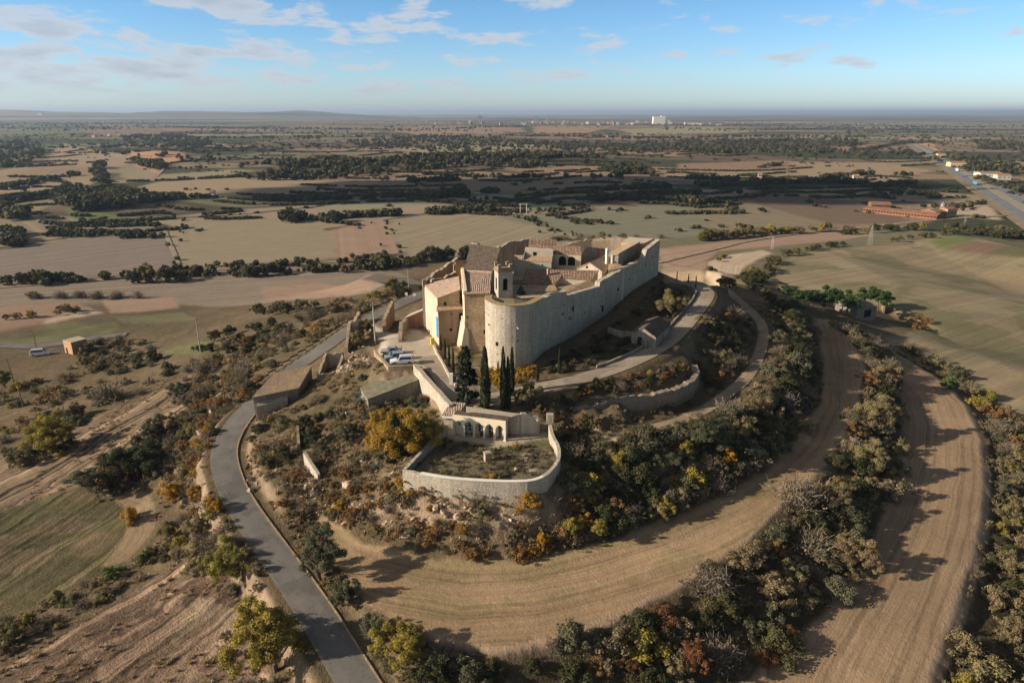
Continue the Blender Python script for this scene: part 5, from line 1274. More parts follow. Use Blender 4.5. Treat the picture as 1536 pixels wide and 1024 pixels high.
def house(name, label, c, zb, wall, roof, cat='house', group=None, ridge=None, win=(), over=.3, chim=(), th=.22):
    """c: four eaves corners (x,y,z) in order; ridge: height above the eaves of a ridge from the middle of edge 0 to the middle of edge 2"""
    cx = sum(q[0] for q in c) / len(c); cy = sum(q[1] for q in c) / len(c)
    t = thing(name, label, cat, (cx, cy, zb), 0, group)
    w = MB(); w.prism(c, zb)
    if ridge:
        m0 = tuple((c[0][k] + c[1][k]) / 2 for k in range(3)); m2 = tuple((c[2][k] + c[3][k]) / 2 for k in range(3)); m0 = (m0[0], m0[1], m0[2] + ridge); m2 = (m2[0], m2[1], m2[2] + ridge)
        w.poly([c[0], c[1], m0]); w.poly([c[2], c[3], m2]); 
        w.make('wall', wall, t)
        g = grow(list(c), over); d = Vector((m2[0] - m0[0], m2[1] - m0[1], 0)).normalized() * over * .7
        r0 = (m0[0] - d.x, m0[1] - d.y, m0[2] + .05); r2 = (m2[0] + d.x, m2[1] + d.y, m2[2] + .05)
        r = MB(); e = [(q[0], q[1], q[2] - over * .25) for q in g]
        r.slab([e[0], r0, r2, e[3]], th); r.slab([r0, e[1], e[2], r2], th)
        if roof: r.make('roof', roof, t)
    else:
        w.make('wall', wall, t)
        if roof:
            r = MB(); r.slab([(q[0], q[1], q[2] + th) for q in grow(list(c), over)], th - .01); r.make('roof', roof, t)
    for (k, s, z, ww, hh, *fr) in win:
        p, n = edge_pt(c, k, s, z); add_window(t, p, n, ww, hh, M['stone_pale'] if fr else None)
    for (x, y, z0, h, ww, mt) in chim:
        ch = MB(); ch.box((x, y, z0), (ww, ww, h), .5); ch.box((x, y, z0 + h), (ww * 1.3, ww * 1.3, .12), .5); ch.box((x, y, z0 + h + .12), (ww * .7, ww * .7, .2), .5); ch.make('chimney', mt, t)
    return t

# ------------------------------------------------------------------ the walled village
UX, UY = .5505, .8348            # along the long right wall
A0 = (4.4, 133.6); B0 = (40.3, 188.0); BC = (-.3, 133.0); BR = 4.5
arc = [(BC[0] + BR * math.cos(a), BC[1] + BR * math.sin(a)) for a in np.linspace(math.radians(180), math.radians(326), 14)]
st_ = [(A0[0] + (B0[0] - A0[0]) * t, A0[1] + (B0[1] - A0[1]) * t) for t in (.04, .19, .194, .436, .44, .593, .674, .84, .865, 1.0)]
cpath = [(-4.8, 139.2), (-4.8, 136)] + arc + st_
zt = [12.0, 12.3] + list(np.linspace(12.9, 12.4, 14)) + [12.2, 11.5, 10.5, 9.3, 10.4, 10.9, 11.2, 11.5, 13.7, 15.0]
t = thing('curtain_wall', 'long grey stone castle wall with a round sunlit bastion end, shaded on its right side', 'castle wall', (10, 140, -2))
rw_ = MB()
w = wall_mb(cpath, lerp_at(list(enumerate(zt))), lambda k, x, y: min(h1(x, y), h1(x + .8, y - 1.2)) - 1.2, 1.3, .1, 4, step=.7); w.make('wall', M['stone_pale'], t)
cp = wall_mb(cpath[:17], lambda k, x, y: lerp_at(list(enumerate(zt)))(k) + .12, lambda k, x, y: lerp_at(list(enumerate(zt)))(k) + .06, 1.5, 0, step=.7); cp.make('coping', plain('ochre lichen coping', (.36, .27, .14), .9, .3, 2), t)
rn = (UY, -UX)
for tt, z, ww, hh in ((.24, 6.2, .55, 1.3), (.17, 6.6, .9, .3), (.215, 4.6, .3, .8), (.47, 2.6, .9, 1.4), (.455, 4.0, .4, .5), (.60, 6.0, .8, .7), (.70, 7.5, .35, .5), (.5, 5.2, .3, .4), (.86, 9.2, .3, .6), (.93, 10.5, .3, .6)):
    x, y = A0[0] + (B0[0] - A0[0]) * tt + rn[0] * .66, A0[1] + (B0[1] - A0[1]) * tt + rn[1] * .66
    m = MB(); opening(m, (x, y, z), rn, ww, hh); m.make('slit', M['dark'], t)
for a, z, ww, hh in ((238, 4.2, .45, .8), (214, 8.0, .3, .3)):
    n = (math.cos(math.radians(a)), math.sin(math.radians(a))); m = MB(); opening(m, (BC[0] + n[0] * (BR + .62), BC[1] + n[1] * (BR + .62), z), n, ww, hh, .12); m.make('slit', M['dark'], t)
rh = random.Random(31)
for k in range(34):                       # putlog holes
    tt, z = rh.uniform(.05, .95), rh.choice((2.4, 4.6, 6.8, 8.6)) + rh.uniform(-.2, .2)
    x, y = A0[0] + (B0[0] - A0[0]) * tt + rn[0] * .66, A0[1] + (B0[1] - A0[1]) * tt + rn[1] * .66
    if z < h1(x + .8, y - .5) + 1: z += 4
    m = MB(); opening(m, (x, y, z), rn, .2, .22); m.make('putlog_hole', M['dark'], t)
for k in range(7):
    a = math.radians(rh.uniform(190, 300)); n = (math.cos(a), math.sin(a)); m = MB(); opening(m, (BC[0] + n[0] * (BR + .6), BC[1] + n[1] * (BR + .6), rh.choice((2.5, 5.2, 7.6, 10)) + rh.uniform(-.2, .2)), n, .18, .2, .1); m.make('putlog_hole', M['dark'], t)
a = math.radians(285); n = (math.cos(a), math.sin(a)); s0 = Vector((BC[0] + n[0] * (BR + .6), BC[1] + n[1] * (BR + .6), 8.2))
m = MB(); m.tube([s0, s0 + Vector((n[0] * 1.1, n[1] * 1.1, -.1))], .14, 6); m.make('waterspout', M['rock'], t)
# end and back walls
back = thing('ruined_wall', 'ragged roofless back wall closing the far end of the castle', 'wall', (20, 200, 3))
wall_mb([(40.3, 188.6), (36, 198), (24, 202.5), (4, 200), (-1, 198)], lerp_at([(0, 14.6), (1, 13.9), (2, 12.8), (3, 9), (4, 8)]), lambda k, x, y: 1.0, 1.0, .35, 7, step=.9).make('wall', M['rubble'], back)

m = MB(); m.prism([(-3.9, 139.4, 12.0), (-3.9, 133.0, 12.2), (-2.4, 130.4, 12.2), (.6, 129.6, 12.0), (3.2, 132.4, 11.4), (5.2, 136.4, 10.6), (3.2, 139.6, 10.6), (.2, 139.8, 11.6)], 2); o = m.make('bastion_terrace', plain('terrace earth', (.3, .23, .14), .9, .3, 2), None); structure(o)
m = MB(); m.prism([(-3.6, 139.8, 8.2), (5.4, 137.6, 8.2), (37.5, 186.2, 9.0), (34, 196, 9), (2, 197, 8.2), (-11, 165, 8.2), (-10, 148, 8.2)], 1); o = m.make('courtyard', plain('courtyard paving', (.36, .29, .2), .9, .3, 1), None); structure(o)
def pz(L): return [P(*q) for q in L]
def quad_house(name, label, pts, zb, wall, roof, **kw): return house(name, label, pz(pts), zb, wall, roof, **kw)

# nave of the church: one big slope of old dark tile
N0 = [P(696, 408, 12.8), P(736, 417, 12.8), P(749, 374, 16.5), P(707, 367, 16.5)]
back2 = [(N0[2][0] + 4, N0[2][1] + 5, 14), (N0[3][0] + 4, N0[3][1] + 5, 14)]
t = house('church_nave', 'tall nave under a wide slope of old dark roof tiles behind the bell tower', N0, 1, M['stone_grey'], M['tile_dark'], 'church', over=.4, win=((0, .75, 10.5, .6, .9),))
m = MB(); m.prism([(N0[3][0], N0[3][1], 17.2), (N0[3][0] + 1.6, N0[3][1] - 1.0, 16.9), (N0[3][0] + 2.2, N0[3][1] + .6, 16.7), (N0[3][0] + .5, N0[3][1] + 1.2, 17.0)], 12); m.make('broken_gable', M['rubble'], t)
# bell tower
r = math.radians(17); TW = 3.05; tb = P(755, 430, 14.2); tc = (tb[0], 138.2)
t = thing('bell_tower', 'slender square stone bell tower with arched openings and a corniced top', 'tower', (tc[0], tc[1], 2), r)
def tw_box(mb, z, w, h, dx=0, dy=0, d=None): mb.box((dx, dy, z), (w, d or w, h))
m = MB(); H1, H2 = 13.4, 16.4           # belfry between these heights
tw_box(m, 2, TW, H1 - 2)
for sx in (-1, 1):
    for sy in (-1, 1): m.box((sx * (TW / 2 - .5), sy * (TW / 2 - .5), H1), (1.0, 1.0, 3.0))
for k in range(4):                        # arches over the four openings
    c_, s_ = math.cos(k * math.pi / 2), math.sin(k * math.pi / 2); o0 = .57; 
    pr = [(-.652, H1 + 2.0), (-.652, H1 + 3.0), (.652, H1 + 3.0), (.652, H1 + 2.0)] 
    prof = [(math.cos(a) * .652, H1 + 2.0 + math.sin(a) * .55) for a in np.linspace(0, math.pi, 9)]
    for j in range(8):
        x1, z1 = prof[j]; x2, z2 = prof[j + 1]
        q = []
        for yy in (TW / 2 - .003, TW / 2 - 1.0): q += [(x1, yy, z1), (x2, yy, z2), (x2, yy, H1 + 3.0), (x1, yy, H1 + 3.0)]
        i = len(m.v); m.v += [(x * c_ - y * s_, x * s_ + y * c_, z) for x, y, z in q]; m.f += [[i, i + 1, i + 2, i + 3], [i + 7, i + 6, i + 5, i + 4], [i, i + 4, i + 5, i + 1], [i + 2, i + 6, i + 7, i + 3]]
tw_box(m, H1 + 3.0, TW, .9)
for v in range(len(m.v)): m.v[v] = (m.v[v][0], m.v[v][1], m.v[v][2] - 2)
def loc_make(mb, nm, mt, par):
    me = bpy.data.meshes.new(nm); me.from_pydata(mb.v, [], mb.f); me.materials.append(mt); me.update(); return obj(nm, me, par)
loc_make(m, 'shaft', M['stone_pale'], t)
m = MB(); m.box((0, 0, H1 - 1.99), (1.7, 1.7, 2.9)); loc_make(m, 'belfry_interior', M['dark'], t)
m = MB(); tw_box(m, H1 + 1.9, TW + .35, .25); tw_box(m, H1 + 3.6 - 1.2, TW + .12, .12); loc_make(m, 'cornice', M['stone_tan'], t)
m = MB()
for sx in (-1, 1):
    for sy in (-1, 1): m.box((sx * (TW / 2 - .3), sy * (TW / 2 - .3), H1 + 2.15), (.6, .6, 1.2)); m.box((sx * (TW / 2 - .3), sy * (TW / 2 - .3), H1 + 3.35), (.72, .72, .12))
for k in range(4):
    c_, s_ = math.cos(k * math.pi / 2), math.sin(k * math.pi / 2); m.box((-(TW / 2 - .2) * s_, (TW / 2 - .2) * c_, H1 + 2.15), (TW - 1.2, .3, .6), k * math.pi / 2)
loc_make(m, 'parapet', M['rubble'], t)
m = MB(); m.box((0, 0, H1 - 2 + .25), (1.1, 1.1, .9), taper=.55); loc_make(m, 'bell', plain('bronze bell', (.12, .09, .05), .4, .2, 3, .5, .8), t)
m = MB(); m.box((0, -TW / 2 - .02, 8.4), (.5, .1, .9)); loc_make(m, 'window', M['dark'], t)

# tan house with lit corner buttress left of the bastion
c = [(-9.9, 137.3, 12.4), (-4.7, 137.7, 12.4), (-4.6, 145.4, 15.0), (-11.2, 147.2, 15.0)]
t = house('stone_house', 'high tan rubble house between the round bastion and the left houses, with a white gable', c, -2.2, M['stone_tan'], M['tile_old'], over=.25,
          win=((0, .78, 3.8, .35, .8), (0, .1, 7.4, .3, .3), (3, .5, 8.6, .35, 1.6), (3, .35, 12.2, .5, 1.0)))
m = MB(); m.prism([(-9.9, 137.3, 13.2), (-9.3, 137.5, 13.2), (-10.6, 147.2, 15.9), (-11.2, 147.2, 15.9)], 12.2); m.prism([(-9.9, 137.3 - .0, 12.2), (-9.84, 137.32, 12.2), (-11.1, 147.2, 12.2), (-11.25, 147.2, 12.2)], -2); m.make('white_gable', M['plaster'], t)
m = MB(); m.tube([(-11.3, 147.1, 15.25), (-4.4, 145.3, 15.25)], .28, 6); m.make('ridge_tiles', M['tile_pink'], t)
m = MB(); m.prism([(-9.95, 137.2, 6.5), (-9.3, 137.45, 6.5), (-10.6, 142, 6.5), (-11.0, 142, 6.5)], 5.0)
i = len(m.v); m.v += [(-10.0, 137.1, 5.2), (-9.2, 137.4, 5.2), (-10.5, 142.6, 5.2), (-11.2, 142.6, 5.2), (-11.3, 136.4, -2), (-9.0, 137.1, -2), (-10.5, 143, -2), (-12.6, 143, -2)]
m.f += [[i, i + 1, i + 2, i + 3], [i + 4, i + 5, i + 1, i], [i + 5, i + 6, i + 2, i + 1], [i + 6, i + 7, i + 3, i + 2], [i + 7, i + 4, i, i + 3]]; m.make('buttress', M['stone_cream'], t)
m = MB(); m.slab([(-10.1, 137.0, 12.75), (-4.6, 137.42, 12.75), (-4.6, 138.3, 12.95), (-10.0, 137.8, 12.95)], .2); m.make('eaves', M['tile_orange'], t)

# left house: pink roof, white side wall, brown front with a little tiled roof
c = [(-16, 142.4, 10.2), (-11.4, 143.9, 11.7), (-12.4, 153, 12.4), (-19.9, 152, 10.8)]
t = house('stone_house', 'left corner house with pink tiled roof, sunlit white side wall and brown front', c, -1.5, M['stone_tan'], M['tile_pink'], over=.35,
          win=((0, .33, 8.6, .5, .7), (3, .55, 2.4, .5, .6), (3, .82, .3, 1.0, 1.9)))
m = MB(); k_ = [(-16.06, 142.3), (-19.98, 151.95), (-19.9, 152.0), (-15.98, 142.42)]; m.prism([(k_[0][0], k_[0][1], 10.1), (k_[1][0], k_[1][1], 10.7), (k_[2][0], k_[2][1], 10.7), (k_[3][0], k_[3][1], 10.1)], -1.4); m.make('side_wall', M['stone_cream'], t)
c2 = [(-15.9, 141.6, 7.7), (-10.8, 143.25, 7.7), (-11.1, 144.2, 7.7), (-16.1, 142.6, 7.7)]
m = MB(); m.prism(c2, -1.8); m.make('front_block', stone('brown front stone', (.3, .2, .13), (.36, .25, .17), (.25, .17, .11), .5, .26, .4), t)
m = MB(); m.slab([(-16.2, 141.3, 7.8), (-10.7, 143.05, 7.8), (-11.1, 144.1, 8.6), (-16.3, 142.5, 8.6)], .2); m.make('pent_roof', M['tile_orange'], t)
nf = (.31, -.95)
for s, z, ww, hh in ((.5, 2.9, .6, .6), (.93, 5.4, .8, 1.4), (.55, 6.6, .3, .25)):
    add_window(t, (c2[0][0] + (c2[1][0] - c2[0][0]) * s, c2[0][1] + (c2[1][1] - c2[0][1]) * s, z), nf, ww, hh)
m = MB(); m.box((-20.0, 151.8, 10.6), (.8, .8, 1.6), .3); m.make('corner_turret', M['rubble'], t)
for s, z, h in ((.12, .9, 5.2), (.2, 6.4, 2.4)):
    pass
x, y = -16 + (-3.9) * .07, 142.4 + 9.6 * .07; nl = (-.926, -.377)
m = MB(); opening(m, (x + nl[0] * .1, y + nl[1] * .1, 1.3), nl, 1.1, 4.6, .12); o = m.make('banner', M['blue'], None); tag(o, 'long blue banner hanging on the corner of the left house', 'banner')
m = MB(); m.box((-17.3, 140.9, 0.2), (.75, .6, 1.5), .3); m.box((-17.3, 140.9, 1.7), (.85, .7, .12), .3); o = m.make('letterbox', M['yellow'], None); tag(o, 'yellow box standing at the left house corner below the banner', 'box')
# courtyard block behind the left house, with ruined wall stepping down
quad_house('ochre_house', 'small ochre house end with an orange roof behind the pink roof', [(680, 408, 11.5), (694, 410, 11.5), (699, 391, 14.6), (683, 392, 14.6)], 2, plain('ochre render', (.55, .33, .12), .9, .15), M['tile_orange'], over=.2, chim=((-13.4, 156, 13.2, 1.4, .4, M['brickwall']),))
t = thing('ruined_wall', 'broken stone wall stepping down behind the pink roofed house', 'wall', (-19, 158, 0))
wall_mb([(-20.2, 152.6), (-19.5, 158), (-16.5, 163), (-13.5, 166)], lerp_at([(0, 11.2), (1, 11.4), (2, 12.8), (3, 14.6)]), lambda k, x, y: -1, .9, .35, 5).make('wall', M['rubble'], t)
wall_mb([(-18.6, 153.2), (-13, 157.4)], lerp_at([(0, 11.6), (1, 12.6)]), lambda k, x, y: 2, .8, .4, 6).make('inner_wall', M['rubble'], t)

# inner houses
e = pz([(783, 426, 9.0), (831, 427, 9.0), (850, 406, 11.2), (790, 405, 11.2)])
t = house('stone_house', 'long low house with red brown tiles and a pink chimney right of the bell tower', e, 1, M['stone_cream'], M['tile_red'], over=.25, chim=((P(822, 418, 9.6)[0], P(822, 418, 9.6)[1], 9.2, 2.6, .5, M['tile_pink']),))
e = pz([(838, 417.5, 9.9), (886, 421, 9.6), (897, 407, 11.3), (846, 406, 11.3)])
house('stone_house', 'red tiled house joined to the right of the chimney roof, next to the castle wall', e, 1, M['stone_cream'], M['tile_red'], over=.25)
e = pz([(766, 427, 8.8), (803, 427.5, 8.8), (803, 421, 9.5), (770, 421, 9.5)])
house('stone_house', 'cream stone building front just right of the bell tower foot', e, 1, M['stone_cream'], M['tile_red'], over=.15)
e = pz([(805, 439, 8.4), (835, 437, 8.4), (832, 429, 9.0), (806, 429, 9.0)])
house('lean_to_shed', 'tile roofed lean-to hiding behind the bastion parapet', e, 1, M['stone_cream'], M['tile_orange'], cat='shed', over=.15)
e = pz([(847, 441, 9.0), (893, 429, 8.6), (884, 421, 9.4), (850, 432, 9.3)])
t = house('lean_to_shed', 'bright tiled lean-to against the inside of the castle wall', e, 1, M['stone_cream'], M['tile_orange'], cat='shed', over=.1)
# two storey cream house
F0 = pz([(770.5, 392.5, 12.1), (827, 393.5, 12.1)]); dx, dy = F0[1][0] - F0[0][0], F0[1][1] - F0[0][1]; l = math.hypot(dx, dy); nx, ny = -dy / l, dx / l
c = [F0[0], F0[1], (F0[1][0] + nx * 3, F0[1][1] + ny * 3, 12.9), (F0[0][0] + nx * 3, F0[0][1] + ny * 3, 13.0)]
t = house('stone_house', 'pale two-storey house with a setback attic wall and dark attic door in the castle middle', c, 1, M['stone_cream'], M['tile_orange'], over=.1, win=((0, .48, 11.2, .3, .35), (0, .76, 11.2, .3, .35)))
q0 = (F0[0][0] + dx * .27 + nx * 3, F0[0][1] + dy * .27 + ny * 3); q1 = (F0[1][0] + nx * 3 + dx * .03, F0[1][1] + ny * 3 + dy * .03)
m = MB(); m.prism([(q0[0], q0[1], 14.6), (q1[0], q1[1], 14.3), (q1[0] + nx * 3, q1[1] + ny * 3, 14.4), (q0[0] + nx * 3, q0[1] + ny * 3, 14.8)], 1); m.make('attic', M['stone_cream'], t)
add_window(t, (q0[0] + dx * .27, q0[1] + dy * .27, 12.9), (-nx, -ny), .9, 1.2)
m = MB(); m.prism([(F0[0][0] + dx * .22 + nx * .6, F0[0][1] + dy * .22 + ny * .6, 12.9), (F0[0][0] + dx * .26 + nx * .6, F0[0][1] + dy * .26 + ny * .6, 12.9), (q0[0] + dx * .02, q0[1] + dy * .02, 14.2), (q0[0], q0[1], 14.2)], 11); m.make('roof_wall', M['stone_grey'], t)
# long tiled house with the two-arched gallery
E0 = pz([(792, 380, 13.0), (871, 383, 13.0)]); R0 = pz([(794, 368, 14.9), (870, 370.5, 14.9)])
t = house('gallery_house', 'long house with faded red tiles and a white gallery of two arches', [E0[0], E0[1], R0[1], R0[0]], 1, M['stone_cream'], M['tile_red'], over=.2)
dx, dy = E0[1][0] - E0[0][0], E0[1][1] - E0[0][1]; l = math.hypot(dx, dy); dx /= l; dy /= l; n = (dy, -dx)
if n[1] > 0: n = (-n[0], -n[1])
m = MB()
for s0 in (.66, .83):
    prof = [(-.95, 10.2), (-.95, 11.7)] + [(-.95 * math.cos(a), 11.7 + .9 * math.sin(a)) for a in np.linspace(.2, math.pi - .2, 7)] + [(.95, 11.7), (.95, 10.2)]
    cx_, cy_ = E0[0][0] + dx * l * s0, E0[0][1] + dy * l * s0; m.poly([(cx_ + dx * u + n[0] * .06, cy_ + dy * u + n[1] * .06, z) for u, z in prof])
m.make('arch', M['dark'], t)
E1 = pz([(794, 368, 14.4), (834, 368, 14.4), (833, 360.5, 15.6), (795, 360, 15.6)])
house('stone_house', 'faded tiled house set behind the gallery house at the castle back', E1, 2, M['stone_cream'], M['tile_red'], over=.2)
t = thing('ruined_wall', 'dark roofless wall with a ragged top behind the church nave', 'wall', (0, 184, 2))
a_, b_ = PD(731, 366, 178), PD(793, 362, 186)
wall_mb([a_[:2], b_[:2]], lerp_at([(0, 13.9), (.4, 14.6), (.45, 15.4), (1, 15.4)]), lambda k, x, y: 2, .9, .25, 9, step=.6).make('wall', M['stone_grey'], t)
# houses set along the right wall, ridges parallel to it
def along(p, d, s, z): return (p[0] + UX * d + UY * s, p[1] + UY * d - UX * s, z)
g = P(885, 393.5, 12.7)
c = [along(g, 0, -3.6, 10.9), along(g, 0, 3.4, 11.0), along(g, 12, 3.4, 11.2), along(g, 12, -3.6, 11.2)]
t = house('stone_house', 'gabled cream house with one square window facing the viewer by the castle wall', c, 1, M['stone_cream'], M['tile_orange'], ridge=1.75, over=.25, win=((0, .4, 11.1, .55, .6),),
          chim=((along(g, 5, 2.2, 0)[0], along(g, 5, 2.2, 0)[1], 11.4, 4.0, .6, M['white']), (along(g, 5.5, 3.6, 0)[0], along(g, 5.5, 3.6, 0)[1], 11.0, 2.8, .7, M['stone_pale'])))
q = pz([(913, 407, 10.9), (937, 402, 11.3), (926, 396.5, 12.0), (913, 397, 11.9)])
house('lean_to_shed', 'small orange tiled roof wedged behind the wall at the foot of two chimneys', q, 2, M['stone_cream'], M['tile_orange'], cat='shed', over=.1)
c = [P(917.6, 383, 13.0), P(927.4, 381.3, 13.6), P(958.6, 365.4, 14.4), P(945, 363, 14.0)]
g = P(926.5, 382, 13.4)
c = [along(g, 0, -4.2, 12.2), along(g, 0, .2, 13.5), along(g, 13.5, .2, 14.6), along(g, 13.5, -4.2, 13.4)]
house('stone_house', 'tall house with bright tiled roof and shaded side wall above the castle wall walk', c, 3, M['stone_grey'], M['tile_orange'], over=.2)
g2 = along(g, 13.6, 0, 0)
c = [along(g2, 0, -5.5, 13.6), along(g2, 0, 1.0, 14.0), along(g2, 6.2, 1.6, 14.6), along(g2, 6.2, -5.5, 14.4)]
house('stone_house', 'flat tan terrace roof filling the far right corner of the castle', c, 3, M['stone_tan'], M['gravel_roof'], over=0)
c = pz([(887, 374, 12.6), (914, 373, 12.6), (914, 362, 14.4), (888, 363, 14.4)])
house('stone_house', 'half ruined house with orange brown broken tiles near the castle back', c, 2, M['brickwall'], M['tile_orange'], over=.1)
c = pz([(872, 383, 12.2), (889, 385, 11.6), (900, 372, 13.4), (880, 370, 14.2)])
house('stone_house', 'shaded stone gable end beside the arched gallery', c, 2, M['stone_grey'], None)
# parasol in a courtyard by the bell tower
x, y, _ = P(782, 440, 10); pr = thing('parasol', 'closed dark green parasol in the courtyard right of the bell tower', 'parasol', (x, y + 6, 7))
m = MB(); m.tube([(x, y + 6, 7), (x, y + 6, 10.6)], .05, 6); m.make('pole', M['metal'], pr)
m = MB(); m.tube([(x, y + 6, 8.6), (x, y + 6, 10.5)], [1.1, .05], 8); m.make('canopy', M['green_cloth'], pr)

# ------------------------------------------------------------------ left of the car park
t = thing('brick_shed', 'brown brick shed with a slanting roof edge against the left castle house', 'shed', (-22, 157, 0))
c = pz([(607, 478, 2.6), (639, 467, 4.4), (639, 459, 4.4), (622, 462, 3.2)])
q = [P(607, 492, 0), P(638, 490, 0)]
k = [(q[0][0], q[0][1], 2.2), (q[1][0], q[1][1], 4.2), (q[1][0] + 1, q[1][1] + 4, 4.0), (q[0][0] + 1, q[0][1] + 4, 2.2)]
m = MB(); m.prism(k, -1); m.make('wall', M['brickwall'], t); m = MB(); m.slab([(a, b, z + .18) for a, b, z in grow(k, .25)], .16); m.make('roof', M['gravel_roof'], t)
t = thing('ruined_wall', 'tumbled rubble wall on the car park in front of the brick shed', 'wall', (-26, 150, 0))
wall_mb([P(600, 513, 0)[:2], P(603, 500, 0)[:2], P(612, 490, 0)[:2]], lerp_at([(0, 1.0), (.5, 2.4), (1, 2.6), (2, 2.0)]), lambda k, x, y: -.6, .8, .45, 3, step=.5).make('wall', M['rubble'], t)
t = thing('stone_wall', 'brown slanting stone wall stub beside the upper road, left of the parked cars', 'wall', (-33, 165, 0))
wall_mb([P(577, 495, -.4)[:2], P(590, 478, 0)[:2]], lerp_at([(0, 2.4), (1, 4.6)]), lambda k, x, y: -1.5, .8, .2, 3, step=.6).make('wall', M['stone_tan'], t)
t = thing('stone_wall', 'low ochre stone wall with a sloping top left of the concrete pole', 'wall', (-40, 160, -2))
wall_mb([P(526, 500, -3)[:2], P(540, 482, -2)[:2]], lerp_at([(0, -1.2), (1, .6)]), lambda k, x, y: h1(x, y) - 1, .8, .25, 3, step=.6).make('wall', M['stone_tan'], t)
t = thing('ruined_wall', 'standing broken house corner above the rubble left of the car park', 'wall', (-38, 148, -3))
wall_mb([P(520, 532, -3)[:2], P(527, 521, -3)[:2], P(540, 514, -2)[:2]], lerp_at([(0, -1.2), (.6, 1.2), (1, 3.2), (2, 3.4)]), lambda k, x, y: h1(x, y) - 1, .7, .3, 8, step=.5).make('wall', M['rubble'], t)
t = thing('ruined_hut', 'roofless rubble hut with a dark doorway on the slope below the car park', 'hut', (-42, 140, -6))
hc = [P(478, 573, -6), P(506, 570, -6)]; k = [(hc[0][0], hc[0][1]), (hc[1][0], hc[1][1]), (hc[1][0] + .6, hc[1][1] + 4), (hc[0][0] + .8, hc[0][1] + 4.5)]
wall_mb(k + [k[0]], lerp_at([(0, -4.0), (1, -4.2), (2, -1.4), (3, -1.2), (4, -4.2)]), lambda q, x, y: h1(x, y) - 1, .55, .3, 4, step=.5).make('wall', M['rubble'], t)
m = MB(); opening(m, ((k[0][0] + k[1][0]) / 2 + .4, (k[0][1] + k[1][1]) / 2 - .3, h1(k[0][0] + 1, k[0][1]) - .1), (.1, -1), 1.3, 1.0); m.make('doorway', M['dark'], t)
# parking retaining wall, lane parapet, shed with mossy roof
t = thing('retaining_wall', 'pale stone wall holding up the left edge of the car park', 'wall', (-26, 142, -3))
wall_mb([P(563, 527, 0)[:2], P(567, 533, 0)[:2], P(583.5, 551.5, 0)[:2], P(602, 550.5, 0)[:2], P(623, 549, 0)[:2]], lambda k, x, y: .35, lambda k, x, y: -4.4, .6, .08, 2).make('wall', M['stone_tan'], t)
t = thing('parapet_wall', 'pale parapet sloping down beside the lane to the chapel', 'wall', (-18, 132, -2))
wall_mb([P(623, 548, .5)[:2], P(640, 567, .2)[:2], P(661, 590, -.3)[:2], P(677, 607, -.6)[:2]], lerp_at([(0, .75), (1, .35), (2, -.2), (3, -.5)]), lambda k, x, y: h1(x, y) - 2.5, .9, .08, 2).make('wall', M['stone_pale'], t)
c = pz([(552, 600, -3.0), (635, 568, -1.3), (622, 553.5, -1.3), (541, 583, -3.0)])
house('flat_roofed_shed', 'long shed under a grey mossy flat roof below the car park wall', c, -8, M['stone_grey'], M['moss_roof'], cat='shed', over=.12, th=.25)
t = thing('garden_wall', 'pinkish low wall with lamp posts along the lane under the cypress row', 'wall', (-14, 134, -1))
wall_mb([P(650, 517, 0)[:2], P(655, 531, -.1)[:2], P(664, 547, -.4)[:2], P(676, 571, -1)[:2], P(684, 581, -1.2)[:2]], lambda k, x, y: h1(x, y) + .55, lambda k, x, y: h1(x, y) - .6, .4, .04, 2).make('wall', M['stone_cream'], t)
for i, (px, py) in enumerate(((655, 532), (663.5, 547))):
    x, y, z = hit(px, py); m = MB(); m.box((x + .5, y, z), (.6, .6, .9)); o = m.make('planter', M['wood'], None); tag(o, ('upper' if i == 0 else 'lower') + ' brown wooden planter box on the lane wall under the cypress row', 'planter', 'planters on the lane wall')
t = thing('gate_pillar', 'white gate pillar pair at the garden corner left of the ragged fir', 'gate pillar', (*hit(684, 577)[:2], -1.2))
x, y, z = hit(684, 577); m = MB(); m.box((x - .9, y, z - .3), (.7, .7, 2.6)); m.box((x + .7, y + .4, z - .3), (1.3, .7, 2.4)); m.make('pillar', M['white'], t); m = MB(); m.box((x - .05, y + .1, z), (1.0, .08, 1.7)); m.make('door', M['wood'], t)
m = MB(); c = pz([(655, 499, .4), (634, 499, .4)])
for s in range(7):
    f_ = s / 6; x, y = c[0][0] + (c[1][0] - c[0][0]) * f_, c[0][1] + (c[1][1] - c[0][1]) * f_; m.box((x, y, 0), (.12, .12, 1.1))
m.tube([(c[0][0], c[0][1], 1.05), (c[1][0], c[1][1], 1.05)], .06, 6); m.tube([(c[0][0], c[0][1], .6), (c[1][0], c[1][1], .6)], .06, 6)
o = m.make('wooden_fence', M['wood'], None); tag(o, 'short brown wooden rail fence in front of the left house', 'fence')
m = MB(); p0, p1 = P(685, 524, -.3), P(715, 522, -.3)
for k in range(3): m.prism([(p0[0] + k * .4, p0[1] - 1.6 * k - .6, .4 - k * .6), (p1[0] + .6 * k, p1[1] - 1.6 * k - .6, .4 - k * .6), (p1[0] + .6 * k, p1[1] - 1.6 * k - .2, .4 - k * .6), (p0[0] + k * .4, p0[1] - 1.6 * k - .2, .4 - k * .6)], -2.5)
o = m.make('terrace_wall', M['rubble'], None); tag(o, 'stepped rubble garden terraces under the tan house', 'wall')
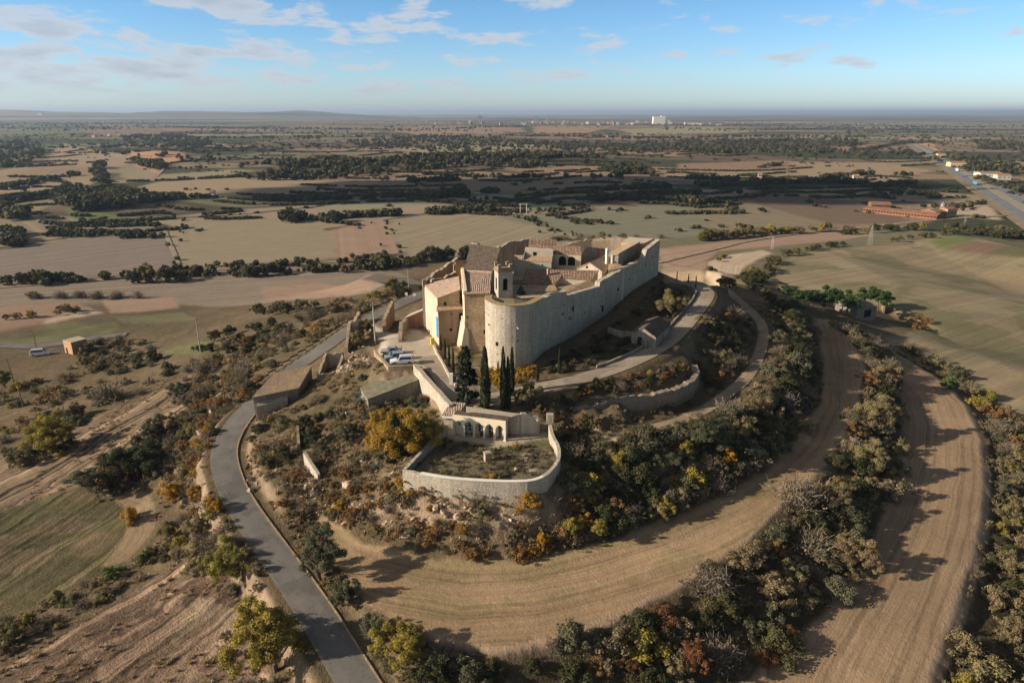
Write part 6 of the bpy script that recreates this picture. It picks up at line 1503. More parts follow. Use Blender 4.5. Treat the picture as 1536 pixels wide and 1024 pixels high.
# dry stone wall on the right and lane edge stones
t = thing('dry_stone_wall', 'long curved dry stone retaining wall below the castle lane', 'wall', (25, 118, -6))
dw = [P(858, 617, -3.8), P(890, 623, -5.0), P(920, 625, -6), (P(975, 618, -6)), P(1010, 611, -6), P(1035, 597, -6), P(1043, 583, -5.8), P(1040, 566, -4)]
wall_mb([q[:2] for q in dw], lerp_at([(0, -3.2), (1, -2.6), (2, -2.4), (4, -2.1), (5, -2.1), (6, -2.2), (7, -1.4)]), lambda k, x, y: h1(x, y) - 1.2, 1.2, .22, 3, step=.6).make('wall', M['stone_dry'], t)
t = thing('low_wall', 'low kerb wall following the inner edge of the castle lane', 'wall', (25, 140, 0))
lw = offset(smooth_line(ROAD2), 2.5)[34:88:3]
wall_mb([q[:2] for q in lw], lambda k, x, y: h1(x, y) + .6, lambda k, x, y: h1(x, y) - .6, .4, .08, 2, step=1).make('wall', M['stone_grey'], t)

# small house in the shade
g = P(957, 500, 1.2)
fx = [P(983, 523, .2), P(1004, 502, .6)]; d = Vector((fx[1][0] - fx[0][0], fx[1][1] - fx[0][1], 0)); L = d.length; d.normalize(); n = (-d.y, d.x)
c = [(fx[0][0], fx[0][1], 2.9), (fx[1][0], fx[1][1], 3.2), (fx[1][0] + n[0] * 5.5, fx[1][1] + n[1] * 5.5, 3.4), (fx[0][0] + n[0] * 5.5, fx[0][1] + n[1] * 5.5, 3.4)]
t = house('small_house', 'little stone house in the castle shadow beside the lane', [c[3], c[0], c[1], c[2]], -1.5, M['stone_grey'], M['tile_dark'], ridge=1.3, over=.25, win=((0, .35, .4, .9, 1.9), (1, .5, 1.2, .5, .7)))
t = thing('garden_wall', 'low pale wall between the little house and the castle garden', 'wall', (22, 143, -1))
wall_mb([P(912, 501, .4)[:2], P(935, 508, .3)[:2], P(966, 512, .2)[:2], P(968, 524, .1)[:2]], lambda k, x, y: h1(x, y) + 1.3, lambda k, x, y: h1(x, y) - .6, .4, .1, 2).make('wall', M['stone_grey'], t)

# ------------------------------------------------------------------ chapel and walled yard
t = thing('yard_wall', 'pale stone wall curving round the grassy yard in front of the chapel', 'wall', (0, 95, -7))
yw = [(669, 637, -3.2), (640, 668, -3.6), (606, 704, -3.8), (640, 711, -3.9), (668, 716, -3.9), (700, 719, -3.9), (735, 721, -3.9), (770, 722, -3.9), (797, 721, -3.9), (815, 714, -3.8), (830, 701, -3.7), (839, 686, -3.5), (838, 668, -3.3), (829, 653, -3.0), (825, 637, -2.7)]
ywp = smooth_line([P(*q) for q in yw[:3]], 0) + smooth_line([P(*q) for q in yw[2:]], 1)[1:]
wall_mb([q[:2] for q in ywp], lambda k, x, y: ywp[min(len(ywp) - 1, int(k))][2] + (ywp[min(len(ywp) - 1, int(k) + 1)][2] - ywp[min(len(ywp) - 1, int(k))][2]) * (k - int(k)), lambda k, x, y: min(h1(x, y - 1.5), h1(x + 1.5, y), h1(x, y)) - 1.2, .55, .05, 5, step=.6).make('wall', M['stone_pale'], t)
wall_mb([q[:2] for q in ywp[4:24]], lambda k, x, y: -3.78, lambda k, x, y: -3.86, .62, 0, 5, step=.6).make('coping', M['white'], t)
m = MB(); x, y, z = P(823, 640, -5); m.box((x + .2, y + .3, -5.6), (1.2, 1.0, 3.0)); m.make('pillar', M['stone_pale'], t)
# arcade
Lp, Rp = P(681, 652, -5), P(757, 662, -5); dx, dy = Rp[0] - Lp[0], Rp[1] - Lp[1]; AL = math.hypot(dx, dy); ang = math.atan2(dy, dx)
t = thing('chapel', 'low white chapel with an arcade of five pointed arches', 'chapel', (Lp[0], Lp[1], -4.95), ang)
def loc(mb, nm, mt): return loc_make(mb, nm, mt, t)
NB = 5; bw = AL / NB; colw = .34; FH = 3.8; dep = .35
m = MB()
def bay(mb, x0, x1, spring, peak, top, y0, y1):
    xm = (x0 + x1) / 2; hw = (x1 - x0) / 2
    R_ = ((peak - spring) ** 2 + hw ** 2) / (2 * hw); prof = []
    for k in range(9):
        s = k / 8; zz = spring + (peak - spring) * s; xx = x0 + R_ - math.sqrt(max(0, R_ ** 2 - (zz - spring) ** 2)); prof.append((min(xx, xm), zz))
    prof = prof + [(2 * xm - a, b) for a, b in prof[::-1][1:]]
    for (a, b), (c_, d_) in zip(prof[:-1], prof[1:]):
        i = len(mb.v); mb.v += [(a, y0, b), (c_, y0, d_), (c_, y0, top), (a, y0, top), (a, y1, b), (c_, y1, d_), (c_, y1, top), (a, y1, top)]
        mb.f += [[i, i + 1, i + 2, i + 3], [i + 7, i + 6, i + 5, i + 4], [i, i + 4, i + 5, i + 1], [i + 3, i + 2, i + 6, i + 7]]
for k in range(NB): bay(m, k * bw + colw / 2, (k + 1) * bw - colw / 2, 1.75, 2.85, FH, 0, dep)
for k in range(NB + 1): m.box((k * bw, dep / 2, 0), (colw, dep, FH))
m.box((0, .8, 0), (.3, 1.0, FH)); loc(m, 'arcade', M['plaster'])
for k in range(NB + 1):
    c = MB(); c.box((k * bw, dep / 2, 0), (colw + .14, dep + .14, .22)); loc(c, 'column_base', M['plaster']); c = MB(); c.box((k * bw, dep / 2, 1.62), (colw + .12, dep + .12, .14)); loc(c, 'capital', M['plaster'])
m = MB(); m.box((AL / 2, 1.5, 0), (AL, .3, FH)); loc(m, 'back_wall', M['white'])
m = MB(); m.box((bw * .5, .55, 0), (bw - colw, .2, FH - .4)); loc(m, 'blind_wall', M['plaster'])
m = MB(); m.box((bw * .5, .42, 1.75), (.4, .06, .45)); m.box((bw * .5, .40, 2.2), (.16, .05, .16)); loc(m, 'crest', plain('red crest', (.4, .08, .05), .7, .2))
for k in (1, 2, 3):
    f = MB(); f.box(((k + .5) * bw, 1.33, .5), (1.15, .08, 2.0)); w_ = loc(f, 'niche_window', M['glass'])
    f = MB()
    for u in (-.55, 0, .55): f.box(((k + .5) * bw + u, 1.27, .5), (.09, .06, 2.0))
    for zz in (.5, 1.15, 1.8, 2.45): f.box(((k + .5) * bw, 1.265, zz), (1.2, .05, .08))
    loc(f, 'glazing_bars', M['white'])
m = MB(); m.box(((4.5) * bw - .3, 1.32, 0), (.5, .1, 2.0)); loc(m, 'door', M['wood'])
m = MB(); i = 0
m.slab([(.0, .1, FH + .1), (AL + .5, .1, FH + .1), (AL + .5, 1.66, FH + .14), (.0, 1.66, FH + .14)], .09); loc(m, 'roof', M['tile_dark'])
# tiled end house of the chapel
ce = pz([(665, 622.5, -1.9), (686, 623, -1.9), (698, 606, -.75), (677, 604.5, -.75)])
te = house('chapel_end_house', 'small tiled house end at the left of the chapel arcade', ce, -5.6, M['stone_cream'], M['tile_old'], over=.2)
m = MB(); m.prism([(ce[0][0] - .2, ce[0][1] - .3, -2.1), (ce[1][0], ce[1][1] - .3, -2.1), (ce[1][0], ce[1][1] + .2, -2.1), (ce[0][0] - .2, ce[0][1] + .2, -2.1)], -2.4); m.make('eaves', M['white'], te)
m = MB(); m.prism([(ce[1][0] + .05, ce[1][1], -1.8), (ce[1][0] + .25, ce[1][1], -1.8), (ce[2][0] + .25, ce[2][1], -.7), (ce[2][0] + .05, ce[2][1], -.7)], -4); m.make('gable', M['stone_grey'], te)
# niche block / retaining wall with a wide pale top behind the chapel
nb = pz([(700, 622, -1.45), (768, 629, -1.6), (781, 620.5, -1.2), (699, 609, -.7)])
t = thing('niche_block', 'long block with a pale gravel top between the chapel roof and the cypresses', 'wall', (nb[0][0], nb[0][1], -5.4))
m = MB(); m.slab([(nb[0][0], nb[0][1], -1.02), (nb[1][0], nb[1][1], -1.05), nb[2], nb[3]], .16); m.make('top', M['gravel_roof'], t)
m = MB(); k_ = .72; m.prism([(nb[0][0] + (nb[3][0] - nb[0][0]) * k_, nb[0][1] + (nb[3][1] - nb[0][1]) * k_, -1.05), (nb[1][0] + (nb[2][0] - nb[1][0]) * k_, nb[1][1] + (nb[2][1] - nb[1][1]) * k_, -1.4), (nb[2][0], nb[2][1], -1.4), (nb[3][0], nb[3][1], -1.0)], -5.4); m.make('wall', M['stone_cream'], t)
t = thing('retaining_wall', 'shaded wall stepping down from the chapel to the iron gate', 'wall', (2, 110, -5))
wall_mb([nb[2][:2], P(804, 632, -2.9)[:2], P(808, 636, -3.2)[:2]], lerp_at([(0, -1.0), (.35, -1.1), (1, -2.4), (2, -2.4)]), lambda k, x, y: -5.6, .55, .02, 3).make('wall', M['stone_cream'], t)
m = MB(); x, y, z = P(803, 648, -5); m.box((x, y, -5.4), (.8, .7, 3.2)); m.box((x, y, -2.2), (.95, .85, .15)); m.make('pillar', M['stone_cream'], t)
a_, b_ = P(804, 646, -5), P(820, 647, -5); m = MB()
for k in range(14):
    f_ = k / 13; m.box((a_[0] + (b_[0] - a_[0]) * f_, a_[1] + (b_[1] - a_[1]) * f_, -4.95), (.045, .045, 2.0))
for zz in (-4.8, -3.9, -3.1): m.tube([(a_[0], a_[1], zz), (b_[0], b_[1], zz)], .035, 5)
o = m.make('iron_gate', M['iron'], None); tag(o, 'dark barred iron gate at the right of the chapel yard', 'gate')
x, y, z = P(731, 690, -4.95); m = MB(); m.box((x, y, -5.2), (1.0, .9, 1.6), .4, .96); m.box((x, y, -3.6), (1.15, 1.05, .12), .4); o = m.make('stone_block', M['rock'], None); tag(o, 'square stone block standing alone in the grassy yard', 'stone block')
x, y, z = P(704, 650, -4.9)
def flowerpot(px, py, z, label, mt):
    x, y, z = P(px, py, z); f = thing('flower_pot', label, 'flower pot', (x, y, z)); m = MB(); m.box((x, y, z), (.45, .45, .4), .2, 1.15 if False else 1.0); m.make('pot', M['wood'], f)
    Q, T = _crown(71, 'bush'); me = quads_mesh('flowers', Q, T, mt); o = obj('flowers', me, f, (0, 0, .35)); o.scale = (.75, .75, .75)
    return f
px_ = lambda k: Lp[0] + (Rp[0] - Lp[0]) * k
for k, mt, l in ((.33, M['flower'], 'yellow flowers in a pot under the second chapel arch'), (.52, LM['red'], 'reddish flowers in a pot under the third chapel arch'), (.7, LM['red'], 'reddish flowers in a pot under the fourth chapel arch')):
    x, y = px_(k) - dy / AL * .85, Lp[1] + dy * k + dx / AL * .85; f = thing('flower_pot', l, 'flower pot', (x, y, -4.95)); m = MB(); m.box((x, y, -4.95), (.5, .5, .4)); m.make('pot', M['wood'], f)
    Q, T = _crown(71, 'bush'); o = obj('flowers', quads_mesh('flowers', Q, T, mt), f, (0, 0, .3)); o.scale = (.8, .8, .8)

# ------------------------------------------------------------------ barn, huts
c = [(-50.9, 124, -5.1), (-43.6, 128.9, -5.1), (-42.7, 136.3, -3.0), (-48.8, 131.5, -3.0)]
t = house('barn', 'stone barn with a wide pinkish tiled roof beside the asphalt road', c, -11, M['stone_grey'], M['tile_orange'], cat='barn', over=.3, win=((0, .3, -7, .4, .3),))
m = MB(); m.prism([(-50.2, 123.3, -6.6), (-45.2, 126.7, -6.6), (-45.5, 128, -6.0), (-50.4, 124.6, -6.0)], -11); m.make('front_annex', M['stone_pale'], t)
m = MB(); opening(m, (-46.2, 125.9, -9.4), (.56, -.83), .3, 1.3); m.make('slit', M['dark'], t)
def hut(px0, py0, px1, py1, z, hgt, dpt, label):
    a, b = hit(px0, py0), hit(px1, py1); d = Vector((b[0] - a[0], b[1] - a[1], 0)).normalized(); n = (-d.y, d.x); zz = min(a[2], b[2])
    return house('brick_hut', label, [(a[0], a[1], zz + hgt), (b[0], b[1], zz + hgt), (b[0] + n[0] * dpt, b[1] + n[1] * dpt, zz + hgt), (a[0] + n[0] * dpt, a[1] + n[1] * dpt, zz + hgt)], zz - 1, M['adobe'], M['gravel_roof'], cat='hut', over=.1, win=((0, .3, zz + .1, .9, 1.9),))
hut(98, 529, 110, 532, 0, 4.2, 5, 'small orange brick hut by the side road at the left')
# rocks and wall fragments on the slope
t = thing('ruined_wall', 'upright pale wall fragment standing alone on the slope left of the yard', 'wall', (-34, 108, -9))
a_, b_ = hit(457, 702), hit(477, 720)
zl = h1(a_[0], a_[1]); zr = h1(b_[0], b_[1])
m = MB(); dd_ = Vector((b_[0] - a_[0], b_[1] - a_[1], 0)).normalized(); nn = (-dd_.y * .5, dd_.x * .5)
m.prism([(a_[0], a_[1], zl + 3.0), (b_[0], b_[1], zr + .9), (b_[0] + nn[0], b_[1] + nn[1], zr + 1.1), (a_[0] + nn[0], a_[1] + nn[1], zl + 3.1)], min(zl, zr) - 1.2); m.make('wall', M['stone_pale'], t)
t = thing('ruined_wall', 'thin broken wall running uphill behind the upright fragment', 'wall', (-36, 116, -8))
wall_mb([hit(449, 675)[:2], hit(447, 648)[:2]], lambda k, x, y: h1(x, y) + 1.4, lambda k, x, y: h1(x, y) - .8, .5, .3, 3, step=.5).make('wall', M['rubble'], t)
def boulder(px, py, s, label, group=None, seed=0):
    x, y, z = hit(px, py); r = np.random.default_rng(seed); import bmesh
    bm = bmesh.new(); bmesh.ops.create_icosphere(bm, subdivisions=3, radius=1)
    V = np.array([v.co[:] for v in bm.verts]); k = np.ones(len(V))
    for _ in range(16):
        d = r.normal(size=3); d /= np.linalg.norm(d); q = V @ d; c_ = r.uniform(.45, .85); V -= np.clip(q - c_, 0, None)[:, None] * d[None]
    V *= 1 + .12 * (fbm(V[:, 0] * 3 + seed, V[:, 1] * 3 + V[:, 2] * 3, seed, 3)[:, None] - .5); V *= np.array((1, r.uniform(.6, .95), r.uniform(.5, .8))) * s
    for v, p in zip(bm.verts, V): v.co = p
    me = bpy.data.meshes.new('boulder'); bm.to_mesh(me); bm.free(); me.materials.append(M['rock'])
    o = obj('boulder', me, None, (x, y, z + s * .12)); o.rotation_euler = (r.uniform(-.3, .3), r.uniform(-.3, .3), r.uniform(0, 6)); return tag(o, label, 'rock', group)
BL = [(521, 728, 1.7, 'big pale boulder among the orange bushes left of the yard corner'), (451, 715, .9, 'grey boulder below the upright wall fragment'), (543, 692, .7, 'small white boulder near the agave'), (588, 712, .8, 'rock just left of the yard wall corner'), (668, 770, 1.3, 'rock ledge under the middle of the yard wall'), (655, 765, 1.1, 'rock beside the ledge under the yard wall'), (687, 775, 1.1, 'right rock of the ledge under the yard wall'),
      (605, 805, 1.2, 'round rock at the field edge below the yard'), (330, 594, 1.6, 'pale boulder on the hillside above the road left of the barn'), (318, 620, 1.1, 'pinkish rock left of the boulder by the road'), (300, 650, 1.0, 'rock on the orange verge over the road bend'), (1000, 700 - 15, 1.0, 'pale rock on the terrace tip'), (1092, 622, 1.2, 'sunlit rock among bushes at the terrace tip'),
      (520, 620, .6, 'long pale stone lying on the ruined slope'), (505, 668, .5, 'stone on the bare patch of the ruined slope'), (552, 668, .5, 'lone stone right of the bare patch'), (790, 690, .8, 'white rock outcrop inside the yard at the right'), (775, 705, .6, 'low pale rock inside the yard near its front wall'), (390, 640, .8, 'rock at the foot of the barn'), (376, 736, 1.0, 'pale rock beside the right kerb of the road bend'), (312, 742, .9, 'pale rock on the left verge of the road bend')]
for k, (a, b, s, l) in enumerate(BL): boulder(a, b, s, l, None, k)
r5 = np.random.default_rng(5)
def stones(poly, n, hr, where, seed):
    W = np.array([p[:2] for p in hits(poly)]); x0, y0 = W.min(0); x1, y1 = W.max(0); k = 0
    base = [o for o in bpy.data.objects if o.name.startswith('boulder')][:10]
    while k < n:
        x, y = r5.uniform(x0, x1), r5.uniform(y0, y1)
        if not inpoly(np.array([x]), np.array([y]), W)[0]: continue
        o = obj('stone', base[k % len(base)].data, None, (x, y, h1(x, y))); s = r5.uniform(*hr) / 1.0; o.scale = (s, s, s * r5.uniform(.6, 1)); o.rotation_euler = (r5.uniform(-.4, .4), r5.uniform(-.4, .4), r5.uniform(0, 6)); k += 1
        tag(o, f'loose pale stone {where}', 'rock', f'loose stones {where}')
stones([(370, 720), (430, 700), (480, 730), (560, 750), (600, 790), (540, 790), (470, 770)], 110, (.14, .5), 'on the bare bank left below the yard', 1)
stones([(520, 530), (500, 560), (530, 565), (560, 545), (545, 520)], 80, (.2, .7), 'in the rubble heap below the car park', 2)
stones([(600, 745), (800, 762), (790, 830), (620, 815)], 70, (.15, .5), 'on the scree under the yard wall', 3)
stones([(600, 498), (618, 492), (616, 508), (602, 514)], 16, (.2, .5), 'around the rubble wall on the car park', 4)

# ------------------------------------------------------------------ cars
def car(label, px, py, heading, paint_c, kind, z=0.0, scale=1.0, group=None, p=None):
    x, y, zz = p or (*P(px, py, z)[:2], z)
    t = thing({'suv': 'parked_suv', 'hatch': 'parked_hatchback', 'sedan': 'parked_car', 'van': 'parked_van'}[kind], label, 'car', (x, y, zz + .02), heading, group)
    L, W, Hh = {'suv': (4.6, 1.85, 1.68), 'hatch': (4.2, 1.78, 1.5), 'sedan': (4.5, 1.8, 1.45), 'van': (4.9, 1.9, 1.9)}[kind]
    pm = NT('car paint', .3, .5); pm.color(paint_c); pm.b.inputs['Coat Weight'].default_value = .6; pm = pm.m
    h = L / 2
    belt = Hh * .58
    low = [(-h, .45), (-h + .05, .3), (h - .05, .28), (h, .5), (h - .06, .72), (h * .55, belt - .04), (-h * .8, belt + .02), (-h + .04, belt - .06)]
    def loft(prof, w0, w1, zsplit):
        mb = MB(); n = len(prof)
        for s in (-1, 1):
            for (u, z_) in prof: mb.v.append((u, s * (w0 if z_ < zsplit else w1) / 2, z_))
        mb.f.append(list(range(n))); mb.f.append(list(range(2 * n - 1, n - 1, -1)))
        for k in range(n): q = (k + 1) % n; mb.f.append([k, n + k, n + q, q])
        return mb
    b = loft(low, W, W * .94, belt - .1); o = loc_make(b, 'body', pm, t); bv = o.modifiers.new('bevel', 'BEVEL'); bv.width = .09; bv.segments = 3
    rear = {'suv': -.93, 'hatch': -.93, 'sedan': -.62, 'van': -.97}[kind]; fr = {'suv': .42, 'hatch': .45, 'sedan': .36, 'van': .62}[kind]; r0 = rear + (.1 if kind != 'sedan' else .2); f0 = fr - .28
    def cabin(inset, z0, z1, w0, w1, nm, mt, bev):
        mb = MB(); q = [(h * rear, z0, w0), (h * fr, z0, w0), (h * f0, z1, w1), (h * r0, z1, w1)]
        for s in (-1, 1):
            for u, z_, w_ in q: mb.v.append((u, s * w_ / 2, z_))
        mb.f += [[0, 1, 2, 3], [7, 6, 5, 4]] + [[k, 4 + k, 4 + (k + 1) % 4, (k + 1) % 4] for k in range(4)]
        o = loc_make(mb, nm, mt, t); 
        if bev: bv = o.modifiers.new('bevel', 'BEVEL'); bv.width = bev; bv.segments = 2
    cabin(0, belt - .02, Hh, W * .9, W * .74, 'cabin', pm, .06)
    for s in (-1, 1):   # side glass
        mb = MB(); z0, z1 = belt + .06, Hh - .12; ya, yb = s * (W * .9 / 2 - .005), s * (W * .76 / 2 + .0)
        a = (h * rear + .25, h * fr - .32); c_ = (h * r0 + .2, h * f0 - .06)
        pts = [(a[0], ya, z0), (a[1], ya, z0), (c_[1], yb, z1), (c_[0], yb, z1)]
        i = len(mb.v); mb.v += pts + [(u, v + s * .02, w) for u, v, w in pts]; mb.f += [[i, i + 1, i + 2, i + 3], [i + 4, i + 5, i + 6, i + 7]] + [[i + k, i + (k + 1) % 4, i + 4 + (k + 1) % 4, i + 4 + k] for k in range(4)]
        loc_make(mb, 'side_window', M['glass'], t)
    for nm, u0, u1, sg in (('windscreen', fr, f0, 1), ('rear_window', rear, r0, -1)):
        mb = MB(); za, zb = belt + .05, Hh - .06; k1 = .1; k2 = .88
        ua, ub = h * (u0 + (u1 - u0) * k1), h * (u0 + (u1 - u0) * k2); e = sg * .03; wa, wb = W * .82 / 2, W * .7 / 2
        pts = [(ua + e, -wa, za), (ua + e, wa, za), (ub + e, wb, zb), (ub + e, -wb, zb)]
        mb.v += pts + [(u - e * 2, v, w) for u, v, w in pts]; mb.f += [[0, 1, 2, 3], [7, 6, 5, 4]] + [[k, 4 + k, 4 + (k + 1) % 4, (k + 1) % 4] for k in range(4)]
        loc_make(mb, nm, M['glass'], t)
    for u in (-h * .62, h * .62):
        for s in (-1, 1):
            mb = MB(); mb.tube([(u, s * (W / 2 - .2), .33), (u, s * (W / 2 + .01), .33)], .33, 16); wv = loc_make(mb, 'wheel', M['tyre'], t)
            mb = MB(); mb.tube([(u, s * (W / 2 - .05), .33), (u, s * (W / 2 + .025), .33)], .2, 12); loc_make(mb, 'rim', M['rim'], wv)
    for s in (-1, 1):
        mb = MB(); mb.box((h - .1, s * W * .36, .6), (.16, .36, .15)); loc_make(mb, 'headlight', M['lamp'], t)
        mb = MB(); mb.box((-h + .04, s * W * .4, .8), (.12, .2, .32)); loc_make(mb, 'tail_light', M['redlamp'], t)
        mb = MB(); mb.box((h * fr - .35, s * (W / 2 + .02), belt + .02), (.14, .2, .14)); loc_make(mb, 'mirror', pm, t)
    if kind in ('suv', 'van'):
        mb = MB()
        for s in (-1, 1): mb.tube([(h * r0 + .2, s * W * .33, Hh + .04), (h * f0 - .1, s * W * .33, Hh + .04)], .03, 6)
        loc_make(mb, 'roof_rail', M['iron'], t)
    t.scale = (scale,) * 3
    return t
hd = math.radians(190)
car('white estate car parked nearest on the edge of the car park', 603, 545, hd, (.75, .76, .77, 1), 'suv', 0, 1.04, 'cars in the castle car park')
car('blue grey hatchback parked in the middle behind the white car', 592.5, 538.5, math.radians(194), (.22, .30, .38, 1), 'hatch', 0, 1.0, 'cars in the castle car park')
car('silver grey car parked farthest of the three in the car park', 587, 529.5, math.radians(188), (.3, .34, .38, 1), 'sedan', 0, 1.0, 'cars in the castle car park')
x, y, z = hit(61, 533); car('white van parked at the side road by the brick hut', 0, 0, math.radians(20), (.8, .8, .78, 1), 'van', p=(x, y, z + .1), scale=1.15)
def tiny_vehicle(s, off, lorry, col, label):
    a = offset(HWY, off); k = min(len(a) - 2, int(s)); f_ = s - k; q = [a[k][i] + (a[k + 1][i] - a[k][i]) * f_ for i in range(3)]; an = math.atan2(a[k + 1][1] - a[k][1], a[k + 1][0] - a[k][0])
    pm = plain('vehicle paint', col, .4, .05)
    if lorry:
        t = thing('lorry', label, 'lorry', q, an); m = MB(); m.box((-1.5, 0, 1.0), (11, 2.5, 2.9)); loc_make(m, 'trailer', pm, t); m = MB(); m.box((5.6, 0, .7), (2.4, 2.4, 2.6), 0, .95); loc_make(m, 'cab', pm, t)
        for u in (-5.5, -4, 2.5, 5.5): m = MB(); m.tube([(u, -1.2, .5), (u, 1.2, .5)], .5, 10); loc_make(m, 'wheel', M['tyre'], t)
    else: car(label, 0, 0, an, (*col, 1), 'sedan', p=q)
tiny_vehicle(2.35, -7, True, (.75, .76, .78), 'white lorry on the far carriageway of the motorway')
tiny_vehicle(3.2, -10, True, (.2, .4, .6), 'blue lorry on the motorway left of a bend')
tiny_vehicle(2.9, 10, False, (.6, .6, .6), 'small pale car on the near carriageway of the motorway')
tiny_vehicle(4.2, 8, False, (.05, .06, .1), 'dark car low on the near carriageway of the motorway')
# crash barriers
for off, l in ((3.1, 'steel crash barrier on the left side of the motorway median'), (-3.1, 'steel crash barrier on the right side of the motorway median'), (15.6, 'outer steel crash barrier on the left motorway edge'), (-15.6, 'outer steel crash barrier on the right motorway edge')):
    L = resample(smooth_line(offset(HWY, off), 2), 8); b = thing('crash_barrier', l, 'barrier', L[0])
    m = MB()
    for p_, q_ in zip(L[:-1], L[1:]):
        d = math.atan2(q_[1] - p_[1], q_[0] - p_[0]); m.box(((p_[0] + q_[0]) / 2, (p_[1] + q_[1]) / 2, (p_[2] + q_[2]) / 2 + .5), (math.dist(p_[:2], q_[:2]) + .1, .12, .35), d)
    m.make('rail', M['metal'], b)
    m = MB()
    for p_ in L[::2]: m.box((p_[0], p_[1], p_[2] - .3), (.14, .14, 1.1))
    m.make('posts', M['metal'], b)

# ------------------------------------------------------------------ poles and pylons
def pole(px, py, hpx, label, mt, r=.14, arms=1, wires=None, lean=0, group=None):
    x, y, z = hit(px, py); dep = y * CP + (ZC - z) * SP; hh = hpx * dep / F / math.cos(math.atan2(ZC - z, math.hypot(x, y)))
    t = thing('utility_pole', label, 'pole', (x, y, z), 0, group); m = MB(); m.tube([(0, 0, -.4), (lean * hh * .5, 0, hh * .5), (lean * hh, 0, hh)], [r, r * .85, r * .6], 8); loc_make(m, 'shaft', mt, t)
    if arms:
        m = MB(); m.box((lean * hh, 0, hh - .5), (1.3, .1, .1), .4)
        loc_make(m, 'crossarm', M['metal'], t)
        for s in (-.5, 0, .5): m = MB(); m.tube([(lean * hh + s * math.cos(.4), s * math.sin(.4), hh - .4), (lean * hh + s * math.cos(.4), s * math.sin(.4), hh - .15)], .05, 6); loc_make(m, 'insulator', M['lamp'], t)
    return (x + lean * hh, y, z + hh - .2)
T1 = pole(563, 516, 60, 'pale concrete utility pole on the edge of the car park', M['concrete'], .17)
T2 = pole(301, 529, 52, 'pale concrete utility pole above the dark grove on the left hillside', M['concrete'], .17)
pole(613, 432, 29, 'small concrete pole behind the upper road left of the castle', M['concrete'], .16)
for px, py, h, l, ln in ((56, 527, 30, 'dark wooden pole by the side road near the white van', 0), (23, 578, 42, 'dark wooden pole at the left edge beside the yellow tree', -.08), (35, 610, 40, 'grey wooden pole at the edge of the tillage', -.02), (101, 632, 24, 'short wooden stake pole on the striped tillage', -.05),
                     (5, 958, 54, 'leaning dark wooden pole at the left edge by the field bank', -.1), (338, 600, 40, 'thin wooden pole on the hillside left of the barn', -.05), (217, 720, 40, 'thin dark pole by the big dark oak', -.05)):
    pole(px, py, h, l, M['wood'], .13, 0, lean=ln)
def wire(a, b, sag, label):
    pts = []
    for k in range(13):
        s = k / 12; pts.append((a[0] + (b[0] - a[0]) * s, a[1] + (b[1] - a[1]) * s, a[2] + (b[2] - a[2]) * s - sag * 4 * s * (1 - s)))
    m = MB(); m.tube(pts, .018, 4, False); o = m.make('cable', M['iron'], None); tag(o, label, 'cable')
wire(T1, T2, 1.6, 'thin black cable hanging between the two concrete poles')
def pylon(px, py, hpx, label):
    x, y, z = hit(px, py); dep = y * CP + (ZC - z) * SP; hh = hpx * dep / F; t = thing('power_pylon', label, 'pylon', (x, y, z)); w = hh * .09; m = MB()
    for sx in (-1, 1):
        for sy in (-1, 1): m.tube([(sx * w, sy * w, -.5), (sx * w * .25, sy * w * .25, hh)], .06, 4)
    n = 8
    for k in range(n):
        for a in range(4):
            c0 = [(1, 1), (-1, 1), (-1, -1), (1, -1)]; k0, k1 = k / n, (k + 1) / n; f0, f1 = w * (1 - .75 * k0), w * (1 - .75 * k1); p0, p1 = c0[a], c0[(a + 1) % 4]
            m.tube([(p0[0] * f0, p0[1] * f0, hh * k0), (p1[0] * f1, p1[1] * f1, hh * k1)], .025, 4, False)
    loc_make(m, 'lattice', M['metal'], t); m = MB()
    for zz, q in ((.97, 1.0), (.87, 1.3), (.77, 1.0)): m.box((0, 0, hh * zz), (hh * .14 * q * 2, .16, .18), .5)
    loc_make(m, 'crossarms', M['metal'], t)
pylon(1304, 368, 30, 'lattice power pylon beyond the top edge of the big field'); pylon(1158, 374, 20, 'small lattice pylon at the corner of the pale ploughed strip'); pylon(1446, 340, 16, 'distant lattice pylon near the long brick farm')
x, y, z = hit(785, 320); t = thing('portal_pylon', 'white portal power pylon standing among the far terraces', 'pylon', (x, y, z)); m = MB()
for s in (-2.6, 2.6): m.tube([(s, 0, -.5), (s, 0, 8)], .22, 6)
loc_make(m, 'legs', M['white'], t); m = MB(); m.box((0, 0, 7.4), (8, .3, .3)); loc_make(m, 'crossarm', M['white'], t)

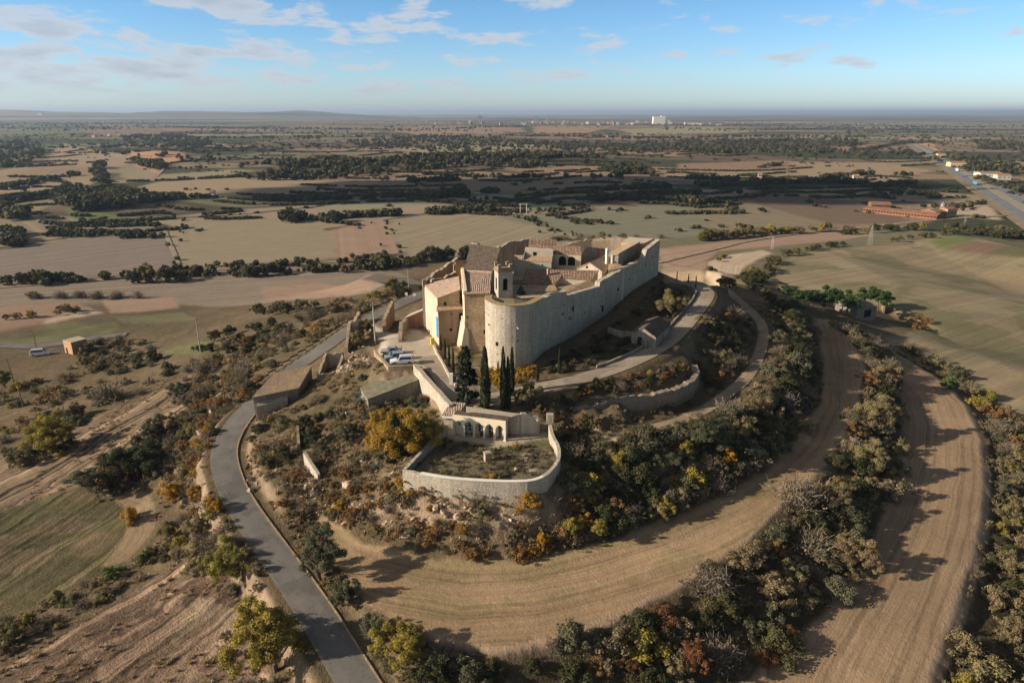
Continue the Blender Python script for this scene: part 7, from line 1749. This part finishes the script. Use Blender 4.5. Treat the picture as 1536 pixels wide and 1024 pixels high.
# ------------------------------------------------------------------ farms and far buildings
def farm_block(t, a, b, hgt, dpt, nwin, wall, roof, mono=True):
    d = Vector((b[0] - a[0], b[1] - a[1], 0)); L = d.length; d.normalize(); n = (-d.y, d.x); z0 = min(a[2], b[2]); bb = t.location
    c = [(a[0], a[1], z0 + hgt), (b[0], b[1], z0 + hgt), (b[0] + n[0] * dpt, b[1] + n[1] * dpt, z0 + hgt), (a[0] + n[0] * dpt, a[1] + n[1] * dpt, z0 + hgt)]
    m = MB(); m.prism(c, z0 - 2); m.make('wall', wall, t)
    mid = [tuple((c[0][k] + c[3][k]) / 2 for k in range(2)) + (z0 + hgt + 1.6,), tuple((c[1][k] + c[2][k]) / 2 for k in range(2)) + (z0 + hgt + 1.6,)]
    g = grow(c, .5); m = MB(); m.slab([g[0], g[1], mid[1], mid[0]], .2); m.slab([mid[0], mid[1], g[2], g[3]], .2); m.poly([c[0], c[3], mid[0]]); m.poly([c[1], c[2], mid[1]]); m.make('roof', roof, t)
    for k in range(nwin):
        s = (k + .5) / nwin; m = MB(); opening(m, (a[0] + d.x * L * s, a[1] + d.y * L * s, z0 + hgt * .45), (d.y, -d.x), 1.6, 1.1, .1); m.make('window', M['dark'], t)
a, b = hit(1294, 318), hit(1404, 330)
FW = plain('red brick farm wall', (.27, .12, .075), .9, .2, .3); FR = plain('red farm roof', (.25, .135, .09), .9, .2, .3)
t = thing('farm_building', 'very long low red brick livestock building near the motorway', 'farm building', a); farm_block(t, a, b, 3.3, 14, 24, FW, FR)
a, b = hit(1306, 313), hit(1336, 314); t = thing('farm_building', 'short red brick building behind the long livestock building', 'farm building', a); farm_block(t, a, b, 4.2, 12, 8, FW, FR)
a, b = hit(1402, 328), hit(1418, 327); t = thing('farm_building', 'square orange brick barn at the right end of the long livestock building', 'farm building', a); farm_block(t, a, b, 5.2, 14, 3, FW, FR)
a, b = hit(1420, 326), hit(1434, 325); t = thing('farmhouse', 'small stone farmhouse with a tiled roof at the right end of the brick farm', 'house', a); farm_block(t, a, b, 6.4, 9, 3, plain('farmhouse stone', (.4, .3, .2), .9, .2), FR)
a, b = hit(1413, 316), hit(1417, 316); t = thing('silo', 'pale feed silo between the farm barns', 'silo', a); m = MB(); m.tube([(a[0], a[1], a[2]), (a[0], a[1], a[2] + 6), (a[0], a[1], a[2] + 7.6)], [2, 2, .3], 12); m.make('tank', M['metal'], t)
# grey shed by the pines
a, b = hit(1284, 478), hit(1312, 482); d = Vector((b[0] - a[0], b[1] - a[1], 0)).normalized(); n = (-d.y, d.x)
SG = plain('grey shed wall', (.2, .175, .15), .9, .25); z0 = a[2]
c = [(a[0], a[1], z0 + 3.2), (b[0], b[1], z0 + 3.2), (b[0] + n[0] * 9, b[1] + n[1] * 9, z0 + 4.4), (a[0] + n[0] * 9, a[1] + n[1] * 9, z0 + 4.4)]
t = house('farm_shed', 'grey farm shed with a low slanting roof among the pines at the big field', c, z0 - 1.5, SG, M['moss_roof'], cat='shed', over=.3, win=((0, .55, z0 + .1, 3.0, 2.4),))
a, b = hit(1322, 462), hit(1326, 470); m = MB(); m.prism([(a[0], a[1], a[2] + 2.4), (b[0], b[1], b[2] + 2.4), (b[0] + .4, b[1] + .2, b[2] + 2.4), (a[0] + .4, a[1] + .2, a[2] + 2.4)], a[2] - 1); o = m.make('yard_wall', M['stone_tan'], None); tag(o, 'short tan wall beside the grey shed', 'wall')
# farms and hamlets far away
for (px, py, w, hgt, col, l) in ((140, 206, 14, 6, (.6, .5, .36), 'long cream farmhouse on the far left plain'), (163, 204, 12, 7, (.66, .58, .44), 'taller cream farm building right of the long one on the far left plain'), (178, 203, 8, 6, (.5, .42, .32), 'small farm shed by trees on the far left plain'),
        (1485, 268, 26, 7, (.6, .58, .52), 'pale industrial shed right of the motorway'), (1505, 270, 16, 6, (.55, .5, .44), 'second industrial shed right of the motorway'), (1412, 254 - 18, 14, 6, (.6, .45, .25), 'ochre building by the motorway cutting'), (1436, 252, 22, 8, (.7, .5, .3), 'orange building behind the motorway'),
        (786 - 70, 290, 6, 3, (.7, .68, .62), 'tiny white hut among the far terraces'), (1200 - 60, 292 - 26, 5, 4, (.5, .42, .34), 'small stone hut on the right plain'), (1284, 268, 7, 4, (.55, .48, .38), 'stone field hut on the right plain'), (318, 293, 5, 3.5, (.7, .68, .62), 'white field hut in the terraces at the left'), (908, 206, 16, 6, (.6, .5, .4), 'cream farm in the woods behind the castle'), (60, 172, 60, 14, (.75, .73, .7), 'white warehouse far off at the left horizon')):
    a = hit(px, py); a = (a[0] - w / 2, a[1], a[2]); b = (a[0] + w, a[1] - w * .12, a[2]); t = thing('far_house', l, 'house', a); farm_block(t, a, b, hgt, w * .7, 3 if w < 20 else 6, plain('far house wall', col, .9, .1, .1), plain('far house roof', (.35, .2, .13), .9, .15, .2))
# the town on the horizon
protos = []
for k, col in enumerate(((.42, .36, .29), (.35, .26, .2), (.5, .47, .42), (.33, .22, .17))):
    m = MB(); m.prism([(-8, -6, 12 + 3 * k), (8, -6, 12 + 3 * k), (8, 6, 12 + 3 * k), (-8, 6, 12 + 3 * k)], 0); m.slab([(-8.6, -6.6, 12 + 3 * k), (8.6, -6.6, 12 + 3 * k), (8.6, 0, 15.5 + 3 * k), (-8.6, 0, 15.5 + 3 * k)], .4); m.slab([(-8.6, 0, 15.5 + 3 * k), (8.6, 0, 15.5 + 3 * k), (8.6, 6.6, 12 + 3 * k), (-8.6, 6.6, 12 + 3 * k)], .4)
    me = bpy.data.meshes.new('town_house'); me.from_pydata(m.v, [], m.f); me.materials.append(plain('town wall', col, .9, .15, .03)); me.update(); protos.append(me)
r6 = np.random.default_rng(6)
def ground_at(px, D): 
    x = (px - 768) / F * (D * CP + 60 * SP); return x, D, h1(x, D)
for k in range(70):
    px = r6.uniform(640, 960) if k < 52 else r6.uniform(960, 1130); D = r6.uniform(5200, 6800); x, y, z = ground_at(px, D)
    o = obj('town_house', protos[int(r6.integers(4))], None, (x, y, z - 2)); s = r6.uniform(.7, 1.3); o.scale = (s * 1.2, s, s * .75); o.rotation_euler = (0, 0, r6.uniform(-.6, .6)); tag(o, 'tiny house of the far town on the horizon', 'house', 'houses of the far town')
def tower(px, D, w, h, label, mt, cat='tower'):
    x, y, z = ground_at(px, D); t = thing('far_tower', label, cat, (x, y, z - 3)); m = MB(); m.box((0, 0, 0), (w, w, h)); loc_make(m, 'shaft', mt, t); m = MB(); m.box((0, 0, h), (w * 1.08, w * 1.08, h * .04)); loc_make(m, 'roof', M['gravel_roof'], t)
tower(720, 6000, 34, 62, 'dark square tower block on the town skyline', M['stone_grey']); tower(804, 6000, 18, 56, 'slim church tower on the town skyline', M['stone_tan']); tower(822, 6050, 30, 40, 'low grey tower block right of the church on the skyline', M['stone_grey'])
x, y, z = ground_at(988, 5600); t = thing('white_silo_block', 'huge white windowless block on the horizon right of the town', 'industrial building', (x, y, z - 4))
m = MB(); m.box((0, 0, 0), (92, 50, 62)); loc_make(m, 'wall', M['white'], t); m = MB(); m.box((30, 0, 62), (30, 40, 5)); m.box((70, 0, 0), (60, 40, 22)); loc_make(m, 'annex', M['white'], t)
for k, (px, w) in enumerate(((1040, 90), (1075, 70), (935, 60))):
    x, y, z = ground_at(px, 5800); t = thing('far_warehouse', ('long low pale warehouse right of the white block', 'grey low warehouse farther right of the white block', 'low warehouse left of the white block')[k], 'warehouse', (x, y, z - 2)); m = MB(); m.box((0, 0, 0), (w * 1.5, 50, 16)); loc_make(m, 'wall', M['white'] if k == 0 else M['metal'], t); m = MB(); m.box((0, 0, 16), (w * 1.5 + 2, 52, 2)); loc_make(m, 'roof', M['metal'], t)
# road side: kerb on the right, marker stones
t = thing('roadside_kerb', 'pale concrete kerb and low retaining wall along the right side of the asphalt road', 'kerb', ROAD1[5])
kl = offset(smooth_line(ROAD1[:10]), -2.36)
wall_mb([q[:2] for q in kl], lambda k, x, y: lerp_at([(i, q[2]) for i, q in enumerate(kl)])(k) + .1, lambda k, x, y: lerp_at([(i, q[2]) for i, q in enumerate(kl)])(k) - .7, .22, .05, 3, step=1).make('kerb', M['stone_tan'], t)
t = thing('guard_rail', 'dark guard rail on the outer side of the upper asphalt road', 'guard rail', ROAD1[13])
gl = resample(offset(smooth_line(ROAD1[10:17]), 3.3), 2.5); m = MB()
for p_, q_ in zip(gl[:-1], gl[1:]): m.box(((p_[0] + q_[0]) / 2, (p_[1] + q_[1]) / 2, (p_[2] + q_[2]) / 2 + .45), (math.dist(p_[:2], q_[:2]) + .05, .08, .3), math.atan2(q_[1] - p_[1], q_[0] - p_[0]))
m.make('rail', M['iron'], t); m = MB()
for p_ in gl: m.box((p_[0], p_[1], p_[2] - .4), (.12, .12, .95))
m.make('posts', M['iron'], t)
# signs and street lamp near the upper road
for px, py, h, l, mt in ((622, 452, 9, 'white roadside sign by the upper road', M['white']), (610, 451, 6, 'small white sign post by the upper road', M['white'])):
    x, y, z = hit(px, py); t = thing('road_sign', l, 'sign', (x, y, z)); m = MB(); m.tube([(0, 0, -.3), (0, 0, 2.2)], .04, 6); loc_make(m, 'post', M['metal'], t); m = MB(); m.box((0, 0, 1.5), (.7, .05, .8)); loc_make(m, 'panel', mt, t)

# ------------------------------------------------------------------ air, sky, sun, camera
hz = bpy.data.materials.new('haze'); hz.use_nodes = True; nt = hz.node_tree; nt.nodes.remove(nt.nodes['Principled BSDF'])
pv = nt.nodes.new('ShaderNodeVolumePrincipled'); pv.inputs['Color'].default_value = (.56, .74, 1, 1); pv.inputs['Density'].default_value = 6e-5; pv.inputs['Anisotropy'].default_value = .2
nt.links.new(pv.outputs[0], nt.nodes['Material Output'].inputs['Volume'])
m = MB(); zt_ = 190.0; m.prism([(-64000, -3000, zt_), (64000, -3000, zt_), (64000, 64000, zt_), (-64000, 64000, zt_)], -110); o = m.make('haze', hz, None); o['kind'] = 'stuff'

# two drifting clouds, out of frame to the left, whose shadows lie on the plain
def cloud(px, py, rx, ry, hgt, seed):
    x, y, z = hit(px, py); k = (hgt - z) / math.tan(SUN_EL); x -= math.cos(SUN_A) * k; y -= math.sin(SUN_A) * k
    import bmesh
    bm = bmesh.new(); bmesh.ops.create_icosphere(bm, subdivisions=5, radius=1); V = np.array([v.co[:] for v in bm.verts])
    n = fbm(V[:, 0] * 2.2 + seed, V[:, 1] * 2.2 + V[:, 2] * 1.7, seed, 5); V = V * (.55 + .9 * n)[:, None]; V[:, 2] = np.where(V[:, 2] < 0, V[:, 2] * .35, V[:, 2])
    for v, p in zip(bm.verts, V): v.co = (p[0] * rx, p[1] * ry, p[2] * 70)
    me = bpy.data.meshes.new('cloud'); bm.to_mesh(me); bm.free(); me.materials.append(plain('cloud', (.85, .85, .88), 1, .03, .01)); structure(obj('cloud', me, None, (x, y, hgt)))
cloud(860, 285, 330, 150, 760, 3)

w = bpy.data.worlds.new('World'); bpy.context.scene.world = w; w.use_nodes = True; nt = w.node_tree; N = nt.nodes; Lk = nt.links
bg = N['Background']; sky = N.new('ShaderNodeTexSky'); sky.sky_type = 'NISHITA'; sky.sun_disc = False; sky.sun_elevation = SUN_EL
SD = Vector((-math.cos(SUN_A) * math.cos(SUN_EL), -math.sin(SUN_A) * math.cos(SUN_EL), math.sin(SUN_EL)))      # towards the sun
sky.sun_rotation = math.atan2(SD.x, SD.y); sky.altitude = 400; sky.air_density = 1.0; sky.dust_density = .2; sky.ozone_density = 2.5
def nn(t_, **k):
    n = N.new(t_)
    for a, b in k.items(): setattr(n, a, b)
    return n
def mth(op, a, b=0.0):
    n = nn('ShaderNodeMath', operation=op)
    for i, v in enumerate((a, b)):
        if isinstance(v, bpy.types.NodeSocket): Lk.new(v, n.inputs[i])
        else: n.inputs[i].default_value = v
    return n.outputs[0]
tc_ = nn('ShaderNodeTexCoord'); sp = nn('ShaderNodeSeparateXYZ'); Lk.new(tc_.outputs['Generated'], sp.inputs[0])
zc_ = mth('ADD', mth('MAXIMUM', sp.outputs['Z'], 0.0), .17)
cx_ = mth('DIVIDE', sp.outputs['X'], zc_); cy_ = mth('DIVIDE', sp.outputs['Y'], zc_)
cb = nn('ShaderNodeCombineXYZ'); Lk.new(cx_, cb.inputs[0]); Lk.new(cy_, cb.inputs[1])
mp = nn('ShaderNodeMapping'); Lk.new(cb.outputs[0], mp.inputs[0]); mp.inputs['Location'].default_value = (3.1, 1.7, 0); mp.inputs['Scale'].default_value = (2.3, 2.0, 1)
n1_ = nn('ShaderNodeTexNoise'); Lk.new(mp.outputs[0], n1_.inputs['Vector']); n1_.inputs['Scale'].default_value = 1.0; n1_.inputs['Detail'].default_value = 8; n1_.inputs['Roughness'].default_value = .6; n1_.inputs['Distortion'].default_value = .2
# more cloud towards the left of the view
lef = mth('MULTIPLY', mth('SUBTRACT', mth('MULTIPLY', mth('DIVIDE', sp.outputs['X'], mth('MAXIMUM', sp.outputs['Y'], .1)), -1.0), .05), .12)
low_ = nn('ShaderNodeMapRange'); Lk.new(sp.outputs['Z'], low_.inputs[0]); low_.inputs[1].default_value = .04; low_.inputs[2].default_value = .1; low_.inputs[3].default_value = 1.5; low_.inputs[4].default_value = .55
dens = mth('ADD', n1_.outputs[0], mth('MULTIPLY', lef, low_.outputs[0]))
mrr = nn('ShaderNodeMapRange'); mrr.interpolation_type = 'SMOOTHSTEP'; Lk.new(dens, mrr.inputs[0]); mrr.inputs[1].default_value = .495; mrr.inputs[2].default_value = .60; mrr.inputs[3].default_value = 0; mrr.inputs[4].default_value = .8
fad = nn('ShaderNodeMapRange'); Lk.new(sp.outputs['Z'], fad.inputs[0]); fad.inputs[1].default_value = .012; fad.inputs[2].default_value = .035
fac = mth('MULTIPLY', mrr.outputs[0], fad.outputs[0])
cr = nn('ShaderNodeValToRGB'); Lk.new(dens, cr.inputs[0]); cr.color_ramp.elements[0].position = .58; cr.color_ramp.elements[0].color = (4.3, 4.5, 4.9, 1); cr.color_ramp.elements[1].position = .76; cr.color_ramp.elements[1].color = (3.0, 3.3, 3.8, 1)
mx = nn('ShaderNodeMix', data_type='RGBA'); Lk.new(fac, mx.inputs[0]); Lk.new(cr.outputs[0], mx.inputs[7])
el = nn('ShaderNodeValToRGB'); Lk.new(sp.outputs['Z'], el.inputs[0])
for k, (p_, c_) in enumerate(((0.0, (.7, .82, 1.1)), (.05, (.72, .9, 1.16)), (.14, (.55, .83, 1.08)), (.2, (.03, .05, .09)), (.6, (.025, .04, .07)))):
    if k > 1: el.color_ramp.elements.new(.5)
    el.color_ramp.elements[k].position = p_; el.color_ramp.elements[k].color = (*[q / 2 for q in c_], 1)
gm = nn('ShaderNodeMix', data_type='RGBA', blend_type='MULTIPLY'); gm.inputs[0].default_value = 1; Lk.new(sky.outputs[0], gm.inputs[6]); Lk.new(el.outputs[0], gm.inputs[7])
g2_ = nn('ShaderNodeVectorMath', operation='SCALE'); Lk.new(gm.outputs[2], g2_.inputs[0]); g2_.inputs['Scale'].default_value = 2.0
Lk.new(g2_.outputs[0], mx.inputs[6])
Lk.new(mx.outputs[2], bg.inputs['Color']); bg.inputs['Strength'].default_value = .1
s = bpy.data.lights.new('sun', 'SUN'); s.energy = 5.0; s.angle = math.radians(.5); s.color = (1, .86, .68)
so = bpy.data.objects.new('sun', s); C.objects.link(so); so.rotation_euler = (-SD).to_track_quat('-Z', 'Y').to_euler(); so.location = (-200, -80, 200)

cam = bpy.data.cameras.new('camera'); cam.sensor_width = 36; cam.lens = 36 * F / 1536; cam.clip_start = 1; cam.clip_end = 200000
co = bpy.data.objects.new('camera', cam); C.objects.link(co); co.location = (0, 0, ZC); co.rotation_euler = (math.pi / 2 - PITCH, 0, 0)
sc_ = bpy.context.scene; sc_.camera = co
sc_.render.engine = 'CYCLES'; sc_.cycles.use_denoising = True; sc_.cycles.max_bounces = 5; sc_.cycles.diffuse_bounces = 2; sc_.cycles.glossy_bounces = 2; sc_.cycles.transmission_bounces = 2; sc_.cycles.volume_bounces = 0; sc_.cycles.transparent_max_bounces = 4
vs = sc_.view_settings; vs.view_transform = 'Standard'; vs.look = 'None'; vs.exposure = .58; vs.gamma = 1
